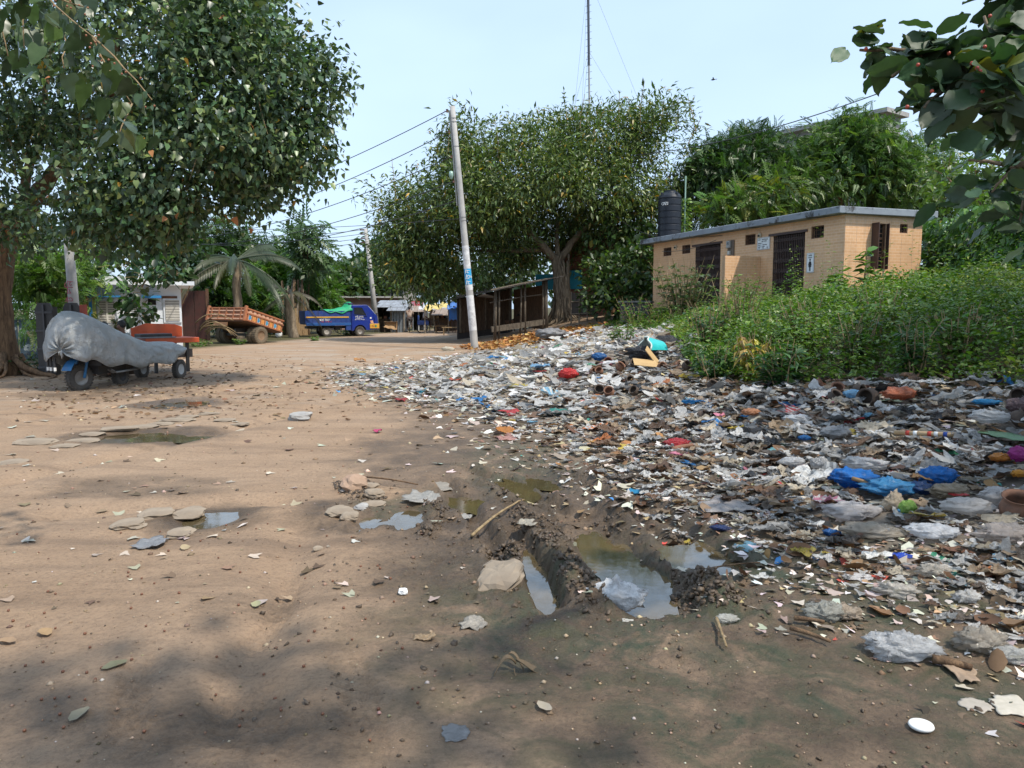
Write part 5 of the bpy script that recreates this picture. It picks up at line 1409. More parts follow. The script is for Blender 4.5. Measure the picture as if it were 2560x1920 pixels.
for (a, b) in (((X(885), Z(789)), (X(885), Z(770))), ((X(885), Z(770)), (X(907), Z(770))), ((X(907), Z(770)), (X(919), Z(792))), ((X(919), Z(792)), (X(885), Z(789)))):
    MB().tube([(a[0], -.012, a[1]), (b[0], -.012, b[1])], .018, 5).build('window_frame', PB, tr)
MB().tube([(X(880), -.005, Z(802.5)), (X(926), -.005, Z(802.5))], .008, 4).build('door_seam', M('seam_light', (.05, .09, .4)), tr)
MB().tube([(X(882), -.005, Z(828)), (X(882), -.005, Z(768))], .008, 4).build('door_seam', M('seam_dark', (.006, .012, .1)), tr)
ws = MB(); ws.add([(X(923.5), .08, Z(768.2)), (X(941.8), .08, Z(788.5)), (X(941.8), Wt - .08, Z(788.5)), (X(923.5), Wt - .08, Z(768.2))], [(0, 1, 2, 3)]); w = ws.build('windscreen', GLASS, tr); w.location = (.012, 0, .012)
MB().tube([(X(922.5), .03, Z(767)), (X(941.5), .03, Z(788))], .022, 5).build('windscreen_pillar', M('silver_strip', (.5, .52, .55)), tr)
for y in (.18, Wt - .18): MB().lathe([(0, .06), (.07, .05), (.12, .0), (.13, -.05)], 12, Matrix.Translation((X(945), y, Z(808))) @ Matrix.Rotation(math.pi / 2, 4, 'Y')).build('headlight', M('lamp_glass', (.7, .6, .5), rough=.15), tr)
flat([(X(927), Z(804)), (X(934), Z(803)), (X(936), Z(811)), (X(929), Z(810))], 'indicator', M('amber_lamp', (.7, .25, .08), (.6, .5, .4), rough=.2))
bp = MB(); bp.box((X(947), Wt / 2, Z(817.5)), (.16, Wt + .06, Z(811.5) - Z(823.5)), bev=.01); bp.box((X(937), -.01, Z(817.5)), (X(947) - X(925), .06, Z(811.5) - Z(823.5)), bev=.01); bp.build('bumper', YEL, tr)
MB().box((X(941), -.045, Z(817.5)), (.1, .01, .13)).build('green_plate', M('plate_green', (.05, .22, .1)), tr)
text('৭৫', .16, M('red_print2', (.45, .05, .03)), tr, (X(934), -.048, Z(817.5)), (math.pi / 2, 0, 0))
text('দুই ভাই', .17, WHITE, tr, (X(899), -.016, Z(794.5)), (math.pi / 2, 0, 0))
text('পরিবহন', .08, WHITE, tr, (X(899), -.016, Z(798.2)), (math.pi / 2, 0, 0))
text('প্রোঃ মোঃ রফিকুল', .07, WHITE, tr, (X(900), -.016, Z(801)), (math.pi / 2, 0, 0))
flat([(X(926.5), Z(799)), (X(930.5), Z(799)), (X(930.5), Z(795)), (X(926.5), Z(795))], 'door_badge', WHITE)
MB().box((X(880), Wt / 2, Z(762)), (.25, Wt * .8, .14), bev=.04).build('roof_load', M('dark_blue_roll', (.02, .03, .08)), tr)
mr_ = MB(); mr_.tube([(X(936), -.02, Z(786)), (X(941), -.2, Z(787))], .012, 5); mr_.box((X(942), -.22, Z(788)), (.03, .12, .2), bev=.01); mr_.build('wing_mirror', BLACK, tr)
us_ = MB(); us_.box((X(850), Wt / 2, Z(820)), (X(925) - X(770), .7, .14)); us_.box((X(846), .3, Z(822)), (.3, .3, .22)); us_.build('chassis', BLACK, tr)
st_ = MB()
for (a, b) in (((830, 815), (841, 832)), ((835, 815), (845, 830)), ((800, 815), (796, 828)), ((856, 816), (852, 832))): st_.tube([(X(a[0]), .1, Z(a[1])), (X(b[0]), .1, Z(b[1]))], .03, 5)
st_.build('struts', BLACK, tr)
gn = MB()
gn.grid(lambda u_, v_: (X(812) + (X(882) - X(812)) * u_, -.07 + v_ * (Wt * .8), Z(779) + .02 + (.06 + .16 * sstep(.3, .9, u_) + .28 * sstep(.75, 1, u_)) * math.sin(min(1, v_ * 2.5) * 1.57) + .06 * float(fbm(np.array([u_ * 9]), np.array([v_ * 6]), seed=8)[0]) - (.16 + .08 * math.sin(u_ * 12)) * (1 - sstep(0, .12, v_)) * math.sin(math.pi * min(1, u_ * 1.1))), 40, 14)
tag(gn.build('cargo_net', M('green_net', (.015, .36, .16), (.02, .27, .12), rough=.6, scale=12), None, True, solid=.01, loc=tr.location, rz=rz), 'bright green net thrown over the load of the blue truck', 'net')

# ---- upright black cart bodies leaning at the left ------------------------------------
for (px0, px1, py0, py1, Y, lab, red) in ((97, 137, 757, 885, 18.6, 'upended black ribbed cart body just right of the big trunk', False), (166, 205, 757, 886, 18.9, 'upended black ribbed cart body with a red edge behind the covered rickshaw', True)):
    a, b = at(px0, py1, Y), at(px1, py1, Y); g = gz1(a.x, a.y); h = at(px0, py0, Y).z - g; w = b.x - a.x
    t = thing('upended_cart', lab, 'cart', (a.x, a.y, g), .12, group='upended carts by the big tree')
    MB().box((w / 2, .12, h / 2 - .04), (w * .96, .22, h - .12)).build('floor_panel', BLACK, t)
    hd = MB(); hd.prism([(0, 0), (w, 0), (w, h * .93), (w * .85, h), (w * .15, h), (0, h * .93)], .04, Matrix.Translation((0, -.005, 0)) @ Matrix.Rotation(math.pi / 2, 4, 'X')); hd.build('underside', BLACK, t)
    for zz in (.12, .37, .62, .87): MB().box((w / 2, -.07, h * zz), (w, .05, .05)).build('cross_rib', M('rib_black', (.05, .05, .055), rough=.5), t)
    MB().box((w / 2, -.08, h / 2), (.04, .05, h * .95)).build('long_rib', M('rib_black', (.05, .05, .055)), t)
    if red: MB().box((w + .03, .1, h * .5), (.06, .3, h * .95)).build('side_board', M('cart_red', (.40, .06, .03), (.3, .05, .03), dirt=(.1, .06, .05)), t)
# ---------------------------------------------------------------- white house, gates (left background)
HW = M('whitewash', (.74, .78, .82), (.64, .69, .75), rough=.85, scale=2, dirt=(.35, .36, .36), dirt_amt=.4, dscale=.7)
BLUEP = M('blue_trim', (.03, .22, .50), (.03, .18, .4), rough=.5)
def wall_frame(px0, px1, Y0, Y1):
    a = at(px0, 800, Y0); b = at(px1, 800, Y1)
    return a, b, frame_of((a.x, a.y, 0), (b.x, b.y, 0)), math.hypot(b.x - a.x, b.y - a.y)
a, b, rz, L = wall_frame(262, 455, 26.5, 27.5)
g = gz1(a.x, a.y) - .1
wh = thing('white_house', 'low whitewashed house with slatted shutters and blue window hoods behind the rickshaw', 'house', (a.x, a.y, g), rz)
K = 27.0 / F_PX
HX = lambda px: (px - 262) * .0128
HZ = lambda py: EYE + (HOR - py) * K - g
MB().box((L / 2, 2.5, HZ(712) / 2), (L, 5, HZ(712))).build('wall', HW, wh)
MB().box((HX(240), 2.4, HZ(703) / 2), (1.1, 4.6, HZ(703))).build('porch_wall', HW, wh)
MB().box((HX(270), 2.3, HZ(700)), (2.6, 5.6, .16)).build('roof_slab', HW, wh)
MB().box((L / 2 + .2, 2.3, HZ(709)), (L + .5, 5.6, .14)).build('roof_slab', HW, wh)
SLAT = M('white_slat', (.66, .64, .58), (.55, .53, .48))
def shutter_win(x0, x1, z0, z1, nm_label=None, double=True):
    w = MB(); w.box(((x0 + x1) / 2, -.03, (z0 + z1) / 2), (x1 - x0 + .12, .06, z1 - z0 + .12)); o = w.build('window', HW, wh)
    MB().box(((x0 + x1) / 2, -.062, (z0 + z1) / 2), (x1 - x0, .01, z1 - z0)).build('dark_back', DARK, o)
    n = 13
    for k in range(n):
        MB().box(((x0 + x1) / 2, -.085, z0 + (z1 - z0) * (k + .5) / n), (x1 - x0, .012, (z1 - z0) / n * .62), Matrix.Identity(4)).build('slat', SLAT, o)
    if double: MB().box(((x0 + x1) / 2, -.1, (z0 + z1) / 2), (.06, .02, z1 - z0)).build('meeting_stile', SLAT, o)
shutter_win(HX(251), HX(287), HZ(806), HZ(753)); shutter_win(HX(413), HX(449), HZ(802), HZ(750), double=False)
MB().box((HX(265), -.2, HZ(742)), (1.0, .45, .06)).build('window_hood', BLUEP, wh)
MB().box((HX(380), -.2, HZ(742.5)), (.62, .45, .09)).build('window_hood', BLUEP, wh)
MB().box((HX(380), -.006, HZ(754.5)), (.26, .02, .22)).build('small_window', DARK, wh)
MB().box((HX(425), -.03, HZ(743)), (.5, .08, .09)).build('lintel', RUST, wh)
dr = MB(); dr.box((HX(219), -.12, HZ(800) + .1), (.62, .05, 1.5)); d_ = dr.build('door', M('green_yellow_door', (.30, .40, .12), (.45, .4, .12), rough=.5, scale=1.5, lo=.45, hi=.55), wh)
for x in (HX(207), HX(231)): MB().box((x, -.14, HZ(795)), (.09, .09, 1.7)).build('door_post', BLUEP, wh)
a, b, rz, L = wall_frame(-10, 95, 23.0, 23.6); g = gz1(a.x, a.y)
fg_ = thing('painted_gate', 'blue-grey steel gate painted with white flowers beside the big trunk', 'gate', (a.x, a.y, g), rz)
hgt = EYE + (HOR - 806) * 23.2 / F_PX - g
GB = M('gate_blue_grey', (.10, .15, .19), (.07, .11, .14), rough=.55, dirt=(.1, .08, .06))
for k in range(2):
    x0 = L * (.02 + .5 * k); o = MB().box((x0 + L * .24, 0, hgt / 2 + .1), (L * .47, .04, hgt)).build('leaf_panel', GB, fg_)
    for zz in (.15, hgt * .5, hgt): MB().box((x0 + L * .24, -.035, zz + .08), (L * .47, .03, .06)).build('rail', M('gate_rail', (.06, .09, .12)), o)
    for (fx, fz, col) in ((.13, .72, 'w'), (.36, .78, 'w'), (.3, .64, 'y'), (.2, .3, 'w'), (.36, .3, 'w')):
        fl = MB(); cx_ = x0 + L * .47 * fx * 2
        for q in range(5):
            aa = q * 1.2566; fl.prism([(cx_ + .07 * math.cos(aa) + .05 * math.cos(t), hgt * fz + .08 + .07 * math.sin(aa) + .05 * math.sin(t)) for t in [i * .785 for i in range(8)]], .004 + .001 * q, Matrix.Translation((0, -.021, 0)) @ Matrix.Rotation(math.pi / 2, 4, 'X'))
        fl.build('painted_flower', M('flower_white', (.45, .5, .5)) if col == 'w' else M('flower_tan', (.5, .38, .22)), o)
a, b, rz, L = wall_frame(455, 520, 38.5, 38.5); g = gz1(a.x, a.y)
rg_ = thing('rusty_gate', 'dark rusty red sheet gate left of the orange dump trailer', 'gate', (a.x, a.y, g), rz)
for k in range(2): MB().box((L * (.25 + .5 * k), 0, 1.25), (L * .48, .05, 2.5)).build('leaf_panel', M('rust_red_sheet', (.075, .022, .016), (.045, .02, .015), rough=.8), rg_)
for x in (0, L): MB().box((x, 0, 1.3), (.12, .12, 2.6)).build('gate_post', RUST, rg_)
# timber stack behind trailers
bt = on_ground(735, 846)
ORD = 'first second third fourth fifth sixth seventh eighth ninth tenth eleventh twelfth thirteenth fourteenth fifteenth'.split()
for i in range(15):
    px = 704 + i * 3.9 + RNG.uniform(-1, 1); Y = 46.0 + (i % 3) * .35; p = at(px, 780, Y); g = gz1(p.x, Y); h = RNG.uniform(2.6, 3.6); r_ = RNG.uniform(.06, .11)
    lg = MB(); lg.tube([(0, 0, -.05), (.05, .1, h * .5), (RNG.uniform(-.15, .25), .35, h)], [r_, r_ * .95, r_ * .85], 8)
    tag(lg.build('log', POST if i % 2 else BARK, None, True, loc=(p.x, Y, g)), ORD[i] + ' rough upright log from the dump trailer, in the row before the blue truck', 'log', 'logs stood on end beside the dump trailer')
for i in range(5):
    p = at(744 + i * 5, 800, 45.6 + .2 * i); g = gz1(p.x, p.y); h = RNG.uniform(1.3, 2.0)
    bo = MB(); bo.box((0, 0, h / 2), (RNG.uniform(.2, .34), .03, h), Matrix.Rotation(RNG.uniform(-.2, .1), 4, 'Y') @ Matrix.Rotation(-.15, 4, 'X'))
    tag(bo.build('plank', WOOD_RAW, loc=(p.x, p.y, g)), ORD[i] + ' pale split plank from the logs, leaning behind the blue truck', 'plank', 'pale planks leaning by the logs')
for i in range(8):
    p0, p1 = at(490 + RNG.uniform(-8, 30), 800 + RNG.uniform(0, 40), 33.5), at(585 + RNG.uniform(-20, 10), 800 + RNG.uniform(0, 50), 33.0)
    br = MB(); m_ = p0.lerp(p1, .5) + Vector((0, -.2, .5 + .2 * RNG.random())); br.tube([(p0.lerp(m_, t).lerp(m_.lerp(p1, t), t)) for t in [k / 9 for k in range(10)]], [.03 - .002 * k for k in range(10)], 5)
    tag(br.build('cut_branch', BARK_PALE, None, True), ORD[i] + ' bent dry cut branch in the tangle before the dump trailer', 'branch', 'cut branches before the dump trailer')

# ---------------------------------------------------------------- open wooden shed
SHEDP = bark_mat('shaded_pole_wood', (.15, .125, .095), (.07, .058, .045), 5, 4)  # tree shade put into the colour: darker post wood for shed and lean-to
A = at(1237, 838, 33.0); B = at(1366, 819, 34.4)
rz = frame_of((A.x, A.y, 0), (B.x, B.y, 0)); L = math.hypot(B.x - A.x, B.y - A.y)
shd = thing('open_shed', 'dark open-fronted wooden shed with pole posts beside the grey fig tree', 'shed', A, rz)
kk = (A.y + B.y) / 2 / F_PX
zr0, zr1 = (836 - 722) * A.y / F_PX, (EYE + (HOR - 697) * B.y / F_PX) - A.z
dz = B.z - A.z; Dp = 3.2
def post(x, y, z0, h, r_, mat=None, lean=0.0):
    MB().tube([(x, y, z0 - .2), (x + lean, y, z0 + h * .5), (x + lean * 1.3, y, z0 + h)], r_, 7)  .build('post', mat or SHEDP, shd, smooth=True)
fz = lambda x: dz * x / L
rzf = lambda x: zr0 + (zr1 - zr0) * x / L
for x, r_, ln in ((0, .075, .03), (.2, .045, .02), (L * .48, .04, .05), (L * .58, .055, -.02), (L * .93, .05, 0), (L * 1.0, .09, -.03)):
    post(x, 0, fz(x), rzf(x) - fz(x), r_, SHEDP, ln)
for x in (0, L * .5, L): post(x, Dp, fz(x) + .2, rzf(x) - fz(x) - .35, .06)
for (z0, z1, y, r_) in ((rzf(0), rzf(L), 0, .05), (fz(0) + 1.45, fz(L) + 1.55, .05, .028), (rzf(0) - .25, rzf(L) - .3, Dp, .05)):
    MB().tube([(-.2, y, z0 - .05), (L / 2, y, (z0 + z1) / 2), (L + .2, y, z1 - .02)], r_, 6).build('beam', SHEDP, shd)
rf = MB(); th = .05
n = 9
for k in range(n):
    x0, x1 = -.45 + (L + 1.0) * k / n, -.45 + (L + 1.0) * (k + 1) / n - .015
    m_ = MB(); q = [(x0, -.55, rzf(x0) - .02 + .012 * (k % 2)), (x1, -.55, rzf(x1) - .02 + .012 * (k % 2)), (x1, Dp + .3, rzf(x1) - .35), (x0, Dp + .3, rzf(x0) - .35)]
    m_.add(q + [(a_, b_, c_ + .03) for a_, b_, c_ in q], [(3, 2, 1, 0), (4, 5, 6, 7), (0, 1, 5, 4), (1, 2, 6, 5), (2, 3, 7, 6), (3, 0, 4, 7)]); m_.build('roof_sheet', M('dark_rusty_sheet', (.06, .05, .045), (.035, .03, .027), rough=.8, scale=3), shd)
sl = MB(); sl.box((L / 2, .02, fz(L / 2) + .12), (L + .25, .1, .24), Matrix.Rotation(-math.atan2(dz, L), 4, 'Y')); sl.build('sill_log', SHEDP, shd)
for k in range(12):
    x = L * (k + .5) / 12; hb_ = rzf(x) - .42 - fz(x); MB().box((x, Dp, fz(x) + hb_ / 2), (L / 12 - .015, .03, hb_)).build('back_plank', WOOD_DARK, shd)
for k in range(8):
    for x in (L + .1,): MB().box((x, .5 + k * .33, fz(x) + .9), (.03, .325, 2.0 - .04 * k)).build('side_plank', WOOD_DARK, shd)
MB().prism([(-.15, fz(0) - .3), (L + .15, fz(L) - .3), (L + .15, rzf(L) - .37), (-.15, rzf(0) - .37)], .03, Matrix.Translation((0, Dp + .08, 0)) @ Matrix.Rotation(math.pi / 2, 4, 'X')).build('shade_backing', BLACK, shd)  # black backing stands in for the shade inside the shed
# lean-to in front-left of it, with a pale tin roof
A2 = on_ground(1150, 822); g2 = A2.z
lt_ = thing('lean_to', 'lower lean-to with a pale tin roof behind the leaning pole, joined to the shed', 'shed', A2, 0)
pa, pb_ = at(1138, 760, A2.y) - A2, at(1222, 727, A.y - .3) - A2
for k in range(6):
    t0, t1 = k / 6, (k + 1) / 6 - .01
    p, q = pa.lerp(pb_, t0), pa.lerp(pb_, t1); s = Vector((.35, 2.2, -.25)); e = Vector((0, 0, .025))
    u = Vector((-.15, -.5, -.14))
    V = [p + u, q + u, q + s, p + s]; V += [v + e for v in V]
    MB().add(V, [(3, 2, 1, 0), (4, 5, 6, 7), (0, 1, 5, 4), (1, 2, 6, 5), (2, 3, 7, 6), (3, 0, 4, 7)]).build('roof_sheet', TIN, lt_)
for px, py in ((1160, 822), (1170, 824), (1193, 830), (1206, 833)):
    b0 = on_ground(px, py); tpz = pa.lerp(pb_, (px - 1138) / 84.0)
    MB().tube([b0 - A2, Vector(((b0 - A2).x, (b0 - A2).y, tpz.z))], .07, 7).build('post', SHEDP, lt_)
MB().box((1.7, 2.7, .9), (2.6, .05, 1.8)).build('back_wall', BLACK, lt_)  # black panel painted as the shadow at the back of the lean-to
# dung-coloured fence right of the fig trunk
a, b, rz, L3 = wall_frame(1428, 1488, 34.6, 34.2); g = gz1(a.x, a.y)
fn = thing('pole_fence', 'low dark fence of poles and sheets just right of the fig trunk', 'fence', (a.x, a.y, g), rz)
MB().box((L3 / 2, .05, .95), (L3, .02, 1.0)).build('sheet', M('dark_fence_sheet', (.06, .05, .042)), fn)
for k in range(4): MB().tube([(L3 * k / 3, 0, -.1), (L3 * k / 3, 0, 1.5 - .05 * k)], .03, 6).build('post', POST, fn)
for zz in (.5, 1.05): MB().tube([(0, -.03, zz), (L3, -.03, zz + .05)], .025, 6).build('rail', POST, fn)
# broken brick house behind the fig
BR = M('old_brick', (.30, .12, .07), (.22, .09, .055), rough=.9, scale=9)
a, b, rz, L4 = wall_frame(1395, 1660, 40, 37.5); g = 1.1
bh = thing('brick_house', 'old brick house with turquoise shutters half hidden behind the fig and the bush', 'house', (a.x, a.y, g), rz)
hh = EYE + (HOR - 600) * 39 / F_PX - g
MB().box((L4 / 2, .25, hh / 2), (L4, .4, hh)).build('wall', M('brick_mortar', (.25, .2, .16), (.16, .13, .11), rough=.95), bh)
bm = MB().box((0, 0, 0), (.23, .05, .065), bev=.004).mesh('brick', BR)
cnt = 0
for j in range(int(hh / .08)):
    for i in range(int(L4 / .25)):
        x = .13 + i * .25 + (.125 if j % 2 else 0); z = .06 + j * .08
        if cnt < 300 and x < L4 - .1 and ((x > L4 - 1.4 and z > 1.0) or (1.9 < x < 2.9 and 1.2 < z < 2.6)):
            link('brick', bm, bh, loc=(x, .035, z)); cnt += 1
bb = MB()
for j in range(int(hh / .08)):
    for i in range(int(L4 / .25)):
        x = .13 + i * .25 + (.125 if j % 2 else 0); z = .06 + j * .08
        if not ((x > L4 - 1.4 and z > 1.0) or (1.9 < x < 2.9 and 1.2 < z < 2.6)) and x < L4 - .1: bb.box((x, .04, z), (.23, .05, .065))
o = bb.build('brickwork', BR, bh); o['kind'] = 'stuff'
TURQ = M('turquoise_paint', (.02, .30, .42), (.02, .24, .34), rough=.6)
MB().box((.9, -.05, 2.0), (.9, .06, .95)).build('shutter', TURQ, bh)
MB().box((-.6, -.3, 1.9), (1.1, .06, .8)).build('turquoise_sheet', TURQ, bh)
MB().box((L4 - .6, .2, hh + .05), (1.6, .8, .12)).build('ledge', CONCRETE, bh)
a = at(1700, 560, 40)
bp_ = thing('brick_pier', 'broken brick pier showing behind the roof beside the water tank', 'wall', (a.x, a.y, 1.4), .1)
hh = EYE + (HOR - 533) * 40 / F_PX - 1.4
MB().box((.3, 0, hh / 2), (.62, .3, hh)).build('core', M('brick_mortar', (.25, .2, .16)), bp_)
PKB = M('pink_brick', (.46, .26, .18), (.38, .2, .13), rough=.9, scale=9)
bm2 = MB().box((0, 0, 0), (.19, .05, .065), bev=.004).mesh('brick', PKB)
for j in range(int(hh / .08)):
    for i in range(3): link('brick', bm2, bp_, loc=(.1 + i * .21 + (.05 if j % 2 else -.02), -.16, .05 + j * .08))
# dark box and low wall in front of the block's left end
p = on_ground(1575, 800); q = at(1590, 790, 29.6)
bx_ = thing('concrete_tank', 'dark grey concrete tank box left of the toilet block base', 'tank', (q.x, q.y, gz1(q.x, q.y)), -.3)
hb = EYE + (HOR - 757) * 29.6 / F_PX - gz1(q.x, q.y)
MB().box((0, 0, hb / 2), (1.1, .9, hb), bev=.02).build('tank_body', M('dark_concrete', (.07, .075, .08), (.045, .05, .05), rough=.9), bx_)
MB().box((0, 0, hb + .03), (1.25, 1.05, .07), bev=.01).build('tank_cover', M('dark_concrete2', (.09, .1, .11), (.06, .065, .07), rough=.9), bx_)

# ---------------------------------------------------------------- grey flats behind the trees, long low shop row, far block
def block(name, label, cat, px0, px1, py_top, Y0, Y1, depth, mat, win=0, slab=.3, base=0.0):
    a, b, rz, L = wall_frame(px0, px1, Y0, Y1)
    t = thing(name, label, cat, (a.x, a.y, base), rz)
    h = EYE + (HOR - py_top) * (Y0 + Y1) / 2 / F_PX - base
    MB().box((L / 2, depth / 2, h / 2), (L, depth, h)).build('wall', mat, t)
    MB().box((L / 2, depth / 2 - .2, h + slab / 2), (L + .9, depth + .9, slab)).build('parapet', CONCRETE, t)
    for k in range(win):
        x = L * (k + .5) / win
        f = MB().box((x, -.03, h * .72), (1.2, .1, 1.3)).build('window', CONCRETE, t); MB().box((x, -.085, h * .72), (1.0, .02, 1.1)).build('pane', GLASS, f)
    return t
block('grey_flats', 'plain grey concrete flats whose roof edge shows above the trees', 'building', 1900, 2190, 334, 62, 54, 2, M('pale_render', (.30, .29, .27), (.22, .21, .20), rough=.9), 3)
block('grey_flats', 'grey concrete wall half hidden behind the right hand trees', 'building', 2420, 2640, 470, 36, 33, 5, CONCRETE, 1)
block('far_flats', 'small square concrete house standing above the market stalls', 'building', 966, 1022, 692, 66, 66, 5, CONCRETE, 1, .12)
block('shop_row', 'long low brown shop row under a flat dark roof behind the blue truck', 'building', 835, 1000, 745, 58, 60, 5, M('pinkish_render', (.36, .22, .18), (.26, .17, .14), rough=.9), 0, .12)
block('pale_house', 'pale house glimpsed far behind the big trunk', 'house', 60, 260, 700, 44, 46, 5, HW, 2)
# creeper-covered wall at the right
a, b, rz, L = wall_frame(2288, 2640, 24.5, 16.5); g = 1.3
cw = thing('creeper_wall', 'high wall wholly covered with heart-leaved creeper right of the toilet block', 'wall', (a.x, a.y, g), rz)
hw = 2.75
MB().box((L / 2, .3, hw / 2), (L, .3, hw)).build('wall', CONCRETE, cw)
n = 5200
u = NR.uniform(0, 1, n); zz = NR.uniform(0, 1, n) ** .9
bulge = .35 * fbm(u * 9, zz * 4, octv=3, seed=8)
tz = hw + .3 + .35 * fbm(u * 7, 0 * u, octv=2, seed=4)
lp = np.stack([u * L, -.15 - bulge - NR.uniform(0, .18, n), zz * tz], 1)
topm = zz > .9
lp[topm, 1] += NR.uniform(0, .7, topm.sum())
dd = np.stack([NR.normal(0, .5, n), -.5 + NR.normal(0, .3, n), -.7 + NR.normal(0, .3, n)], 1)
cols = palette(n, [(.085, .18, .042), (.055, .125, .034), (.13, .23, .055), (.40, .36, .07)], [.45, .33, .21, .01])
wm = np.array(cw.matrix_basis.to_3x3()); wp = lp @ wm.T + np.array(cw.location)
order = frame_order(wp); order = RNG.sample(list(order[:1500]), 260)
mm = rot_mats(dd, NR.normal(0, .5, n)); sc = NR.uniform(.10, .19, n)
HL = single_mesh('creeper_leaf', SHAPES['heart'], LEAF_O)
for i in order:
    o = link('leaf', HL, cw, color=cols[i]); o.matrix_basis = Matrix([[*(mm[i][r] * sc[i]), lp[i][r]] for r in range(3)] + [[0, 0, 0, 1]])
rest = np.ones(n, bool); rest[order] = False
o = link('foliage', scatter_mesh('foliage', SHAPES['heart_lo'], lp[rest], mm[rest], sc[rest], cols[rest], LEAF_A), cw); o['kind'] = 'stuff'

# ---------------------------------------------------------------- poles, wires, mast
POLE = M('pole_concrete', (.42, .41, .39), (.33, .32, .31), rough=.85, scale=3, dirt=(.22, .2, .19), dirt_amt=.5, bump=.15)
POSTER = M('torn_paper', (.66, .66, .66), (.50, .50, .51), rough=.8, scale=5, dirt=(.25, .24, .23), dirt_amt=.7, dscale=5)
pbase = on_ground(1187, 872); Yp = pbase.y
ptop = at(1131, 266, Yp)
up_ = thing('utility_pole', 'tall leaning concrete utility pole with torn posters at the edge of the rubbish', 'utility pole', pbase)
ax = ptop - pbase; kp = Yp / F_PX
PR = lambda t: (9.6 - 3.4 * t) * kp
shaft = MB(); shaft.tube([ax * t for t in (-.03, 0, .25, .5, .75, 1)], [PR(t) for t in (-.03, 0, .25, .5, .75, 1)], 20); shaft.build('shaft', POLE, up_, smooth=True)
qax = Vector((0, 0, 1)).rotation_difference(ax.normalized())
def band(t0, t1, mat, nm, ex=.004, a0=0, a1=6.2832, parent=up_, axis=ax, PRf=PR):
    m_ = MB(); n = 20
    L_ = axis.length
    vs = []
    for t in (t0, t1):
        for k in range(n + 1):
            a = a0 + (a1 - a0) * k / n; vs.append(qax @ Vector(((PRf(t) + ex) * math.cos(a), (PRf(t) + ex) * math.sin(a), t * L_)))
    m_.add(vs, [(k, k + 1, n + 2 + k, n + 1 + k) for k in range(n)])
    return m_.build(nm, mat, parent, smooth=True)
tpy = lambda py: (872 - py) / (872 - 266)
band(tpy(825), tpy(735), POSTER, 'torn_poster'); band(tpy(722), tpy(640), POSTER, 'torn_poster'); band(tpy(640), tpy(610), POSTER, 'torn_poster', .003)
bl = band(tpy(708), tpy(668), M('cyan_poster', (.02, .32, .60), (.015, .26, .52), rough=.6), 'blue_poster', .007, 3.5, 6.0)
for i, chx in enumerate(('ন', 'তু', 'ন')):
    aa = 4.75; t = tpy(703 - i * 14); p = qax @ Vector(((PR(t) + .011) * math.cos(aa), (PR(t) + .011) * math.sin(aa), t * ax.length))
    text(chx, .26, WHITE, up_, p, (math.pi / 2, -math.pi / 2 + .09, aa + math.pi / 2), extrude=.002)
for py in (296, 305, 365, 540, 548): band(tpy(py), tpy(py - 2), STEEL, 'strap', .012)
arm = MB(); ex_ = qax @ Vector((1, 0, 0))
arm.tube([ax * .985 - ex_ * .12, ax * .60 - ex_ * .17], .03, 6); arm.build('bracket', STEEL, up_)
for t in (.985, .90, .80, .70):
    MB().lathe([(0, -.06), (.05, -.05), (.03, 0), (.05, .05), (0, .06)], 10, Matrix.Translation(ax * t - ex_ * .22)).build('insulator', M('brown_insulator', (.12, .06, .04), rough=.3), up_)
lampm = MB(); lampm.lathe([(0, .1), (.07, .08), (.09, -.05), (.05, -.2), (0, -.22)], 10, Matrix.Translation(ax * .73 - ex_ * .28 + Vector((0, -.1, 0)))); lampm.build('bulb_lamp', M('pale_green_glass', (.3, .45, .38), rough=.2), up_, smooth=True)
pb2 = on_ground(943, 837); pb2 = Vector((at(943, 832, 52).x, 52, gz1(at(943, 832, 52).x, 52)))
pt2 = at(914, 572, 52)
u2 = thing('utility_pole', 'far concrete utility pole leaning beside the blue truck cab', 'utility pole', pb2)
ax2 = pt2 - pb2
MB().tube([ax2 * t for t in (-.02, .5, 1)], [.20, .16, .12], 14).build('shaft', POLE, u2, smooth=True)
MB().tube([ax2 * .62, ax2 * .60], .19, 14).build('strap', BLACK, u2)
for t in (.99, .95, .91, .87): MB().box(ax2 * t + Vector((-.22, 0, 0)), (.34, .08, .09)).build('insulator', M('brown_insulator', (.12, .06, .04)), u2)
u3b = Vector((at(190, 780, 21.5).x, 21.5, 0)); u3t = at(170, 590, 21.5)
u3 = thing('utility_pole', 'pale pole with red lettering stripe standing behind the upended black carts', 'utility pole', u3b)
MB().tube([(0, 0, -.1), (u3t - u3b) * .5, u3t - u3b], [.15, .135, .12], 14).build('shaft', POLE, u3, smooth=True)
a3 = (u3t - u3b)
text('ভোট দিন', .26, M('red_print3', (.42, .10, .14)), u3, a3 * .52 + Vector((.0, -.15, 0)), (math.pi / 2, -math.pi / 2 + .05, 0), extrude=.002)
WIRE = M('black_wire', (.03, .03, .033), (.05, .05, .055), rough=.5)
def wire(p, q, sag, label, r=.014, group='overhead wires', cat='wire'):
    p, q = Vector(p), Vector(q)
    pts = [p.lerp(q, t) - Vector((0, 0, sag * 4 * t * (1 - t))) for t in [k / 24 for k in range(25)]]
    return tag(MB().tube(pts, r, 5).build('overhead_wire', WIRE, None, True), label, cat, group)
far_l = [at(520, 520 + i * 30, 60) for i in range(4)]
W_ = 'power line from the leaning pole to the left crown'
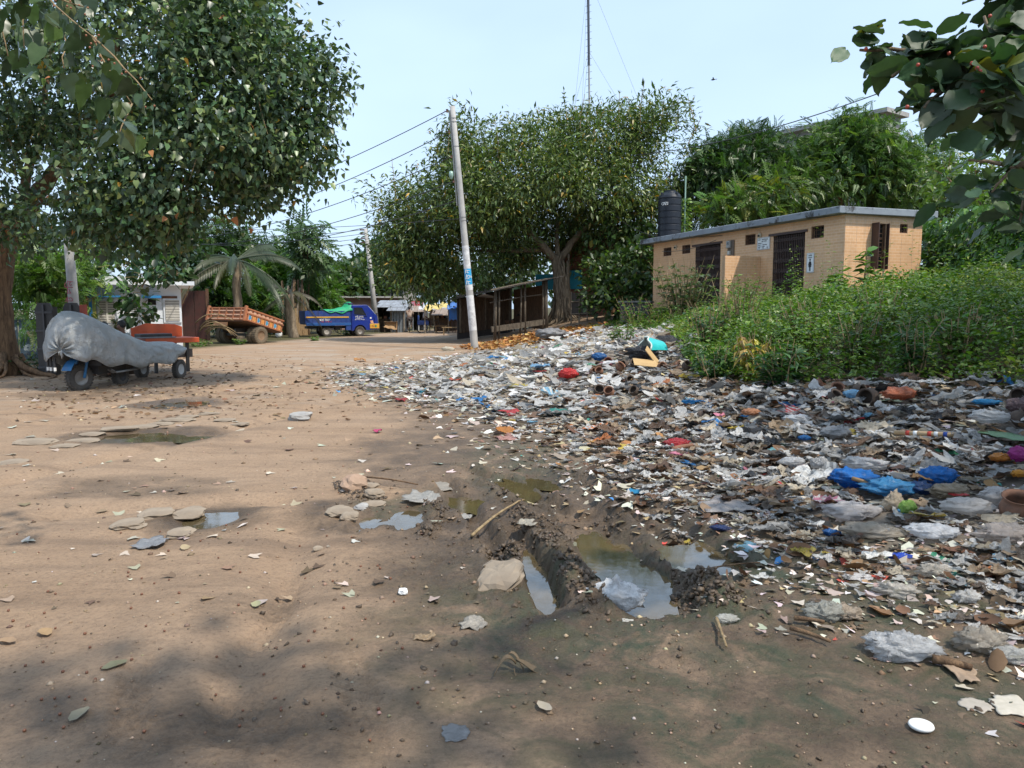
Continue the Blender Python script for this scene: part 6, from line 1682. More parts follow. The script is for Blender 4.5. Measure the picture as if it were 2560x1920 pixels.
for i, (t, q) in enumerate(((.985, (400, 545, 52)), (.90, (390, 585, 52)), (.80, (380, 598, 52)), (.70, (380, 604, 52)), (.62, (390, 590, 52)))):
    wire(pbase + ax * t - ex_ * .22, at(*q), .7 + .1 * i, ['topmost', 'second', 'third', 'fourth', 'lowest'][i] + ' ' + W_, .017)
wire(pbase + ax * .545, at(400, 570, 52), .25, 'thin line tied low on the leaning pole and running left', .012)
for i, t in enumerate((.99, .95, .91, .87)):
    wire(pb2 + ax2 * t - Vector((.3, 0, 0)), at(420, 570 + i * 14, 56), .5, ['highest', 'second', 'third', 'lowest'][i] + ' level line running left from the far pole behind the coconut palm', .017)
    wire(pb2 + ax2 * t, at(1140, 655 + i * 16, 62), .3, ['highest', 'second', 'third', 'lowest'][i] + ' line running right from the far pole into the fig crown', .017)
wire(at(1560, 390, 36), at(2200, 232, 24), .35, 'single thin wire crossing the sky above the feathery trees to the right', .018)
wire(at(1540, 540, 36), at(1690, 592, 29), .3, 'thin service wire coming to the toilet roof past the water tank', .012)
for i, (a, b, c, s) in enumerate((((1690, 590, 28.6), (1808, 588, 26.3), 0, .05), ((1655, 628, 28.5), (1790, 600, 25.6), 0, .12))):
    wire(at(*a[:2], a[2]) , at(*b[:2], b[2]), s, ['black service cable sagging from the toilet roof edge to the meter', 'pale cable slung along the front wall past the far windows'][i], .010)
mtb = at(1480, 700, 90); mb_ = Vector((mtb.x, 90, 0)); mtop = at(1470, -60, 90)
ms = thing('radio_mast', 'very tall thin guyed radio mast with step rungs behind the fig tree', 'mast', mb_)
m_ax = mtop - mb_
MB().tube([(0, 0, 0), m_ax * .75], .10, 8).build('lower_tube', STEEL, ms)
MB().tube([m_ax * .75, m_ax], .14, 8).build('upper_tube', M('dark_mast_paint', (.06, .07, .09)), ms)
for k in range(22):
    p = m_ax * (.60 + k * .0187); MB().tube([p + Vector((-.33, .1, -.05)), p + Vector((.33, -.1, .05))], .025, 5).build('rung', STEEL, ms)
for i, (t, q, lab) in enumerate(((1.0, (1430, 330, 86), 'outer left'), (1.0, (1452, 330, 94), 'inner left'), (1.0, (1600, 260, 88), 'outer right'), (.79, (1440, 250, 89), 'lower left'), (.79, (1458, 260, 91), 'lower middle'), (.79, (1545, 250, 89), 'lower right'))):
    o = mb_ + m_ax * t; d = at(*q) - o
    wire(o, o + d * 1.6, 0, 'faint ' + lab + ' guy wire of the tall radio mast', .012, 'guy wires of the radio mast')
bi = at(1783, 199, 60)
bird = MB(); bird.lathe([(0, -.22), (.05, -.14), (.085, 0), (.06, .12), (.035, .18), (0, .24)], 8, Matrix.Rotation(math.pi / 2, 4, 'Y'))
for s in (-1, 1): bird.add([(.06, 0, .03), (-.08, 0, .03), (-.12, s * .3, .12), (-.02, s * .3, .12)], [(0, 1, 2, 3)]); bird.add([(-.02, s * .3, .12), (-.12, s * .3, .12), (-.2, s * .55, .06)], [(0, 1, 2)])
bird.add([(-.2, .03, 0), (-.2, -.03, 0), (-.38, -.08, 0), (-.38, .08, 0)], [(0, 1, 2, 3)])
tag(bird.build('bird', BLACK, loc=bi, rz=2.6, scale=.8), 'small dark bird gliding in the open sky above the feathery trees', 'bird')
# ---------------------------------------------------------------- people and animals
def skin_mesh(name, V, E, Rr, mat, parent=None, root=0, sub=1):
    me = bpy.data.meshes.new(name); me.from_pydata(V, E, []); me.materials.append(mat)
    o = link(name, me, parent)
    o.modifiers.new('skin', 'SKIN')
    if not me.skin_vertices: return o
    for i, d in enumerate(me.skin_vertices[0].data):
        d.radius = (Rr[i], Rr[i]) if not isinstance(Rr[i], tuple) else Rr[i]; d.use_root = (i == root)
    s = o.modifiers.new('smooth', 'SUBSURF'); s.levels = sub; s.render_levels = sub
    return o
SKIN = M('brown_skin', (.16, .08, .05), (.13, .065, .04), rough=.55)
HAIR = M('black_hair', (.012, .01, .01), rough=.6)
POSES = {
 'stand': dict(pel=(0, 0, .93), che=(0, .02, 1.24), nec=(0, .02, 1.43), hed=(0, .05, 1.58), sho=(.18, .01, 1.38), elb=(.25, -.02, 1.1), wri=(.24, .1, .87), kne=(.10, .03, .5), ank=(.10, 0, .08)),
 'ride': dict(pel=(0, -.05, .98), che=(0, .14, 1.30), nec=(0, .22, 1.46), hed=(0, .28, 1.60), sho=(.19, .18, 1.41), elb=(.27, .30, 1.17), wri=(.24, .50, 1.06), kne=(.13, .30, .72), ank=(.11, .12, .38)),
 'sit': dict(pel=(0, 0, .5), che=(0, .04, .82), nec=(0, .06, 1.0), hed=(0, .09, 1.14), sho=(.18, .05, .95), elb=(.23, .10, .70), wri=(.16, .32, .60), kne=(.13, .42, .50), ank=(.13, .40, .08))}
def person(label, loc, rz, pose, shirt, lower, long_lower=True, group=None):
    p = POSES[pose]; t = thing('person', label, 'person', loc, rz, group)
    def J(k, s=1): x, y, z = p[k]; return (x * s, y, z)
    V, E, Rr = [], [], []
    def v(c, r): V.append(c); Rr.append(r); return len(V) - 1
    pe = v(p['pel'], .13); ch = v(p['che'], .15); ne = v(p['nec'], .055); hd = v(p['hed'], .085)
    top = v((p['hed'][0], p['hed'][1] - .01, p['hed'][2] + .1), .07); E += [(pe, ch), (ch, ne), (ne, hd), (hd, top)]
    no = v((p['hed'][0], p['hed'][1] + .11, p['hed'][2] - .01), .02); E.append((hd, no))
    for s in (-1, 1):
        sh = v(J('sho', s), .065); el = v(J('elb', s), .045); wr = v(J('wri', s), .03)
        x, y, z = J('wri', s); d = Vector(J('wri', s)) - Vector(J('elb', s)); d.normalize()
        pa = v(tuple(Vector((x, y, z)) + d * .06), .035); E += [(ch, sh), (sh, el), (el, wr), (wr, pa)]
        for q in range(4):
            f = v(tuple(Vector((x + s * (.0 + .0 * q), y + (q - 1.5) * .018, z)) + d * (.15 - .01 * abs(q - 1.5))), .009); E.append((pa, f))
        th = v(tuple(Vector((x, y + .05, z)) + d * .08), .011); E.append((wr, th))
        hp_ = v((s * .09, p['pel'][1], p['pel'][2] - .04), .09); kn = v(J('kne', s) if not (pose == 'ride' and s < 0) else (p['kne'][0] * s, p['kne'][1] - .06, p['kne'][2] - .2), .065)
        an = v(J('ank', s) if not (pose == 'ride' and s < 0) else (p['ank'][0] * s, p['ank'][1] - .02, p['ank'][2] - .22), .04)
        ax_ = V[an]; to = v((ax_[0], ax_[1] + .16, ax_[2] - .04), .03); E += [(pe, hp_), (hp_, kn), (kn, an), (an, to)]
    skin_mesh('body', V, E, Rr, SKIN, t)
    V, E, Rr = [], [], []
    pe = v((p['pel'][0], p['pel'][1], p['pel'][2] + .02), .155); ch = v(p['che'], .175); n2 = v((p['nec'][0], p['nec'][1], p['nec'][2] - .07), .09); E += [(pe, ch), (ch, n2)]
    for s in (-1, 1):
        sh = v(J('sho', s), .085); el = v(tuple(Vector(J('sho', s)).lerp(Vector(J('elb', s)), .85)), .068); E += [(ch, sh), (sh, el)]
    skin_mesh('shirt', V, E, Rr, shirt, t)
    V, E, Rr = [], [], []
    pe = v((p['pel'][0], p['pel'][1], p['pel'][2] - .02), .16)
    for s in (-1, 1):
        a, b = (J('kne', s), J('ank', s)) if not (pose == 'ride' and s < 0) else ((p['kne'][0] * s, p['kne'][1] - .06, p['kne'][2] - .2), (p['ank'][0] * s, p['ank'][1] - .02, p['ank'][2] - .22))
        h = v((s * .1, p['pel'][1], p['pel'][2] - .05), .115); k = v(a, .09); e = v(tuple(Vector(a).lerp(Vector(b), .8)), .075); E += [(pe, h), (h, k), (k, e)]
    skin_mesh('trousers', V, E, Rr, lower, t)
    hx, hy, hz = p['hed']
    hm = MB(); hm.lathe([(.0, .12), (.055, .105), (.088, .06), (.094, .0), (.085, -.05), (.06, -.07)], 14, Matrix.Translation((hx, hy - .022, hz + .045)))
    hm.build('hair', HAIR, t, smooth=True)
    return t
def goat(label, loc, rz, mat, s=1.0, group='goats by the shed'):
    t = thing('goat', label, 'goat', loc, rz, group); t.scale = (s, s, s)
    V, E, Rr = [], [], []
    def v(c, r): V.append(c); Rr.append(r); return len(V) - 1
    a = v((-.30, 0, .56), .11); b = v((0, 0, .54), .145); c = v((.28, 0, .58), .12); d = v((.42, 0, .74), .065); e = v((.50, 0, .84), .055); f = v((.60, 0, .78), .042); g = v((.67, 0, .73), .03)
    E += [(a, b), (b, c), (c, d), (d, e), (e, f), (f, g)]
    tl = v((-.43, 0, .64), .025); E.append((a, tl))
    for y in (-.08, .08):
        sh = v((.27, y, .42), .05); kn = v((.28, y, .24), .027); fo = v((.27, y, .03), .025); E += [(c, sh), (sh, kn), (kn, fo)]
        hp_ = v((-.30, y, .42), .06); sf = v((-.26, y, .34), .045); hk = v((-.37, y, .21), .025); hf = v((-.34, y, .03), .025); E += [(a, hp_), (hp_, sf), (sf, hk), (hk, hf)]
        er = v((.47, y * 1.7, .84), .016); E.append((e, er))
    skin_mesh('body', V, E, Rr, mat, t, root=1)
    for y in (-.03, .03): MB().tube([(.48, y, .88), (.45, y * 1.6, .97), (.40, y * 2, 1.01)], [.016, .012, .005], 6).build('horn', M('horn', (.15, .13, .1)), t)
def cloth_mat(n_, c, r=.8): return M(n_, c, tuple(x * .8 for x in c), rough=r, scale=6)
# cyclist riding away down the lane
pc = on_ground(1024, 831); k = pc.y
bc = thing('bicycle', 'bicycle ridden away from us down the lane', 'bicycle', pc, .12)
WT = M('bike_tyre', (.03, .03, .03))
def bike_wheel(par, y, r, x=0):
    e = bpy.data.objects.new('wheel', None); COL.objects.link(e); e.parent = par; e.location = (x, y, r)
    t = MB(); n = 26
    t.tube([(0, r * math.cos(2 * math.pi * i / n), r * math.sin(2 * math.pi * i / n)) for i in range(n + 1)], .02, 6, False); t.build('tyre', WT, e)
    s = MB()
    for i in range(10): s.tube([(0, 0, 0), (0, r * math.cos(i * .628), r * math.sin(i * .628))], .004, 4)
    s.build('spokes', STEEL, e)
bike_wheel(bc, -.5, .33); bike_wheel(bc, .55, .33)
f = MB()
for a, b in (((0, -.5, .33), (0, -.1, .85)), ((0, -.5, .33), (0, .0, .3)), ((0, 0, .3), (0, -.12, .9)), ((0, 0, .3), (0, .42, .78)), ((0, -.1, .82), (0, .42, .82)), ((0, .55, .33), (0, .4, .98)), ((-.26, .48, 1.02), (.26, .48, 1.02))): f.tube([a, b], .016, 6)
f.build('frame', BLACK, bc)
MB().box((0, -.1, .93), (.16, .26, .06), bev=.02).build('saddle', BLACK, bc)
cr = MB(); cr.box((0, -.55, .72), (.12, .4, .03)); cr.build('carrier', STEEL, bc)
MB().lathe([(.03, 0), (.03, .02), (0, .02)], 8, Matrix.Translation((0, -.78, .6)) @ Matrix.Rotation(math.pi / 2, 4, 'X')).build('rear_lamp', WHITE, bc)
person('person in a brown shirt riding a bicycle away from us', pc + Vector((0, 0, .02)), .12, 'ride', cloth_mat('brown_shirt', (.30, .22, .17)), cloth_mat('dark_lower', (.07, .05, .045)))
# seated people behind the covered rickshaw
for px, lab, sc_ in ((312, 'person sitting behind the covered rickshaw with only a dark-haired head showing above the sheet', (.3, .32, .3)), (268, 'person seated lower behind the covered rickshaw, just the crown of the head showing', (.2, .2, .25))):
    q = at(px, 835, 18.4); z0 = EYE + (HOR - (806 if px > 300 else 810)) * 18.4 / F_PX - 1.24
    person(lab, (q.x, q.y, max(z0, gz1(q.x, q.y) - .02)), 2.6, 'sit', cloth_mat('seat_shirt%d' % px, sc_), cloth_mat('seat_low%d' % px, (.1, .1, .12)), group='people resting behind the rickshaw')
    MB_ = MB(); MB_.box((0, 0, .18), (.5, .35, .36), bev=.02); g_ = max(z0, gz1(q.x, q.y) - .02)
    tag(MB_.build('crate', WOOD_DARK, None, loc=(q.x, q.y + .0, g_), rz=2.6), 'wooden crate used as a seat behind the covered rickshaw, ' + ('under the taller sitter' if px > 300 else 'under the lower sitter'), 'crate')
BLK = M('black_goat_hair', (.012, .012, .013), rough=.7); BRN = M('brown_goat_hair', (.16, .09, .05), rough=.8); PIE = M('pied_goat_hair', (.5, .47, .42), (.05, .045, .04), scale=5, lo=.45, hi=.55, rough=.8)
pg = on_ground(1167, 837); goat('black goat standing half behind the leaning pole', pg, .05, BLK, .95)
p2 = on_ground(1210, 830); goat('pied goat with a white head standing at the shed post', (p2.x, p2.y + .6, gz1(p2.x, p2.y + .6)), 2.2, PIE, .95)
p3 = on_ground(1275, 836); goat('brown goat inside the dark open shed', (p3.x, p3.y + 1.6, gz1(p3.x, p3.y + 1.6)), .9, BRN, .9)
p4 = on_ground(1322, 830); goat('black goat inside the dark open shed by the pale post', (p4.x, p4.y + 1.3, gz1(p4.x, p4.y + 1.3)), 2.9, BLK, .9)

# ---------------------------------------------------------------- market stalls at the end of the lane
def px_box(px0, px1, py0, py1, Y, dep, nm, mat, parent=None, rz=0.0):
    a, b = at(px0, py1, Y), at(px1, py0, Y); o = parent.location if parent is not None else Vector((0, 0, 0))
    c = (a + b) / 2 - o
    return MB().box((c.x, c.y + dep / 2, c.z), (b.x - a.x, dep, b.z - a.z), rz=rz).build(nm, mat, parent)
def stall(name, label, px0, px1, py_top, Y, dep, roof_mat, wall_mat, drop=.35, cat='stall', n=4, front=True):
    a, b = at(px0, 830, Y), at(px1, 830, Y); g = gz1((a.x + b.x) / 2, Y)
    t = thing(name, label, cat, (a.x, Y, g)); L = b.x - a.x; h = EYE + (HOR - py_top) * Y / F_PX - g
    for x in (0.05, L - .05):
        for y in (0, dep): MB().tube([(x, y, -.1), (x, y, h - (0 if y else drop))], .05, 6).build('post', POST, t)
    MB().box((L / 2, dep, h / 2), (L, .05, h)).build('back_wall', wall_mat, t)
    for x in (0, L): MB().box((x, dep / 2 + .1, h * .48), (.04, dep, h * .9)).build('side_wall', wall_mat, t)
    for k in range(n):
        x0, x1 = -.15 + (L + .3) * k / n, -.15 + (L + .3) * (k + 1) / n - .02
        V = [(x0, -.6, h - drop - .12), (x1, -.6, h - drop - .12), (x1, dep + .2, h + .02), (x0, dep + .2, h + .02)]; V += [(p, q, r + .03) for p, q, r in V]
        MB().add(V, [(3, 2, 1, 0), (4, 5, 6, 7), (0, 1, 5, 4), (1, 2, 6, 5), (2, 3, 7, 6), (3, 0, 4, 7)]).build('roof_sheet', roof_mat, t)
    if front:
        MB().box((L / 2, .3, .45), (L * .9, .5, .9)).build('counter', WOOD_DARK, t)
        for k in range(5): MB().box((L * (.12 + .19 * k), .32, .98), (.22, .25, .16 + .1 * (k % 2)), bev=.02).build('goods', M('goods%d' % (k % 3), [(.4, .3, .15), (.25, .1, .06), (.15, .22, .3)][k % 3]), t)
    return t
stall('market_stall', 'dark stall under a sloping grey tin roof just right of the blue truck', 942, 1008, 752, 53, 2.4, TIN, M('dark_board', (.05, .05, .05)))
stall('market_stall', 'grey sheet-sided stall with a door beside the cyclist', 976, 1012, 760, 52, 1.6, TIN, M('grey_sheet', (.24, .27, .29), (.18, .2, .22), metal=.3, rough=.5), front=False)
t = bpy.data.objects['market_stall.001']
for k in range(5): MB().box((.12 + .2 * k, .02, .8), (.17, .03, 1.6)).build('door_sheet', M('grey_sheet', (.24, .27, .29)), t)
stall('market_stall', 'stall with white door posts under a red sign in the middle of the market', 1030, 1062, 764, 57, 2, M('rusty_tin', (.30, .24, .2), (.2, .14, .1), rough=.7), M('dark_board', (.05, .05, .05)), front=False)
t = bpy.data.objects['market_stall.002']
for k in range(3): MB().box((.1 + .42 * k, -.05, .85), (.07, .06, 1.7)).build('door_post', WHITE, t)
a, b = at(1027, 764, 56.0), at(1058, 757, 56.0)
sgn = thing('shop_sign', 'small red and pink shop sign hung over the middle stall', 'sign', (a.x, 56.0, a.z)); w_ = b.x - a.x; h_ = b.z - a.z + .12
MB().box((w_ / 2, 0, h_ / 2), (w_, .05, h_)).build('board', M('red_sign', (.55, .06, .06), (.5, .08, .1), rough=.5), sgn)
MB().box((w_ * .17, -.03, h_ * .4), (w_ * .3, .02, h_ * .9)).build('picture_panel', M('pink_panel', (.65, .3, .38)), sgn)
text('স্টোর', .17, WHITE, sgn, (w_ * .65, -.03, h_ / 2), (math.pi / 2, 0, 0))
def tarp(label, corners, mat, name='tarpaulin', sag=.12, seed=0, group='awnings over the market'):
    P_ = [at(*c[:2], c[2]) for c in corners]; o0 = P_[0]
    def f(u, v):
        p = P_[0].lerp(P_[1], u).lerp(P_[3].lerp(P_[2], u), v) - o0
        p.z -= sag * math.sin(math.pi * u) * math.sin(math.pi * v); p.z += .12 * float(fbm(np.array([u * 5 + seed]), np.array([v * 5]), octv=3)[0]) + .05 * math.sin(u * 17 + seed)
        return p
    g_ = MB(); g_.grid(f, 18, 12)
    return tag(g_.build(name, mat, None, True, solid=.012, loc=o0), label, 'awning', group)
tarp('yellow tarpaulin awning over the market stalls', [(1058, 776, 49), (1122, 768, 49), (1120, 756, 54), (1068, 760, 54)], M('yellow_tarp', (.62, .46, .11), (.55, .40, .10), rough=.5), seed=1)
tarp('pale grey awning left of the yellow tarpaulin', [(1046, 770, 50), (1074, 782, 48.5), (1080, 762, 54), (1062, 762, 54)], M('pale_tarp', (.55, .56, .58), (.45, .46, .48), rough=.5), seed=2)
tarp('blue tarpaulin awning left of the lean-to', [(1118, 772, 48), (1160, 768, 47), (1158, 755, 52), (1120, 757, 52)], M('blue_tarp', (.03, .14, .42), (.02, .1, .32), rough=.5), seed=3)
tarp('blue sheet hanging down beside the dark stall', [(1122, 800, 49), (1150, 800, 48), (1150, 768, 48), (1122, 768, 49)], M('blue_tarp', (.03, .14, .42)), seed=4, sag=0)
for px, Y, w_ in ((1062, 49, 'front left'), (1121, 49, 'front right'), (1121, 54, 'rear right'), (1074, 54, 'rear left')):
    q = at(px, 772, Y); MBp = MB(); g_ = gz1(q.x, Y); MBp.tube([(0, 0, -.1), (0, 0, q.z - g_)], .035, 6)
    tag(MBp.build('awning_pole', POST, loc=(q.x, Y, g_)), 'thin ' + w_ + ' pole holding up the yellow tarpaulin awning', 'pole', 'poles of the yellow awning')
stall('market_stall', 'dark open stall with piled goods under the yellow tarpaulin', 1085, 1150, 772, 54.5, 2, M('rusty_tin', (.30, .24, .2)), M('dark_board', (.05, .05, .05)))
# table with brown cloth, cart wheels
q = at(960, 800, 50); g_ = gz1(q.x, 50); tbm = thing('market_table', 'low table with a brown cloth hanging over it before the tin-roofed stall', 'table', (q.x, 50, g_))
MB().box((.4, .3, .72), (.85, .6, .04)).build('table_top', WOOD_DARK, tbm)
for x in (.03, .77):
    for y in (.05, .55): MB().box((x, y, .35), (.05, .05, .7)).build('leg', WOOD_DARK, tbm)
g2_ = MB(); g2_.grid(lambda u, v: (-.02 + .86 * u, -.02 + .3 * (1 - v if v > .5 else .5) * 1, .75 - (v > .0) * .55 * v * (.7 + .3 * u) + .02 * math.sin(u * 14)), 14, 6); g2_.build('cloth', M('brown_cloth', (.36, .22, .1), (.28, .16, .07)), tbm, solid=.01)
for px0, px1, lab in ((1104, 1150, 'long wooden bench left of the black goat'), (1085, 1118, 'shorter wooden bench behind the long bench')):
    Y = 45 if px0 > 1100 else 50; a, b = at(px0, 818, Y), at(px1, 815, Y); g_ = gz1((a.x + b.x) / 2, Y); h = .45
    bn = thing('bench', lab, 'bench', (a.x, Y, g_), .05, 'benches in the market'); w_ = b.x - a.x
    MB().box((w_ / 2, .15, h), (w_, .3, .05)).build('seat', WOOD_RAW, bn)
    for x in (.12, w_ - .12):
        for y in (.03, .27): MB().box((x, y, h / 2 - .02), (.06, .05, h - .03)).build('leg', WOOD_RAW, bn)
# cycle rickshaw in the lane
q = at(1066, 822, 50); g_ = gz1(q.x, 50)
cr_ = thing('cycle_rickshaw', 'blue cycle rickshaw standing side on below the yellow tarpaulin', 'rickshaw', (q.x, 50, g_), .1)
CB = M('rickshaw_blue', (.03, .07, .26), (.02, .05, .18), rough=.5)
def side_wheel(x, y, r):
    e = bpy.data.objects.new('wheel', None); COL.objects.link(e); e.parent = cr_; e.location = (x, y, r); n = 26
    MB().tube([(r * math.cos(2 * math.pi * i / n), 0, r * math.sin(2 * math.pi * i / n)) for i in range(n + 1)], .022, 6, False).build('tyre', WT, e)
    s = MB()
    for i in range(12): s.tube([(0, 0, 0), (r * math.cos(i * .5236), 0, r * math.sin(i * .5236))], .004, 4)
    s.build('spokes', STEEL, e)
side_wheel(-.28, -.4, .34); side_wheel(-.28, .4, .34); side_wheel(.78 + .1, 0, .34)
sb = MB(); sb.box((-.2, 0, .68), (.75, .85, .3), bev=.06); sb.box((-.5, 0, .95), (.12, .85, .45), bev=.05); sb.build('seat_box', CB, cr_)
f = MB()
for a, b in (((-.28, 0, .36), (.88, 0, .36)), ((.4, 0, .36), (.35, 0, .85)), ((.88, 0, .34), (.75, 0, 1.0)), ((.7, -.25, 1.03), (.7, .25, 1.03)), ((.35, 0, .78), (.76, 0, .85))): f.tube([a, b], .02, 6)
f.build('frame', BLACK, cr_)
MB().box((.35, 0, .9), (.22, .14, .06), bev=.02).build('saddle', BLACK, cr_)
person('person in a pale shirt seated on the blue cycle rickshaw', Vector((q.x - .15, 49.95, g_ + .36)), -1.3, 'sit', cloth_mat('pale_shirt', (.55, .57, .60)), cloth_mat('dark_lower', (.07, .05, .045)))
qq = at(1157, 815, 47); person('person in a pale shirt standing in the shade behind the black goat', (qq.x, 47, gz1(qq.x, 47)), 1.9, 'stand', cloth_mat('pale_shirt', (.55, .57, .60)), cloth_mat('grey_lower', (.18, .18, .2)))
qq = at(1136, 815, 49.4); person('person in dark clothes under the blue tarpaulin', (qq.x, 49.4, gz1(qq.x, 49.4)), 3.0, 'stand', cloth_mat('navy_shirt', (.05, .07, .16)), cloth_mat('dark_lower', (.07, .05, .045)))
# ---------------------------------------------------------------- weeds on the mound
def weed_cover():
    n = 420000
    x = NR.uniform(1.5, 22, n); y = NR.uniform(6.5, 33, n)
    # nearer ground gets more, smaller leaves
    keep = inside(x, y, VEG) & (NR.random(n) < np.clip(13 / y, .35, 1.0) ** 1.2)
    # not inside the toilet block
    lx = (x - NEAR[0]) * BX[0] + (y - NEAR[1]) * BX[1]; ly = (x - NEAR[0]) * AX[0] + (y - NEAR[1]) * AX[1]
    keep &= ~((lx > -.1) & (lx < LB + .1) & (ly > -.1) & (ly < LA + .1))
    u, v, d = proj(np.stack([x, y, base_z(x, y) + .4], 1)); keep &= (u > 1400) & (u < 2700)
    x, y = x[keep], y[keep]; n = len(x)
    e = poly_dist(x, y, VEG)
    thin = sstep(20, 27, y) * sstep(6.5, 4.5, x)
    h = (.18 + .50 * sstep(0, 1.2, e) + .16 * sstep(1.5, 5, e)) * (1 + 1.5 * fbm(x * 1.1, y * 1.1, octv=3, seed=51)) * (1 - .55 * thin)
    h *= (1 + .12 * sstep(9, 14, y) * sstep(5, 7.5, x)) * (1 - .55 * sstep(13, 18, y) * (1 - sstep(9.3, 11.5, x)))
    t = NR.random(n) ** .45
    z = base_z(x, y) + h * t
    dd = np.stack([NR.normal(0, 1, n), NR.normal(-.15, 1, n), NR.normal(.15, .45, n)], 1)
    col = palette(n, [(.18, .245, .038), (.125, .19, .034), (.25, .30, .05), (.085, .135, .028), (.36, .31, .07)], [.34, .29, .2, .14, .03])
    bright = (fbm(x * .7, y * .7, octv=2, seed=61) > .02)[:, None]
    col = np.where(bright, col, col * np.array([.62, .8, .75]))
    sz = NR.uniform(.045, .10, n) * (.7 + .3 * np.clip(y / 14, 0, 1.6))
    big = NR.random(n) < .06; sz[big] *= 1.7
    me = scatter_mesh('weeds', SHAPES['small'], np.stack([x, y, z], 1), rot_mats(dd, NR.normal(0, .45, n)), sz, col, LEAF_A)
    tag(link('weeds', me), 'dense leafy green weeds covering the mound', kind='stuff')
weed_cover()
def weed_shoots():
    n = 2600; x = NR.uniform(1.5, 20, n); y = NR.uniform(7, 30, n); keep = inside(x, y, VEG)
    lx = (x - NEAR[0]) * BX[0] + (y - NEAR[1]) * BX[1]; ly = (x - NEAR[0]) * AX[0] + (y - NEAR[1]) * AX[1]
    keep &= ~((lx > -.3) & (lx < LB + .2) & (ly > -.5) & (ly < LA + .2))
    u, v, d = proj(np.stack([x, y, base_z(x, y) + .4], 1)); keep &= (u > 1400) & (u < 2700); x, y = x[keep], y[keep]; n = len(x)
    e = poly_dist(x, y, VEG); H_ = (.38 + .55 * sstep(0, 1.5, e)) * (.65 + 1.15 * NR.random(n) ** 1.8) * (1 + .9 * fbm(x * .6, y * .6, octv=2, seed=91)) * (1 - .45 * sstep(15, 20, y) * (1 - sstep(9.3, 11.5, x)))
    K = 22; lean = NR.normal(0, .22, (n, 2)); z0 = base_z(x, y); t = np.tile(np.linspace(.25, 1, K), n); i = np.repeat(np.arange(n), K)
    pos = np.stack([x[i] + lean[i, 0] * H_[i] * t * t, y[i] + lean[i, 1] * H_[i] * t * t, z0[i] + H_[i] * t], 1)
    a = np.tile(np.arange(K) * 2.4, n) + NR.uniform(0, 1, n * K); dd = np.stack([np.cos(a), np.sin(a), .35 - .7 * (1 - t) + NR.normal(0, .2, n * K)], 1)
    kind = NR.random(n)[i]; col = palette(n * K, [(.17, .24, .042), (.12, .19, .036), (.23, .29, .055)], [.5, .3, .2]); col = np.where((kind < .35)[:, None], col * np.array([.6, .8, 1.0]), col)
    sz = (.13 - .06 * t) * NR.uniform(.8, 1.3, n * K) * np.where(kind < .35, 1.35, 1.0)
    o = link('weeds', scatter_mesh('weeds', SHAPES['long'], pos, rot_mats(dd, NR.normal(0, .4, n * K)), sz, col, LEAF_A)); tag(o, 'taller leafy stems rising out of the green weeds', kind='stuff')
weed_shoots()
def plant(name, label, px, py, hpx, stems, per, kind, size, cols, w, spread=.25, droop=.2, seed=1, cat='plant', group=None, Y=None, spike=False, mat=None, stem_mat=None):
    b = on_ground(px, py) if Y is None else at(px, py, Y)
    b.z = gz1(b.x, b.y) if Y is None else b.z
    t = thing(name, label, cat, b, group=group); H_ = hpx * b.y / F_PX * (1.25 if px > 1500 else 1); stems = int(stems * (1.4 if px > 1700 and stems > 1 else 1)); rg = random.Random(seed)
    lp, dd, ss = [], [], []
    for i in range(stems):
        a = rg.uniform(0, 6.28); r = spread * H_ * rg.random() ** .5; hh = H_ * rg.uniform(.65, 1.0)
        m_ = MB(); p0 = Vector((r * .3 * math.cos(a), r * .3 * math.sin(a), -.05)); p1 = Vector((r * 1.2 * math.cos(a), r * 1.2 * math.sin(a), hh))
        pts = limb(m_, p0, p1, .012 * H_ + .004, .004, .06, 6, 5, rg); m_.build('stem', stem_mat or BARK_PALE, t)
        for k in range(per):
            f = rg.uniform(.12, 1) ** .8; q = pts[int(f * 6)]; an = k * 2.4 + rg.uniform(-.3, .3)
            lp.append(np.array(q + b)); dd.append([math.cos(an), math.sin(an), rg.gauss(.35, .3) - droop]); ss.append(size * rg.uniform(.6, 1.15) * (1.1 - .45 * f))
    lp, dd, ss = np.array(lp), np.array(dd), np.array(ss)
    cols = palette(len(lp), cols, w)
    add_leaves(t, kind, lp, rot_mats(dd, NR.normal(0, .35, len(lp))), ss, cols, mat or LEAF_A, min(len(lp), 24))
    return t
G1 = ([(.10, .20, .035), (.07, .14, .03), (.15, .24, .05)], [.5, .3, .2])
G2 = ([(.05, .12, .035), (.035, .085, .028), (.08, .15, .04)], [.45, .35, .2])
G3 = ([(.10, .15, .07), (.08, .125, .055), (.14, .19, .09)], [.45, .35, .2])
plant('milkweed', 'tall broad-leaved plant rising before the dark side window', 2160, 752, 128, 2, 26, 'oval', .38, *G1, spread=.06, seed=1, group='broad-leaved plants by the side wall', Y=18.6)
plant('milkweed', 'smaller broad-leaved plant left of the one before the side window', 2080, 755, 80, 4, 13, 'oval', .32, *G1, spread=.3, seed=2, group='broad-leaved plants by the side wall', Y=18.6)
plant('milkweed', 'broad-leaved plant below the small side window on the right', 2205, 752, 72, 4, 13, 'oval', .32, *G1, spread=.3, seed=3, group='broad-leaved plants by the side wall', Y=18.4)
plant('seeding_bush', 'grey-green seeding bush before the left brown gate', 1705, 790, 118, 26, 34, 'long', .26, *G3, spread=.5, seed=4, cat='bush', Y=24)
plant('seeding_bush', 'wispy shrub with drooping tips before the screen wall', 1862, 775, 85, 12, 26, 'long', .22, *G1, spread=.45, seed=5, cat='bush', Y=21.5)
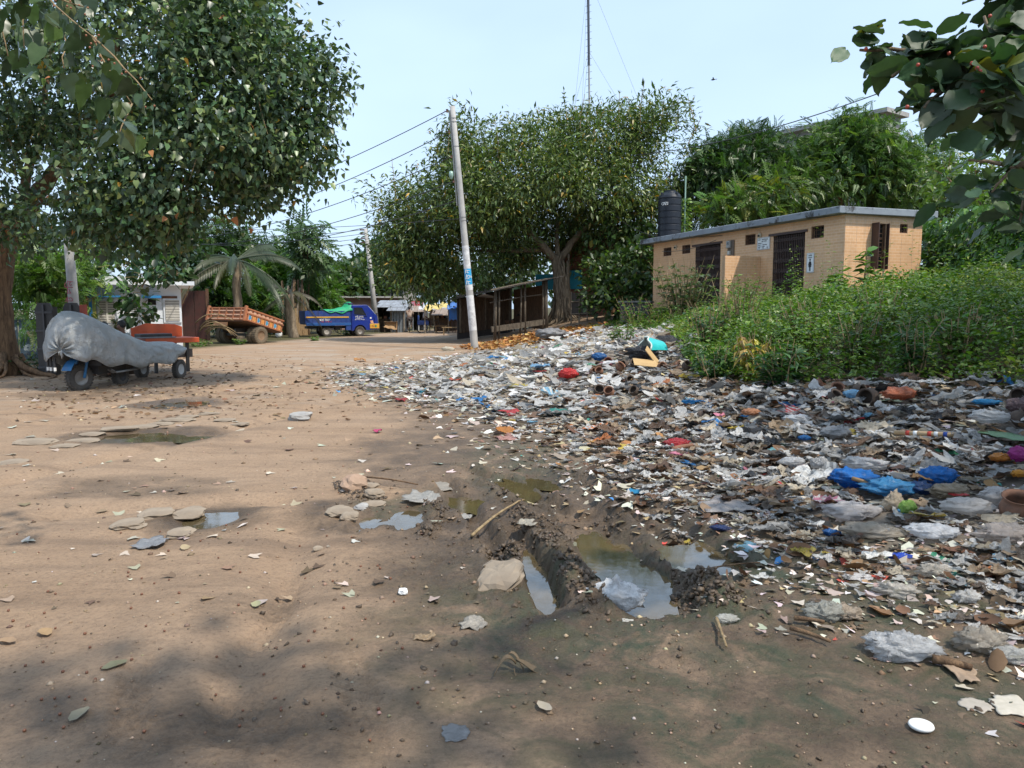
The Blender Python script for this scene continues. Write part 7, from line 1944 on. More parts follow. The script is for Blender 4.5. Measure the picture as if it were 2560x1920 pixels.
plant('leafy_weed', 'bright leafy weed clump left of the toilet block at the top of the rubbish', 1590, 812, 62, 16, 22, 'oval', .15, *G1, spread=.75, seed=6)
plant('leafy_weed', 'low leafy weed growing out of the rubbish above the blue cloth', 1560, 862, 50, 14, 18, 'oval', .15, *G1, spread=.8, seed=7)
plant('leafy_weed', 'leafy weed at the left end of the green mound', 1655, 815, 56, 14, 22, 'oval', .15, *G1, spread=.8, seed=17)
plant('broad_weed', 'dark pointed-leaved weed at the foot of the mound beside the turquoise sheet', 1790, 952, 80, 10, 24, 'long', .24, *G2, spread=.6, seed=8)
plant('broad_weed', 'dark-leaved sprawling weed over the clay pots', 1960, 968, 95, 12, 24, 'long', .26, *G2, spread=.7, seed=9)
plant('broad_weed', 'tall dark weed with pale drooping tips in the shaded weeds', 2290, 955, 130, 9, 26, 'long', .22, *G2, spread=.35, seed=10)
plant('broad_weed', 'leafy upright weed clump in the middle of the mound edge', 1930, 900, 105, 12, 26, 'long', .22, *G2, spread=.45, seed=11)
plant('broad_weed', 'leafy weed left of the withered yellow plant', 1790, 860, 62, 10, 20, 'oval', .15, *G2, spread=.7, seed=12)
for q_, (a_, b_, h_, lab_) in enumerate(((1765, 885, 110, 'tall leafy weed clump at the left end of the mound, over the pots'), (1850, 840, 120, 'tall leafy weed clump left of the withered plant'), (2020, 890, 130, 'tall leafy weed clump right of the withered plant'), (2130, 925, 120, 'tall leafy weed clump before the tall side window'), (2400, 930, 140, 'tall leafy weed clump in the shade at the right'), (2200, 860, 120, 'tall leafy weed clump below the right corner of the toilet block'))):
    plant('tall_weed', lab_, a_, b_, h_, 16, 22, 'long' if q_ % 2 else 'oval', .17 if q_ % 2 else .13, *(G1 if q_ % 3 else G2), spread=.4, seed=60 + q_, group='tall weed clumps on the mound')
plant('withered_plant', 'withered yellow plant with hanging dead leaves among green weeds', 1882, 948, 105, 9, 22, 'long', .24, [(.42, .34, .05), (.36, .25, .06), (.24, .15, .05)], [.5, .3, .2], spread=.28, droop=1.1, seed=13)
plant('bare_stalk', 'thin pale stalk with one yellow leaf in the shade at the far right', 2520, 930, 110, 1, 5, 'oval', .2, [(.34, .32, .05), (.1, .14, .04)], [.4, .6], spread=.05, seed=14)
plant('shade_weed', 'dark low weeds behind the roots of the big trunk', 110, 935, 60, 20, 20, 'oval', .16, *G2, spread=1.3, seed=15)
plant('verge_weed', 'small green weeds by the wheel of the orange dump trailer', 600, 862, 18, 8, 14, 'oval', .16, *G1, spread=1.0, seed=16)
plant('verge_weed', 'low green weeds before the orange flat trailer and cut branches', 500, 866, 20, 12, 14, 'oval', .16, *G1, spread=1.8, seed=18)
plant('verge_weed', 'green tuft on the verge before the blue truck', 790, 852, 12, 7, 12, 'oval', .2, *G1, spread=1.4, seed=19)
plant('verge_weed', 'weeds growing under the middle of the blue truck', 868, 838, 16, 12, 14, 'oval', .25, *G3, spread=2.2, seed=20)
plant('potted_shrub', 'pale speckled shrub before the white house shutters', 300, 830, 40, 14, 24, 'small', .12, [(.25, .3, .2), (.12, .2, .08)], [.5, .5], spread=.5, seed=21, Y=24.8)

# ---------------------------------------------------------------- rubbish
def film_shape(seed, nu=4, nv=4, crump=.22, curl=.25, asp=1.0):
    """thin sheet: ragged outline, sharp creases across it"""
    r = np.random.default_rng(seed)
    an = r.uniform(0, 6.28, 5); fr = r.uniform(4, 11, 5); ph = r.uniform(0, 6.28, 5)
    V = []
    for j in range(nv + 1):
        for i in range(nu + 1):
            x, y = i / nu - .5, j / nv - .5
            rr = 1 + .34 * math.sin(3 * math.atan2(y, x) + seed) * math.hypot(x, y) * 2
            z = sum(abs(((x * math.cos(a) + y * math.sin(a)) * f + p) % 2 - 1) for a, f, p in zip(an, fr, ph)) / 5 * crump * 1.0
            V.append((x * rr + r.normal(0, .05), (y * rr + r.normal(0, .05)) * asp, z + abs(r.normal(0, crump)) * .2 + curl * (x * x * r.uniform(-.3, 1) + y * y * r.uniform(-.3, 1))))
    Fc = []
    for j in range(nv):
        for i in range(nu):
            q = (j * (nu + 1) + i, j * (nu + 1) + i + 1, (j + 1) * (nu + 1) + i + 1, (j + 1) * (nu + 1) + i)
            Fc += [(q[0], q[1], q[2]), (q[0], q[2], q[3])] if (i + j) % 2 else [(q[0], q[1], q[3]), (q[1], q[2], q[3])]
    return np.array(V), Fc
def puff_shape(seed, nu=9, nv=5, squash=.5):
    r = np.random.default_rng(seed); V = []; Fc = []
    for j in range(nv + 1):
        th = math.pi * j / nv
        for i in range(nu):
            a = 2 * math.pi * i / nu; q = 1 + r.normal(0, .30)
            V.append((.5 * q * math.sin(th) * math.cos(a), .5 * q * math.sin(th) * math.sin(a) * .8, .5 * squash * (q * math.cos(th) + .75)))
    for j in range(nv):
        for i in range(nu):
            i2 = (i + 1) % nu; Fc.append((j * nu + i, (j + 1) * nu + i, (j + 1) * nu + i2, j * nu + i2))
    return np.array(V), Fc
def curl_leaf(seed):
    V, Fc = leaf_shape('oval'); r = np.random.default_rng(seed)
    V = V.copy(); k = r.uniform(.3, 1.0); V[:, 2] = k * (V[:, 1] ** 2) * 2.4 + r.uniform(.1, .6) * (V[:, 0] - .5) ** 2 + r.normal(0, .02, len(V))
    return V, Fc
ASP = [1, .55, .8, .35, .9, .5, 1, .4, .7]
FILMS = [film_shape(i, 6, 6 if ASP[i] > .6 else 4, .13 + .07 * (i % 4), asp=ASP[i]) for i in range(9)] + [film_shape(i + 20, 7, 7, .42, .1) for i in range(5)]
FILMS_LO = [film_shape(i, 3, 3, .13 + .07 * (i % 4), asp=ASP[i]) for i in range(9)] + [film_shape(i + 20, 4, 3, .36, .1) for i in range(5)]
FORM = ['flattened sheet', 'crumpled sheet', 'torn sheet', 'twisted sheet'] * 2 + ['crumpled sheet'] + ['rumpled bag'] * 5
CL = [curl_leaf(i) for i in range(6)]
COLORS = [('white', (.72, .71, .68)), ('pale grey', (.53, .525, .51)), ('grey', (.28, .28, .275)), ('cream', (.54, .47, .36)), ('tan', (.33, .24, .155)), ('brown', (.17, .10, .06)), ('black', (.03, .03, .032)), ('dirty grey-brown', (.15, .12, .095)),
          ('blue', (.03, .20, .50)), ('red', (.50, .05, .05)), ('orange', (.55, .19, .06)), ('green', (.06, .32, .18)), ('pink', (.55, .20, .28)), ('yellow', (.55, .42, .08)), ('light blue', (.22, .45, .62))]
CW_ = np.array([.27, .25, .11, .13, .075, .06, .02, .06, .005, .004, .005, .003, .004, .004, .006]); CW_ /= CW_.sum()
LM = [('beside the leaning pole', 1187, 885), ('below the turquoise sheet', 1625, 930), ('around the blue bags', 2200, 1220), ('around the bright red bag', 1420, 945), ('beside the muddy puddles', 1650, 1330), ('under the weeds', 2050, 985), ('at the road edge of the rubbish', 920, 950),
      ('by the striped stick', 2300, 1130), ('by the reddish clay pot', 2530, 1280), ('near the clear bag', 2250, 1600), ('on the top of the rubbish mound', 1450, 845), ('beside the red cloth', 1690, 1110), ('in the middle of the rubbish', 1350, 1000), ('below the orange bag', 2230, 1010), ('at the thin muddy edge of the rubbish', 1150, 1120), ('between the heap and the puddles', 1850, 1280), ('on the bare mud in front', 2000, 1650), ('right of the right puddle', 1900, 1400), ('above the white paper strip', 2150, 1410), ('by the teal scrap', 2370, 1440), ('beside the teal packet heap', 2060, 1520), ('by the bamboo strip', 1880, 1230), ('by the sky blue packet', 1590, 1237), ('by the flat white bag', 1990, 1065), ('in front of the beige sack', 2200, 1360)]
def near_of(u, v):
    return min(LM, key=lambda m: math.hypot((m[1] - u), (m[2] - v) * 1.6))[0]
def field(n, dens_gamma, lo, hi, x0=-6, x1=12):
    # more samples near the eye: y by log distribution
    y = np.exp(NR.uniform(math.log(2.6), math.log(31), n)); w = (1.2 + y * .95)
    x = NR.uniform(-1, 1, n) * w * .74
    s = lit_s(x, y)
    p = np.clip(sstep(lo, hi, s), 0, 1)
    far_end = 1 - sstep(26.5, 30.5, y - 1.2 * np.clip(x, 0, 5) * .6)
    vg = inside(x, y, VEG)
    p = p * far_end * np.where(vg, .05 + .25 * (poly_dist(x, y, VEG) < .5), 1)
    pud = np.zeros(n)
    for (a, b, rx, ry, dep) in PUD: pud = np.maximum(pud, np.hypot((x - a) / rx, (y - b) / ry) < 1.05)
    p = p * (1 - .9 * pud)
    k = NR.random(n) < p
    return x[k], y[k], s[k]
HERO_ZONES = []
def crumple(px, py, wpx, hpx, color, label, cat='plastic bag', name='plastic_bag', seed=1, mat=None, flat=.5, tall=None, nu=34, nv=20, group=None, rough=.16):
    b = on_ground(px, py + hpx * .35); b.z = gz1(b.x, b.y) + .10 * float(sstep(.5, 3, lit_s(b.x, b.y))); k = b.y / F_PX
    color = tuple(min(.8, c_ * 1.15) for c_ in color) if sum(color) > 1.0 else color
    W = wpx * k * 1.1; Hh = (tall if tall else hpx * .8) * k * .92; D_ = W * .62
    TH, A_ = np.meshgrid(np.pi * np.arange(nv + 1) / nv, 2 * np.pi * np.arange(nu) / nu, indexing='ij'); TH, A_ = TH.ravel(), A_.ravel()
    dx, dy, dz = np.sin(TH) * np.cos(A_), np.sin(TH) * np.sin(A_), np.cos(TH)
    q = 1 + rough * 3.2 * fbm(dx * 1.9 + seed * 7, dy * 1.9, dz * 1.9, 3, seed) + rough * 3.0 * (np.abs(fbm(dx * 3.2 + seed, dy * 3.2 + 5, dz * 3.2, 3, seed + 5)) * 2 - .3)
    ex, ey, ez = dx + .6 * fbm(dx * 2, dy * 2, dz * 2, 2, seed + 3), dy + .6 * fbm(dx * 2 + 9, dy * 2, dz * 2, 2, seed + 4), dz
    q += rough * 1.5 * (.22 - np.abs(fbm(ex * 5.5, ey * 5.5 + seed, ez * 4, 2, seed + 6))) * 2
    dz = dz * (1 + rough * 4.5 * fbm(dx * 2.4 + 3, dy * 2.4 + seed, 0 * dz + .5, 3, seed + 8))
    V = np.stack([W * .5 * q * dx, D_ * .5 * q * dy, Hh * .5 * (q * dz + .80)], 1).tolist()
    Fc = [(j * nu + i, (j + 1) * nu + i, (j + 1) * nu + (i + 1) % nu, j * nu + (i + 1) % nu) for j in range(nv) for i in range(nu)]
    me = bpy.data.meshes.new(name); me.from_pydata(V, [], Fc); me.materials.append(mat or (CLEAR_O if sum(color) > 1.35 else FILM_O)); me.polygons.foreach_set('use_smooth', [True] * len(Fc))
    o = link(name, me, None, loc=b, rz=random.Random(seed).uniform(-.4, .4), color=color)
    HERO_ZONES.append((b.x, b.y, W * .5 + .08))
    return tag(o, label, cat, group)
def sheet(px, py, wpx, hpx, color, label, cat='plastic scrap', name='plastic_scrap', seed=1, mat=None, lift=.05, rz=None, group=None, bumpy=.1, outline=.2):
    b = on_ground(px, py); b.z = gz1(b.x, b.y) + .10 * float(sstep(.5, 3, lit_s(b.x, b.y))); k = b.y / F_PX
    W = wpx * k * 1.1; ya = on_ground(px, py - hpx / 2).y - on_ground(px, py + hpx / 2).y; D_ = max(.03, min(abs(ya), W * 1.6)) if hpx < wpx * 1.2 else W
    r = random.Random(seed); n = 12
    def f(u, v):
        x, y = (u - .5), (v - .5); th = math.atan2(y, x); rr = 1.12 - .26 * abs(math.sin(2 * th)) + outline * 4.5 * float(fbm(np.array([math.cos(th) * 1.6 + seed]), np.array([math.sin(th) * 1.6]), octv=4, seed=seed)[0])
        z = W * bumpy * (float(fbm(np.array([u * 3 + seed]), np.array([v * 3]), octv=4, seed=seed)[0]) + .35)
        return (x * W * rr, y * D_ * rr, z + lift * W * .4)
    m_ = MB(); m_.grid(f, n, n)
    HERO_ZONES.append((b.x, b.y, W * .4))
    return tag(m_.build(name, mat or FILM_O, None, True, loc=b, rz=r.uniform(-.3, .3) if rz is None else rz, color=color, solid=.004), label, cat, group)
WHT, CLR, BLU, GRY = (.66, .65, .63), (.60, .62, .63), (.015, .17, .50), (.33, .33, .32)
crumple(1420, 945, 42, 34, (.62, .04, .04), 'bright red crumpled plastic bag on the pale rubbish', seed=1)
crumple(1690, 1108, 62, 22, (.42, .03, .04), 'dark red crumpled bag lying on the grey rubbish', seed=2, tall=20)
crumple(2135, 1212, 105, 58, (.01, .17, .55), 'big bright blue plastic bag, left of the three blue bags', seed=3, group='blue bags')
crumple(2222, 1232, 120, 52, (.05, .26, .52), 'pale blue crinkled plastic bag between the two bright blue bags', seed=4, group='blue bags', rough=.24)
crumple(2340, 1212, 85, 58, (.01, .18, .56), 'bright blue knotted plastic bag, right of the three blue bags', seed=5, group='blue bags')
crumple(2300, 1240, 60, 40, (.01, .05, .16), 'dark navy plastic strip under the right blue bag', seed=45)
crumple(2245, 1003, 78, 42, (.55, .17, .08), 'crumpled orange plastic bag at the foot of the weeds', seed=6)
crumple(1876, 1053, 42, 22, (.52, .24, .12), 'small pale orange bag in the middle of the grey rubbish', seed=7)
crumple(1540, 1478, 125, 70, (.80, .79, .75), 'dirty white plastic bag lying in the muddy puddle', seed=8, tall=74, rough=.2, mat=FILM_O)
crumple(2256, 1612, 160, 82, (.58, .59, .60), 'big clear crinkled plastic bag on the wet ground in front', seed=9, mat=CLEAR_O, rough=.24, tall=62)
crumple(2450, 1600, 120, 80, (.42, .38, .32), 'clear soiled plastic bag wrapped round brown leaves at the right', seed=10, mat=CLEAR_O, rough=.25, tall=60)
crumple(2530, 1640, 90, 46, (.50, .50, .48), 'torn clear plastic at the right edge beside the soiled bag', seed=11, mat=CLEAR_O, rough=.25)
crumple(2125, 1275, 120, 62, (.56, .53, .52), 'translucent white bag below the left blue bag', seed=12, rough=.22)
crumple(2180, 1325, 130, 50, (.46, .40, .32), 'long beige sack piece in front of the blue bags', seed=13, rough=.18)
crumple(2232, 1268, 50, 62, (.48, .40, .30), 'upright beige scrap before the blue bags', seed=46, rough=.2)
crumple(2330, 1335, 112, 46, (.64, .66, .69), 'smooth white plastic bag lying in front of the beige sack', seed=14)
crumple(2210, 1330, 56, 38, (.62, .62, .62), 'small white plastic bag beside the beige sack', seed=15)
crumple(2415, 1285, 110, 50, (.66, .62, .58), 'white carrier bag with red print near the clay pot', seed=16)
sheet(2395, 1277, 40, 7, (.55, .04, .04), 'red printed strip on the white carrier bag', seed=41, lift=1.0)
crumple(2510, 1345, 120, 56, (.50, .44, .40), 'bag of pale scraps at the right below the clay pot', seed=17, rough=.24)
crumple(2268, 1280, 36, 46, (.30, .50, .10), 'small lime green plastic packet on the beige sack', seed=18)
crumple(2370, 1250, 90, 46, (.36, .29, .20), 'brown paper sack right of the blue bags', seed=19, rough=.2)
crumple(2490, 1250, 90, 50, (.60, .57, .55), 'white plastic draped behind the clay pot', seed=20, rough=.2)
crumple(2545, 1165, 46, 46, (.40, .04, .25), 'magenta plastic bag at the right edge', seed=21)
crumple(2500, 1172, 60, 26, (.58, .22, .03), 'orange plastic bag beside the magenta bag', seed=22)
crumple(2545, 1212, 40, 26, (.60, .26, .02), 'bright orange bag below the magenta bag at the right edge', seed=23)
crumple(2545, 1035, 60, 50, (.20, .13, .13), 'big brownish purple bag at the right edge by the weeds', seed=24)
crumple(2475, 1063, 90, 42, (.55, .56, .56), 'clear white plastic bag lying by the right weeds', seed=25, mat=CLEAR_O)
crumple(1990, 1062, 66, 24, (.60, .62, .64), 'white plastic bag lying flat in the middle right rubbish', seed=26)
crumple(2085, 1105, 66, 36, (.34, .34, .34), 'grey plastic bag lump left of the striped stick', seed=27)
crumple(2160, 1180, 90, 44, (.55, .56, .57), 'clear crinkled bag behind the blue bags', seed=28, mat=CLEAR_O, rough=.22)
crumple(1980, 1165, 60, 26, (.55, .56, .57), 'pale flattened bag left of the blue bags', seed=29)
crumple(2050, 1170, 44, 40, (.44, .44, .44), 'pale grey upright bag left of the blue bags', seed=47)
crumple(1378, 838, 70, 36, (.30, .30, .31), 'grey and black sack on the rubbish top near the shed', seed=30)
crumple(1605, 892, 70, 44, (.035, .035, .04), 'black plastic sack left of the turquoise sheet', seed=31, rough=.2)
crumple(1497, 900, 34, 26, (.02, .13, .36), 'dark blue cloth scrap below the leafy weed', seed=32)
crumple(2060, 798, 26, 18, (.66, .66, .66), 'white plastic bag caught in the sunlit weeds', seed=33)
crumple(1735, 850, 22, 30, (.50, .52, .52), 'clear plastic bag caught on the edge of the weeds', seed=34)
crumple(2130, 1005, 40, 26, (.18, .40, .62), 'light blue plastic bag under the weeds left of the orange bag', seed=35)
crumple(2465, 1027, 60, 18, (.04, .32, .60), 'bright blue plastic sheet at the right under the weeds', seed=36)
crumple(1120, 872, 30, 16, (.62, .58, .48), 'white sack on the road edge of the rubbish left of the pole', seed=37)
crumple(2060, 1530, 90, 62, (.40, .40, .36), 'clear and teal plastic packet heaped with dry stalks on the mud', seed=38, mat=CLEAR_O, rough=.25)
crumple(2110, 1530, 70, 52, (.42, .34, .26), 'brown stained bag beside the teal packet on the mud', seed=39, rough=.25)
crumple(1815, 1545, 54, 30, (.56, .55, .50), 'pale rag on a dry twig in the mud right of the puddles', seed=40)
crumple(2415, 1500, 60, 44, (.62, .61, .59), 'crumpled white tissue on the dark soil at the right', seed=42, rough=.3)
crumple(2240, 1480, 90, 36, (.58, .54, .48), 'spread white scraps on the dark soil', seed=43, rough=.32)
crumple(2335, 1425, 70, 50, (.50, .46, .40), 'pale torn bag on the soil above the teal scrap', seed=44, rough=.25)
crumple(2010, 1120, 30, 16, (.02, .15, .40), 'small dark blue packet in the grey rubbish', seed=48)
crumple(2080, 1325, 40, 24, (.015, .12, .36), 'dark blue twisted strip before the beige sack', seed=49)
crumple(2250, 1382, 50, 22, (.02, .08, .55), 'vivid blue and white packet on the soil', seed=50)
crumple(1800, 1340, 46, 16, (.02, .04, .14), 'navy and white scrap at the edge of the right puddle', seed=51)
sheet(1866, 1378, 50, 26, (.16, .34, .46), 'blue-grey plastic scrap at the right of the puddles', seed=1)
sheet(1590, 1237, 36, 20, (.03, .33, .60), 'small sky blue packet on the mud above the puddles', seed=2, bumpy=.2)
sheet(2372, 1438, 55, 24, (.03, .36, .30), 'teal plastic scrap on the dark soil', seed=3)
sheet(2148, 1452, 70, 18, (.70, .67, .65), 'white paper strip with a red edge on the dark soil', seed=4, cat='paper scrap', name='paper_scrap')
sheet(1272, 1095, 52, 20, (.60, .33, .28), 'pink and white printed paper below the orange wrapper', seed=5, cat='paper scrap', name='paper_scrap')
sheet(1262, 1078, 44, 16, (.60, .24, .05), 'orange wrapper at the front edge of the rubbish', seed=6, bumpy=.25)
sheet(1570, 1547, 26, 12, (.70, .68, .62), 'small cream paper on the mud below the white bag', seed=7, cat='paper scrap', name='paper_scrap')
sheet(2440, 1775, 68, 36, (.42, .38, .33), 'grey flat cardboard shard at the front right', seed=8, cat='cardboard piece', name='cardboard_piece', mat=DRY_O, bumpy=.05)
sheet(2522, 1772, 84, 48, (.54, .50, .43), 'pale torn board with dark holes at the front right edge', seed=9, cat='cardboard piece', name='cardboard_piece', mat=DRY_O, bumpy=.06)
sheet(2400, 1690, 62, 60, (.34, .25, .18), 'big pale curled dry leaf at the front right', seed=10, cat='dry leaf', name='dry_leaf', mat=DRY_O, bumpy=.3)
sheet(1820, 1278, 110, 30, (.48, .44, .42), 'white printed sack strip lying above the right puddle', seed=11, bumpy=.18)
sheet(1110, 1205, 110, 24, (.46, .42, .36), 'long torn whitish film across the mud above the puddles', seed=12, bumpy=.14)
sheet(1055, 1252, 80, 26, (.48, .46, .42), 'whitish film beside the two blue puddles', seed=13, bumpy=.2)
sheet(1160, 1290, 34, 26, (.50, .48, .44), 'small pale rag by the brown puddle', seed=14, bumpy=.4)
sheet(1325, 1325, 46, 16, (.52, .47, .38), 'cream rag on the mud ridge', seed=15, bumpy=.3)
sheet(380, 1362, 68, 28, (.34, .35, .37), 'blue-grey plastic film below the greenish puddle', seed=16, bumpy=.2)
sheet(1185, 1565, 60, 30, (.46, .42, .36), 'pale twisted rag on the mud in front of the slab', seed=17, bumpy=.35)
sheet(945, 1083, 16, 9, (.62, .08, .22), 'small bright pink wrapper at the thin edge of the rubbish', seed=18, bumpy=.6, lift=.5)
sheet(1060, 1605, 50, 14, (.56, .40, .24), 'white and orange food scraps on the brown ground', seed=19, bumpy=.4)
sheet(2515, 1115, 70, 40, (.22, .38, .20), 'pale green printed sheet at the right edge', seed=20, bumpy=.15)
sheet(1715, 1020, 18, 34, (.03, .22, .34), 'dark teal strip above the red cloth', seed=21, bumpy=.5)
sheet(1950, 1145, 56, 16, (.20, .44, .46), 'pale teal film in the grey rubbish', seed=22)
sheet(900, 905, 26, 8, (.55, .28, .1), 'orange rind scrap at the road edge', seed=23, bumpy=.5)
sheet(1140, 1840, 60, 40, (.42, .42, .42), 'small clear film in the front middle', seed=24, mat=CLEAR_O)
sheet(2300, 1240, 40, 60, (.40, .22, .10), 'stiff brown leaf standing between the blue bags', seed=25, mat=DRY_O, bumpy=.4, lift=1.2, cat='dry leaf', name='dry_leaf')
sheet(1295, 975, 50, 12, (.55, .45, .10), 'yellow plastic strip in the middle of the rubbish', seed=26, bumpy=.2)
sheet(1225, 905, 34, 12, (.04, .22, .50), 'blue scrap in the far rubbish below the pole', seed=27, bumpy=.3)
sheet(1060, 985, 30, 14, (.03, .30, .42), 'teal blue scrap in the left part of the rubbish', seed=28, bumpy=.4)
sheet(1003, 1003, 26, 12, (.36, .05, .05), 'dark red scrap in the left part of the rubbish', seed=29, bumpy=.4)
sheet(1350, 935, 44, 22, (.22, .42, .62), 'light blue and white bag left of the bright red bag', seed=30, bumpy=.4)
sheet(1400, 1037, 50, 14, (.04, .26, .22), 'dark green scrap in the middle of the rubbish', seed=31, bumpy=.3)
sheet(1138, 960, 26, 16, (.60, .15, .08), 'red-orange scrap in the far left rubbish', seed=32, bumpy=.4)

# turquoise sheet arched over the rubbish
b = on_ground(1625, 903); b.z = gz1(b.x, b.y) + .14; k = b.y / F_PX; W = 68 * k; Hh = 40 * k
TQ = M('turquoise_plastic', (.03, .46, .46), (.02, .38, .40), rough=.35, scale=8); TQI = M('pale_lining', (.55, .64, .60), (.45, .52, .48), rough=.5)
bs = thing('basin', 'broken turquoise plastic tub tipped over on the rubbish below the weeds', 'tub', b, -.95)
def tubf(off):
    def f(u, v):
        a = -.1 + 3.0 * u; jag = .03 * math.sin(u * 23) * (1 - v)
        return ((W / 2 - off) * -math.cos(a) * (1 - .15 * v), -.25 * W + W * .75 * v + jag + .1 * math.sin(u * 5) * (1 - v), (Hh - off) * math.sin(a) * (1 - .25 * v) + .03)
    return f
MB().grid(tubf(0), 22, 8).build('shell', TQ, bs, True); MB().grid(tubf(.012), 22, 8).build('lining', TQI, bs, True)
rm = MB(); rm.tube([tubf(0)(i / 22, 0) for i in range(23)], .018, 6); rm.build('rim', TQI, bs, True)
HERO_ZONES.append((b.x, b.y, W * .6)); HERO_ZONES.append((b.x - .1, b.y - .5, W * .5))
for i, (px, py, an) in enumerate(((1612, 935, .1), (1632, 925, .9))):
    b = on_ground(px, py); c_ = MB().box((0, 0, 0), (.42, .3, .012), Matrix.Rotation(an, 4, 'Y') @ Matrix.Rotation(.35, 4, 'X'))
    tag(c_.build('cardboard', M('box_card', (.46, .31, .14), (.38, .25, .11), rough=.8), loc=(b.x, b.y, gz1(b.x, b.y) + .2)), ['flat tan cardboard piece below the turquoise tub', 'tan cardboard piece standing on edge below the turquoise tub'][i], 'cardboard')

# clay pots
TERRA = M('terracotta', (.22, .105, .06), (.15, .075, .048), rough=.85, scale=5, dirt=(.06, .045, .035), dirt_amt=.85, dscale=3)
TERRD = M('sooty_terracotta', (.095, .065, .048), (.055, .042, .034), rough=.9, scale=5, dirt=(.05, .045, .03), dirt_amt=.6, dscale=3)
POTP = [(0, -.02), (.30, -.02), (.42, .10), (.46, .30), (.40, .50), (.35, .56), (.43, .64), (.43, .67), (.36, .63), (.32, .56), (.38, .45), (.42, .28), (.36, .08), (.0, .04)]
pot_me = [MB().lathe(POTP, 18).mesh('clay_pot', m_, True) for m_ in (TERRA, TERRD)]
pots = [(1520, 905, 30, 0, 'by the blue cloth'), (1545, 928, 30, 0, 'left end of the pot row under the weed'), (1566, 915, 26, 1, 'behind the pot row'), (1588, 918, 32, 1, 'right of the pot row'), (1500, 935, 26, 0, 'below the dark blue cloth'), (1478, 933, 24, 0, 'next to the bright red bag'),
        (1538, 948, 30, 1, 'in the dark soil under the pot row'), (1496, 980, 36, 1, 'with its dark mouth towards us below the red bag'), (1524, 990, 34, 0, 'broken, below the dark-mouthed pot'), (1590, 985, 32, 1, 'in the grey rubbish below the weeds'), (1572, 958, 28, 1, 'above the grey rubbish pot'),
        (1690, 920, 30, 0, 'right of the cardboard'), (1650, 922, 30, 0, 'beside the tan cardboard'), (1712, 925, 30, 1, 'at the left foot of the weeds'), (1776, 972, 34, 1, 'below the dark pointed-leaved weed'), (1838, 985, 34, 1, 'by the long grey cloth'), (1675, 990, 28, 1, 'alone in the grey rubbish'),
        (2030, 972, 46, 0, 'lying mouth out at the foot of the weeds'), (2090, 985, 44, 0, 'upright and mossy at the foot of the weeds'), (2140, 960, 40, 0, 'rounded, on top of another at the weeds'), (2135, 982, 44, 1, 'under the rounded pot'), (2080, 1005, 42, 1, 'with a black mouth below the mossy pot'), (2180, 1000, 62, 1, 'broken wide, left of the orange bag'),
        (2360, 1045, 40, 1, 'at the right below the weeds'), (2490, 960, 40, 1, 'half in the weeds at the right'), (2530, 1058, 56, 1, 'with a black mouth at the right edge'), (2545, 1000, 50, 1, 'in the shade at the right edge'), (1745, 1040, 36, 1, 'lying in the dark middle rubbish')]
for i, (px, py, w_, kd, lab) in enumerate(pots):
    b = on_ground(px, py + w_ * .3); s = .86 * w_ * b.y / F_PX; rg = random.Random(i)
    o = link('clay_pot', pot_me[kd], None, loc=(b.x, b.y, gz1(b.x, b.y) + .14 * s + .05 * float(sstep(.5, 3, lit_s(b.x, b.y)))), rot=(rg.uniform(.5, 1.5), rg.uniform(-.4, .4), rg.uniform(-1, 1)), scale=s)
    tag(o, ('sooty brown' if kd else 'orange-brown') + ' clay pot ' + lab, 'pot', 'small clay pots thrown on the rubbish'); HERO_ZONES.append((b.x, b.y, s * .45))
b = on_ground(2542, 1305); s = 95 * b.y / F_PX
tag(link('clay_pot', pot_me[0], None, loc=(b.x, b.y, gz1(b.x, b.y)), rot=(.25, -.1, 0), scale=s), 'large reddish clay pot standing at the right edge among white bags', 'pot')
HERO_ZONES.append((b.x, b.y, s * .5))
# sticks
def stick(p, q, r, mat, label, name='stick', cat='stick', lift=.03, bend=.05, group=None, seg=7):
    a, b = on_ground(*p), on_ground(*q); a.z = gz1(a.x, a.y) + lift; b.z = gz1(b.x, b.y) + lift
    m_ = MB(); L_ = (b - a).length; pts = []
    for k in range(9):
        t = k / 8; c = a.lerp(b, t); c += Vector((0, bend * L_ * math.sin(3.14 * t), .4 * abs(bend) * L_ * math.sin(3.14 * t))); c.z = max(c.z, gz1(c.x, c.y) + r * .6); pts.append(c - a)
    m_.tube(pts, [r * (1 - .4 * k / 8) for k in range(9)], seg)
    return tag(m_.build(name, mat, None, True, loc=a), label, cat, group)
a_, b_ = on_ground(2235, 1122), on_ground(2398, 1133); a_.z = gz1(a_.x, a_.y) + .16; b_.z = gz1(b_.x, b_.y) + .13
sp = thing('striped_stick', 'cane stick with red and blue bands lying on the grey rubbish', 'stick', a_); d_ = b_ - a_
MB().tube([d_ * 0, d_], .022, 10).build('shaft', M('cane', (.46, .32, .17), (.38, .25, .13), rough=.5), sp, True)
for t, c in ((.18, 'red'), (.30, 'white'), (.52, 'red'), (.62, 'white'), (.76, 'blue'), (.95, 'grey')):
    MB().tube([d_ * t, d_ * (t + .06)], .0245, 10).build('band', {'red': M('band_red', (.5, .05, .03)), 'white': WHITE, 'blue': M('band_blue', (.02, .06, .3)), 'grey': GLASS}[c], sp, True)
stick((1680, 1130), (1742, 1122), .035, TERRA, 'brown clay pipe piece below the red cloth', 'clay_pipe', 'pipe', .05)
stick((1180, 1362), (1310, 1262), .012, BARK_PALE, 'long thin pale stick lying across the mud left of the slab', bend=.04)
stick((905, 1200), (1045, 1222), .010, BARK, 'long curved twig beside the concrete lumps', bend=-.12)
stick((1985, 1560), (2060, 1580), .014, BARK, 'short brown stick before the teal packet heap', bend=.02)
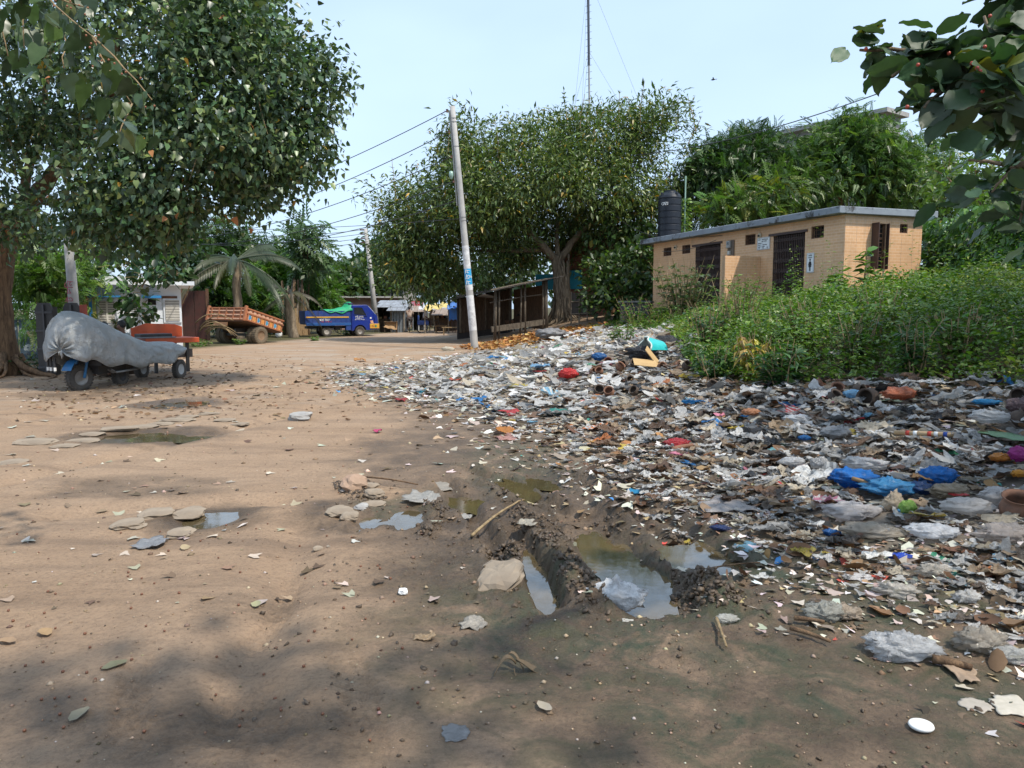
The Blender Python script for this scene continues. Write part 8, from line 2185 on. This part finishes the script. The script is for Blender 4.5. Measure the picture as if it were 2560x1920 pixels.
stick((1975, 1590), (2075, 1625), .013, BARK, 'dry stalk pointing to the right in front of the heap', bend=.03)
stick((1790, 1570), (1815, 1640), .010, BARK_PALE, 'pale dry twig standing out of the wet mud', bend=.05)
stick((2330, 1668), (2430, 1690), .022, BARK, 'brown stick end before the big clear bag', bend=.02)
stick((1860, 1232), (2010, 1222), .012, M('bamboo_strip', (.40, .36, .16), (.3, .26, .12)), 'flat yellowish bamboo strip left of the blue bags', bend=.01)
stick((2130, 1240), (2220, 1262), .018, M('split_wood', (.36, .22, .09), (.25, .15, .07)), 'split brown wood lying across the blue bag', bend=0, lift=.12)
stick((1670, 1235), (1760, 1300), .008, BARK, 'thin twig above the right puddle', bend=.02)
stick((1755, 1430), (1900, 1425), .006, BARK, 'wiry twig right of the right puddle', bend=.03)
# curled dead leaf cluster in front, and fig leaves
for i, (p, q, bd) in enumerate((((1235, 1705), (1290, 1680), .1), ((1270, 1672), (1320, 1690), .2), ((1290, 1685), (1385, 1662), -.12), ((1285, 1690), (1300, 1708), .1))):
    a, b = on_ground(*p), on_ground(*q); L_ = (b - a).length; r_ = L_ * .14
    o = MB(); o.grid(lambda u, v: tuple((b - a) * u + Vector((0, (v - .5) * r_ * 2 * math.sin(3.1 * u + .05) + bd * L_ * math.sin(3.1 * u), .01 + .05 * L_ * 3 * (abs(v - .5) ** 1.5) + .05 * math.sin(3 * u + i)))), 10, 4)
    tag(o.build('dry_leaf', DRY_O, None, True, loc=(a.x, a.y, gz1(a.x, a.y) + .005), color=(.17, .125, .08), solid=.004), 'curled dead leaf blade in the dark clump in front of the slab', 'dry leaf', 'curled dead leaves in front of the slab')
for px, py, L_, c, lab in ((120, 1600, .12, (.36, .24, .13), 'pale brown curled leaf on the bare ground at the left'), (40, 1615, .1, (.32, .22, .14), 'flat faded leaf at the left edge beside the pale brown one'), (640, 1525, .10, (.34, .33, .20), 'greenish dry leaf in the tyre-marked patch'), (320, 1665, .12, (.22, .21, .13), 'grey-green leaf with a long stalk on the shaded ground'), (222, 1795, .11, (.24, .22, .16), 'grey torn leaf on the shaded ground at the front left'), (1345, 1545 + 230, .09, (.34, .3, .24), 'small grey leaf in the front middle'), (465, 1370, .12, (.40, .32, .2), 'pale dry leaf below the greenish puddle')):
    b = on_ground(px, py); o = link('dry_leaf', np_mesh('dry_leaf', CL[px % 6][0], [i for f in CL[0][1] for i in f], [len(f) for f in CL[0][1]], DRY_O), None, loc=(b.x, b.y, gz1(b.x, b.y) + .006), rz=px * .7, scale=L_, color=c)
    tag(o, lab, 'dry leaf')
# stones
STONE = M('muddy_stone', (.29, .235, .175), (.21, .165, .12), rough=.9, scale=4, dirt=(.13, .095, .065), dirt_amt=.7, bump=.4)
BRK = M('broken_brick', (.36, .24, .17), (.28, .19, .13), rough=.9, scale=6, dirt=(.16, .12, .08), dirt_amt=.6, bump=.4)
def stone(px, py, wpx, hpx, label, seed, flat=.35, mat=STONE, tilt=(0, 0), rz=None, boxy=2.5):
    b = on_ground(px, py + hpx * .2); k = b.y / F_PX; W = wpx * k; D_ = max(abs(on_ground(px, py - hpx * .5).y - on_ground(px, py + hpx * .5).y), W * .35); D_ = min(D_, W * 1.2)
    r = np.random.default_rng(seed); nu, nv = 18, 10
    TH, A_ = np.meshgrid(np.pi * np.arange(nv + 1) / nv, 2 * np.pi * np.arange(nu) / nu, indexing='ij'); TH, A_ = TH.ravel(), A_.ravel()
    d = np.stack([np.sin(TH) * np.cos(A_), np.sin(TH) * np.sin(A_), np.cos(TH)])
    q = (np.abs(d) ** boxy).sum(0) ** (-1 / boxy) * (1 + .8 * fbm(d[0] * 1.2 + seed, d[1] * 1.2, d[2] * 1.2, 3, seed) + .3 * fbm(d[0] * 3.5, d[1] * 5 + seed, d[2] * 5, 2, seed))
    V = (np.array([W * .5, D_ * .5, W * flat * .5])[:, None] * q * d).T.tolist()
    Fc = [(j * nu + i, (j + 1) * nu + i, (j + 1) * nu + (i + 1) % nu, j * nu + (i + 1) % nu) for j in range(nv) for i in range(nu)]
    me = bpy.data.meshes.new('stone'); me.from_pydata(V, [], Fc); me.materials.append(mat)
    o = link('stone', me, None, loc=(b.x, b.y, gz1(b.x, b.y) + W * flat * .22), rot=(tilt[0], tilt[1], r.uniform(-.3, .3) if rz is None else rz))
    HERO_ZONES.append((b.x, b.y, W * .5))
    return tag(o, label, 'stone', 'stones and concrete lumps on the ground')
stone(1250, 1440, 125, 60, 'large flat pale slab tilted in the mud beside the narrow puddle', 3, .35, tilt=(.25, -.2), boxy=3.5)
for a in (((322, 1315, 74, 30), 'pale flat stone, left of the three in a row by the greenish puddle', 4), ((392, 1292, 78, 24), 'pale flat stone, middle of the three in a row by the greenish puddle', 5), ((474, 1280, 80, 24), 'pale flat stone at the back edge of the greenish puddle', 6), ((452, 1338, 66, 22), 'rough pale stone in front of the greenish puddle', 7), ((345, 1322, 40, 12), 'thin stone flake below the left flat stone', 8)):
    stone(*a[0], a[1], a[2], .22, boxy=3)
stone(885, 1222, 62, 44, 'rough orange-brown concrete lump, biggest of the lumps by the blue puddles', 9, .62, BRK); stone(935, 1238, 50, 26, 'mossy concrete lump right of the biggest lump', 10, .5, STONE); stone(925, 1215, 40, 16, 'flat concrete shard behind the biggest lump', 11, .3, STONE); stone(905, 1272, 34, 24, 'grey rock below the biggest concrete lump', 12, .5, CONCRETE); stone(850, 1288, 66, 20, 'long pale stone left of the blue puddles', 13, .25, STONE, boxy=3); stone(875, 1300, 46, 18, 'rounded pale stone beside the long pale one', 14, .4, STONE); stone(935, 1262, 62, 14, 'thin flat stone over the blue puddles', 15, .2, STONE, boxy=3)
stone(752, 1046, 50, 26, 'square concrete block lying in the dirt at the thin edge of the rubbish', 16, .45, CONCRETE, boxy=5); stone(795, 1375, 26, 10, 'small round brown stone half buried left of the slab', 17, .5, STONE); stone(1008, 1490, 24, 20, 'small white lump of plaster on the mud before the slab', 18, .7, WHITE)
stone(35, 1155, 70, 10, 'pale flat stone flush with the ground at the left edge', 19, .12, STONE); stone(90, 1105, 100, 12, 'cracked pale flagstone, left of the worn paving in the road', 20, .1, STONE, boxy=4)
for i, (px, py, w_, h_) in enumerate(((210, 1100, 70, 10), (300, 1075, 90, 9), (230, 1085, 60, 8), (360, 1068, 70, 8), (440, 1050, 80, 8), (400, 1060, 60, 7), (470, 1042, 50, 7), (160, 1115, 60, 9), (560, 1055, 50, 7), (600, 1060, 40, 7), (520, 1035, 46, 6))):
    stone(px, py, w_, h_, ORD[i] + ' worn pale flagstone from the left edge in the broken paving of the road', 30 + i, .10, STONE, boxy=4)
o = MB(); o.lathe([(0, -.006), (.032, -.006), (.036, 0), (.033, .006), (.026, .004), (0, .004)], 32)
b = on_ground(2302, 1830); s = 32 / .036 * b.y / F_PX
tag(o.build('plastic_disc', M('white_plastic', (.70, .70, .68), (.64, .64, .62), rough=.4), None, True, loc=(b.x, b.y, gz1(b.x, b.y) + .012), scale=(s, s * .95, s)), 'round white plastic disc lying on the ground at the front right', 'plastic disc')
# fallen figs on the left
fig_g = MB().lathe([(0, -.5), (.35, -.38), (.5, 0), (.36, .36), (.12, .48), (0, .5)], 8).mesh('fallen_fig', M('fallen_fig', (.10, .03, .02), (.20, .09, .04), rough=.5, scale=60), True)
for i in range(85):
    px, py = RNG.uniform(10, 1050), 1230 + 640 * RNG.random() ** 1.0
    b = on_ground(px, py); tag(link('fallen_fig', fig_g, None, loc=(b.x, b.y, gz1(b.x, b.y) + .006), rot=(RNG.uniform(0, 3), RNG.uniform(0, 3), 0), scale=RNG.uniform(.011, .017)), 'small reddish fig fallen on the bare brown ground', 'fig', 'figs fallen on the bare ground')

# scattered mass: sheets and bags, dry leaves, flakes
def clear_of(x, y):
    k = np.ones(len(x), bool)
    for (a, b, r) in HERO_ZONES: k &= np.hypot(x - a, y - b) > r
    return k
x, y, s = field(36000, 1, -.7, 1.0); k = clear_of(x, y); x, y, s = x[k], y[k], s[k]
n = len(x)
z = gz(x, y); lift = .02 + .10 * sstep(.5, 3, s) * NR.random(n)
size = NR.gamma(4, .029, n).clip(.04, .30) * (.55 + .45 * sstep(-.3, 1.6, s)) * np.clip(.5 + y / 18, .55, 1.25)
ci = NR.choice(len(COLORS), n, p=CW_)
sun_side = sstep(9, 15, y) * (1 - sstep(1.5, 4.5, x - (y - 12) * .15))  # sun and shade go into the litter colours: paler here, darker elsewhere
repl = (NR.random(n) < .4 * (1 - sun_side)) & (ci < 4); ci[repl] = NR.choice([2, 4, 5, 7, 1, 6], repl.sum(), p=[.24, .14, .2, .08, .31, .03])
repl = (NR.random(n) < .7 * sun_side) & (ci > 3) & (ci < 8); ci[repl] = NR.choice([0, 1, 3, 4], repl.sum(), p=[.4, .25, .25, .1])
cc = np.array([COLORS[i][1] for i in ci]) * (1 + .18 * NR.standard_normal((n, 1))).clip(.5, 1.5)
vi = NR.integers(0, len(FILMS), n)
tilt = NR.normal(0, .27, (n, 2)) * (.4 + .6 * sstep(0, 2, s))[:, None]
az = NR.uniform(0, 6.28, n)
dd = np.stack([np.cos(az), np.sin(az), tilt[:, 0]], 1); mm = rot_mats(dd, tilt[:, 1])
pos = np.stack([x, y, z + lift * .7], 1)
u, v, dep = proj(pos); app = size / dep
ok = (u > 20) & (u < 2540) & (v > 780) & (v < 1910)
order = np.argsort(-np.where(ok, app, 0))[:230]
print_me = [single_mesh('printed_litter', f, PRINT_O, True) for f in FILMS]
film_me = [single_mesh('plastic_litter', f, FILM_O, True) for f in FILMS]
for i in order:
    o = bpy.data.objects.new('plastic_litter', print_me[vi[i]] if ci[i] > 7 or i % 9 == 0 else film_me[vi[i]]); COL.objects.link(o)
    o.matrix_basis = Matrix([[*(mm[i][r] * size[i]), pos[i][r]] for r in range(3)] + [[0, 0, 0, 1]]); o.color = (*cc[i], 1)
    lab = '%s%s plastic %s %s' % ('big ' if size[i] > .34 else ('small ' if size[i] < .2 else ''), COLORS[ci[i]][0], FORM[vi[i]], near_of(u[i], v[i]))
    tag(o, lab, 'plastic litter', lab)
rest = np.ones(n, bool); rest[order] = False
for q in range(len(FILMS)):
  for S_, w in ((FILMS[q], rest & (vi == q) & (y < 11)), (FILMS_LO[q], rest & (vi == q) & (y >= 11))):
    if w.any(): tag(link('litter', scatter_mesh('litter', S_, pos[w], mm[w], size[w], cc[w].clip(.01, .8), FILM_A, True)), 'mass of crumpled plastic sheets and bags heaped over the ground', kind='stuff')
# dry leaves among it
x, y, s = field(7500, 1, -1.2, 1.5); k = clear_of(x, y) & ((x > .4 * (y - 9)) | (NR.random(len(x)) < .4)); x, y, s = x[k], y[k], s[k]; n = len(x)
size = NR.uniform(.07, .19, n); az = NR.uniform(0, 6.28, n); dd = np.stack([np.cos(az), np.sin(az), NR.normal(0, .22, n)], 1); mm = rot_mats(dd, NR.normal(0, .5, n) + (NR.random(n) < .4) * math.pi)
pos = np.stack([x, y, gz(x, y) + .015 + .09 * sstep(.6, 3, s) * NR.random(n)], 1); cc = palette(n, [(.20, .115, .062), (.13, .075, .045), (.30, .20, .12), (.08, .052, .036), (.34, .17, .07)], [.32, .28, .2, .14, .06]); vi = NR.integers(0, 6, n)
u, v, dep = proj(pos); ok = (u > 20) & (u < 2540) & (v > 780) & (v < 1910); order = np.argsort(-np.where(ok, size / dep, 0))[:130]
cl_me = [single_mesh('dry_leaf', c, DRY_O) for c in CL]
for i in order:
    o = bpy.data.objects.new('dry_leaf', cl_me[vi[i]]); COL.objects.link(o)
    o.matrix_basis = Matrix([[*(mm[i][r] * size[i]), pos[i][r]] for r in range(3)] + [[0, 0, 0, 1]]); o.color = (*cc[i], 1)
    br = cc[i].sum(); lab = '%s%s dry leaf %s' % ('large ' if size[i] > .16 else ('small ' if size[i] < .12 else ''), 'pale' if br > .55 else ('dark brown' if br < .27 else ('tan' if br > .42 else 'brown')), near_of(u[i], v[i])); tag(o, lab, 'dry leaf', lab)
rest = np.ones(n, bool); rest[order] = False
for q in range(6):
    w = rest & (vi == q); tag(link('leaf_litter', scatter_mesh('leaf_litter', CL[q], pos[w], mm[w], size[w], cc[w], DRY_A)), 'brown dry leaves strewn through the rubbish', kind='stuff')
# orange fallen leaves before the shed and under the fig
n = 2600; y = NR.uniform(28.3, 34.5, n); x = NR.uniform(-2.5, 4.5, n); k = NR.random(n) < (1 - sstep(.6, 1.0, np.hypot((x - .9) / 3.4, (y - 31) / 3.4))); x, y = x[k], y[k]; n = len(x)
pos = np.stack([x, y, gz(x, y) + .02], 1); az = NR.uniform(0, 6.28, n)
tag(link('leaf_litter', scatter_mesh('leaf_litter', CL[1], pos, rot_mats(np.stack([np.cos(az), np.sin(az), NR.normal(0, .2, n)], 1), NR.normal(0, .6, n)), NR.uniform(.14, .26, n), palette(n, [(.42, .22, .07), (.32, .15, .055), (.48, .31, .12), (.22, .11, .05)], [.4, .3, .2, .1]), DRY_A)), 'orange-brown fallen leaves carpeting the ground before the shed', kind='stuff')
# dead leaf scraps around the rickshaw and along the road edge
n = 1500; y = NR.uniform(11, 26, n); x = -.66 * y + NR.gamma(2, 2.0, n); pos = np.stack([x, y, gz(x, y) + .01], 1); az = NR.uniform(0, 6.28, n)
tag(link('leaf_litter', scatter_mesh('leaf_litter', CL[2], pos, rot_mats(np.stack([np.cos(az), np.sin(az), NR.normal(0, .1, n)], 1), NR.normal(0, .4, n)), NR.uniform(.05, .12, n), palette(n, [(.22, .14, .08), (.14, .09, .055), (.36, .26, .16)], [.5, .3, .2]), DRY_A)), 'small dead leaves scattered on the road near the rickshaw', kind='stuff')
# small flakes, grit and chips
FLK = [film_shape(60 + i, 2, 2, .10, .1) for i in range(3)]
for q in range(3):
    x, y, s = field(16000, 1, -1.5, .9); n = len(x)
    size = NR.gamma(3, .012, n).clip(.008, .11) * np.clip(.35 + y / 9, .4, 2.2); az = NR.uniform(0, 6.28, n)
    pos = np.stack([x, y, gz(x, y) + .004 + .05 * sstep(.8, 3, s) * NR.random(n)], 1)
    cc = palette(n, [(.50, .46, .40), (.34, .30, .25), (.62, .60, .57), (.22, .15, .10), (.10, .08, .06), (.40, .30, .18), (.05, .2, .42), (.45, .08, .06), (.08, .3, .25)], [.28, .2, .18, .15, .1, .08, .005, .005, .004])
    tag(link('litter_flakes', scatter_mesh('litter_flakes', FLK[q], pos, rot_mats(np.stack([np.cos(az), np.sin(az), NR.normal(0, .25, n)], 1), NR.normal(0, .3, n)), size, cc, PAPER_A)), 'small torn flakes and chips strewn over the ground', kind='stuff')
# sparse chips and pebbles on the open dirt
PEB = (np.array([(.5, 0, 0), (0, .42, .05), (-.5, .05, 0), (0, -.45, 0), (0, 0, .32), (0, 0, -.3)]), [(0, 1, 4), (1, 2, 4), (2, 3, 4), (3, 0, 4), (1, 0, 5), (2, 1, 5), (3, 2, 5), (0, 3, 5)])
n = 5200; y = np.exp(NR.uniform(math.log(2.5), math.log(30), n)); x = NR.uniform(-1, 1, n) * (1 + y) * .72; pos = np.stack([x, y, gz(x, y) + .002], 1); az = NR.uniform(0, 6.28, n)
sz = NR.gamma(2, .007, n).clip(.004, .06) * np.clip(.4 + y / 8, .5, 2.2)
tag(link('pebbles', scatter_mesh('pebbles', PEB, pos, rot_mats(np.stack([np.cos(az), np.sin(az), 0 * az], 1), 0 * az), sz, palette(n, [(.26, .18, .12), (.40, .31, .22), (.14, .095, .065), (.5, .45, .38)], [.4, .25, .25, .1]), PAPER_A)), 'grit, pebbles and crumbs on the bare dirt', kind='stuff')
n = 480; y = np.exp(NR.uniform(math.log(4), math.log(30), n)); x = NR.uniform(-1, .4, n) * (1 + y) * .70; pos = np.stack([x, y, gz(x, y) + .006], 1); az = NR.uniform(0, 6.28, n)
tag(link('litter_flakes', scatter_mesh('litter_flakes', FLK[0], pos, rot_mats(np.stack([np.cos(az), np.sin(az), NR.normal(0, .1, n)], 1), NR.normal(0, .2, n)), NR.uniform(.02, .07, n) * np.clip(.4 + y / 9, .5, 2), palette(n, [(.42, .37, .30), (.52, .48, .42), (.26, .19, .13), (.13, .09, .06)], [.3, .25, .25, .2]), PAPER_A)), 'scraps of paper and leaf lying on the open road', kind='stuff')

# crumbled mud clods along the ruts
MUDC = M('wet_mud', (.115, .08, .05), (.06, .042, .028), rough=.5, scale=14, bump=.5)
def clod(seed):
    r = np.random.default_rng(seed); nu, nv = 6, 3; V, Fc = [], []
    for j in range(nv + 1):
        th = math.pi * j / nv
        for i in range(nu):
            a = 2 * math.pi * i / nu; q = 1 + r.normal(0, .36); V.append((.5 * q * math.sin(th) * math.cos(a), .5 * q * math.sin(th) * math.sin(a), .24 * q * math.cos(th)))
    for j in range(nv):
        for i in range(nu):
            i2 = (i + 1) % nu; Fc.append((j * nu + i, (j + 1) * nu + i, (j + 1) * nu + i2, j * nu + i2))
    return np.array(V), Fc
for q in range(4):
    xs, ys, ss = [], [], []
    for bi_, (ln, w, h) in enumerate(BERMS):
        m_ = int(90 * (h / .1) ** .5); t = NR.random(m_) * (len(ln) - 1); i_ = t.astype(int).clip(0, len(ln) - 2); f = t - i_; L_ = np.array(ln)
        c = L_[i_] * (1 - f)[:, None] + L_[i_ + 1] * f[:, None]; c += NR.normal(0, w * .5, (m_, 2)); xs.append(c[:, 0]); ys.append(c[:, 1]); ss.append(NR.gamma(2.0, .009 + .035 * h, m_).clip(.006, .05))
    m_ = 420; xs.append(NR.normal(.5, 1.0, m_)); ys.append(NR.normal(5.4, 1.5, m_)); ss.append(NR.gamma(2, .008, m_).clip(.006, .04))
    x, y, sz = np.concatenate(xs), np.concatenate(ys), np.concatenate(ss); az = NR.uniform(0, 6.28, len(x))
    wet_ = np.zeros(len(x), bool)
    for (a, b, rx, ry, dep) in PUD: wet_ |= np.hypot((x - a) / rx, (y - b) / ry) < .9
    x, y, sz, az = x[~wet_], y[~wet_], sz[~wet_], az[~wet_]
    tag(link('mud_clods', scatter_mesh('mud_clods', clod(q), np.stack([x, y, gz(x, y) + sz * .04], 1), rot_mats(np.stack([np.cos(az), np.sin(az), NR.normal(0, .5, len(x))], 1), NR.normal(0, 1, len(x))), sz, None, MUDC)), 'crumbled wet mud clods along the wheel ruts', kind='stuff')
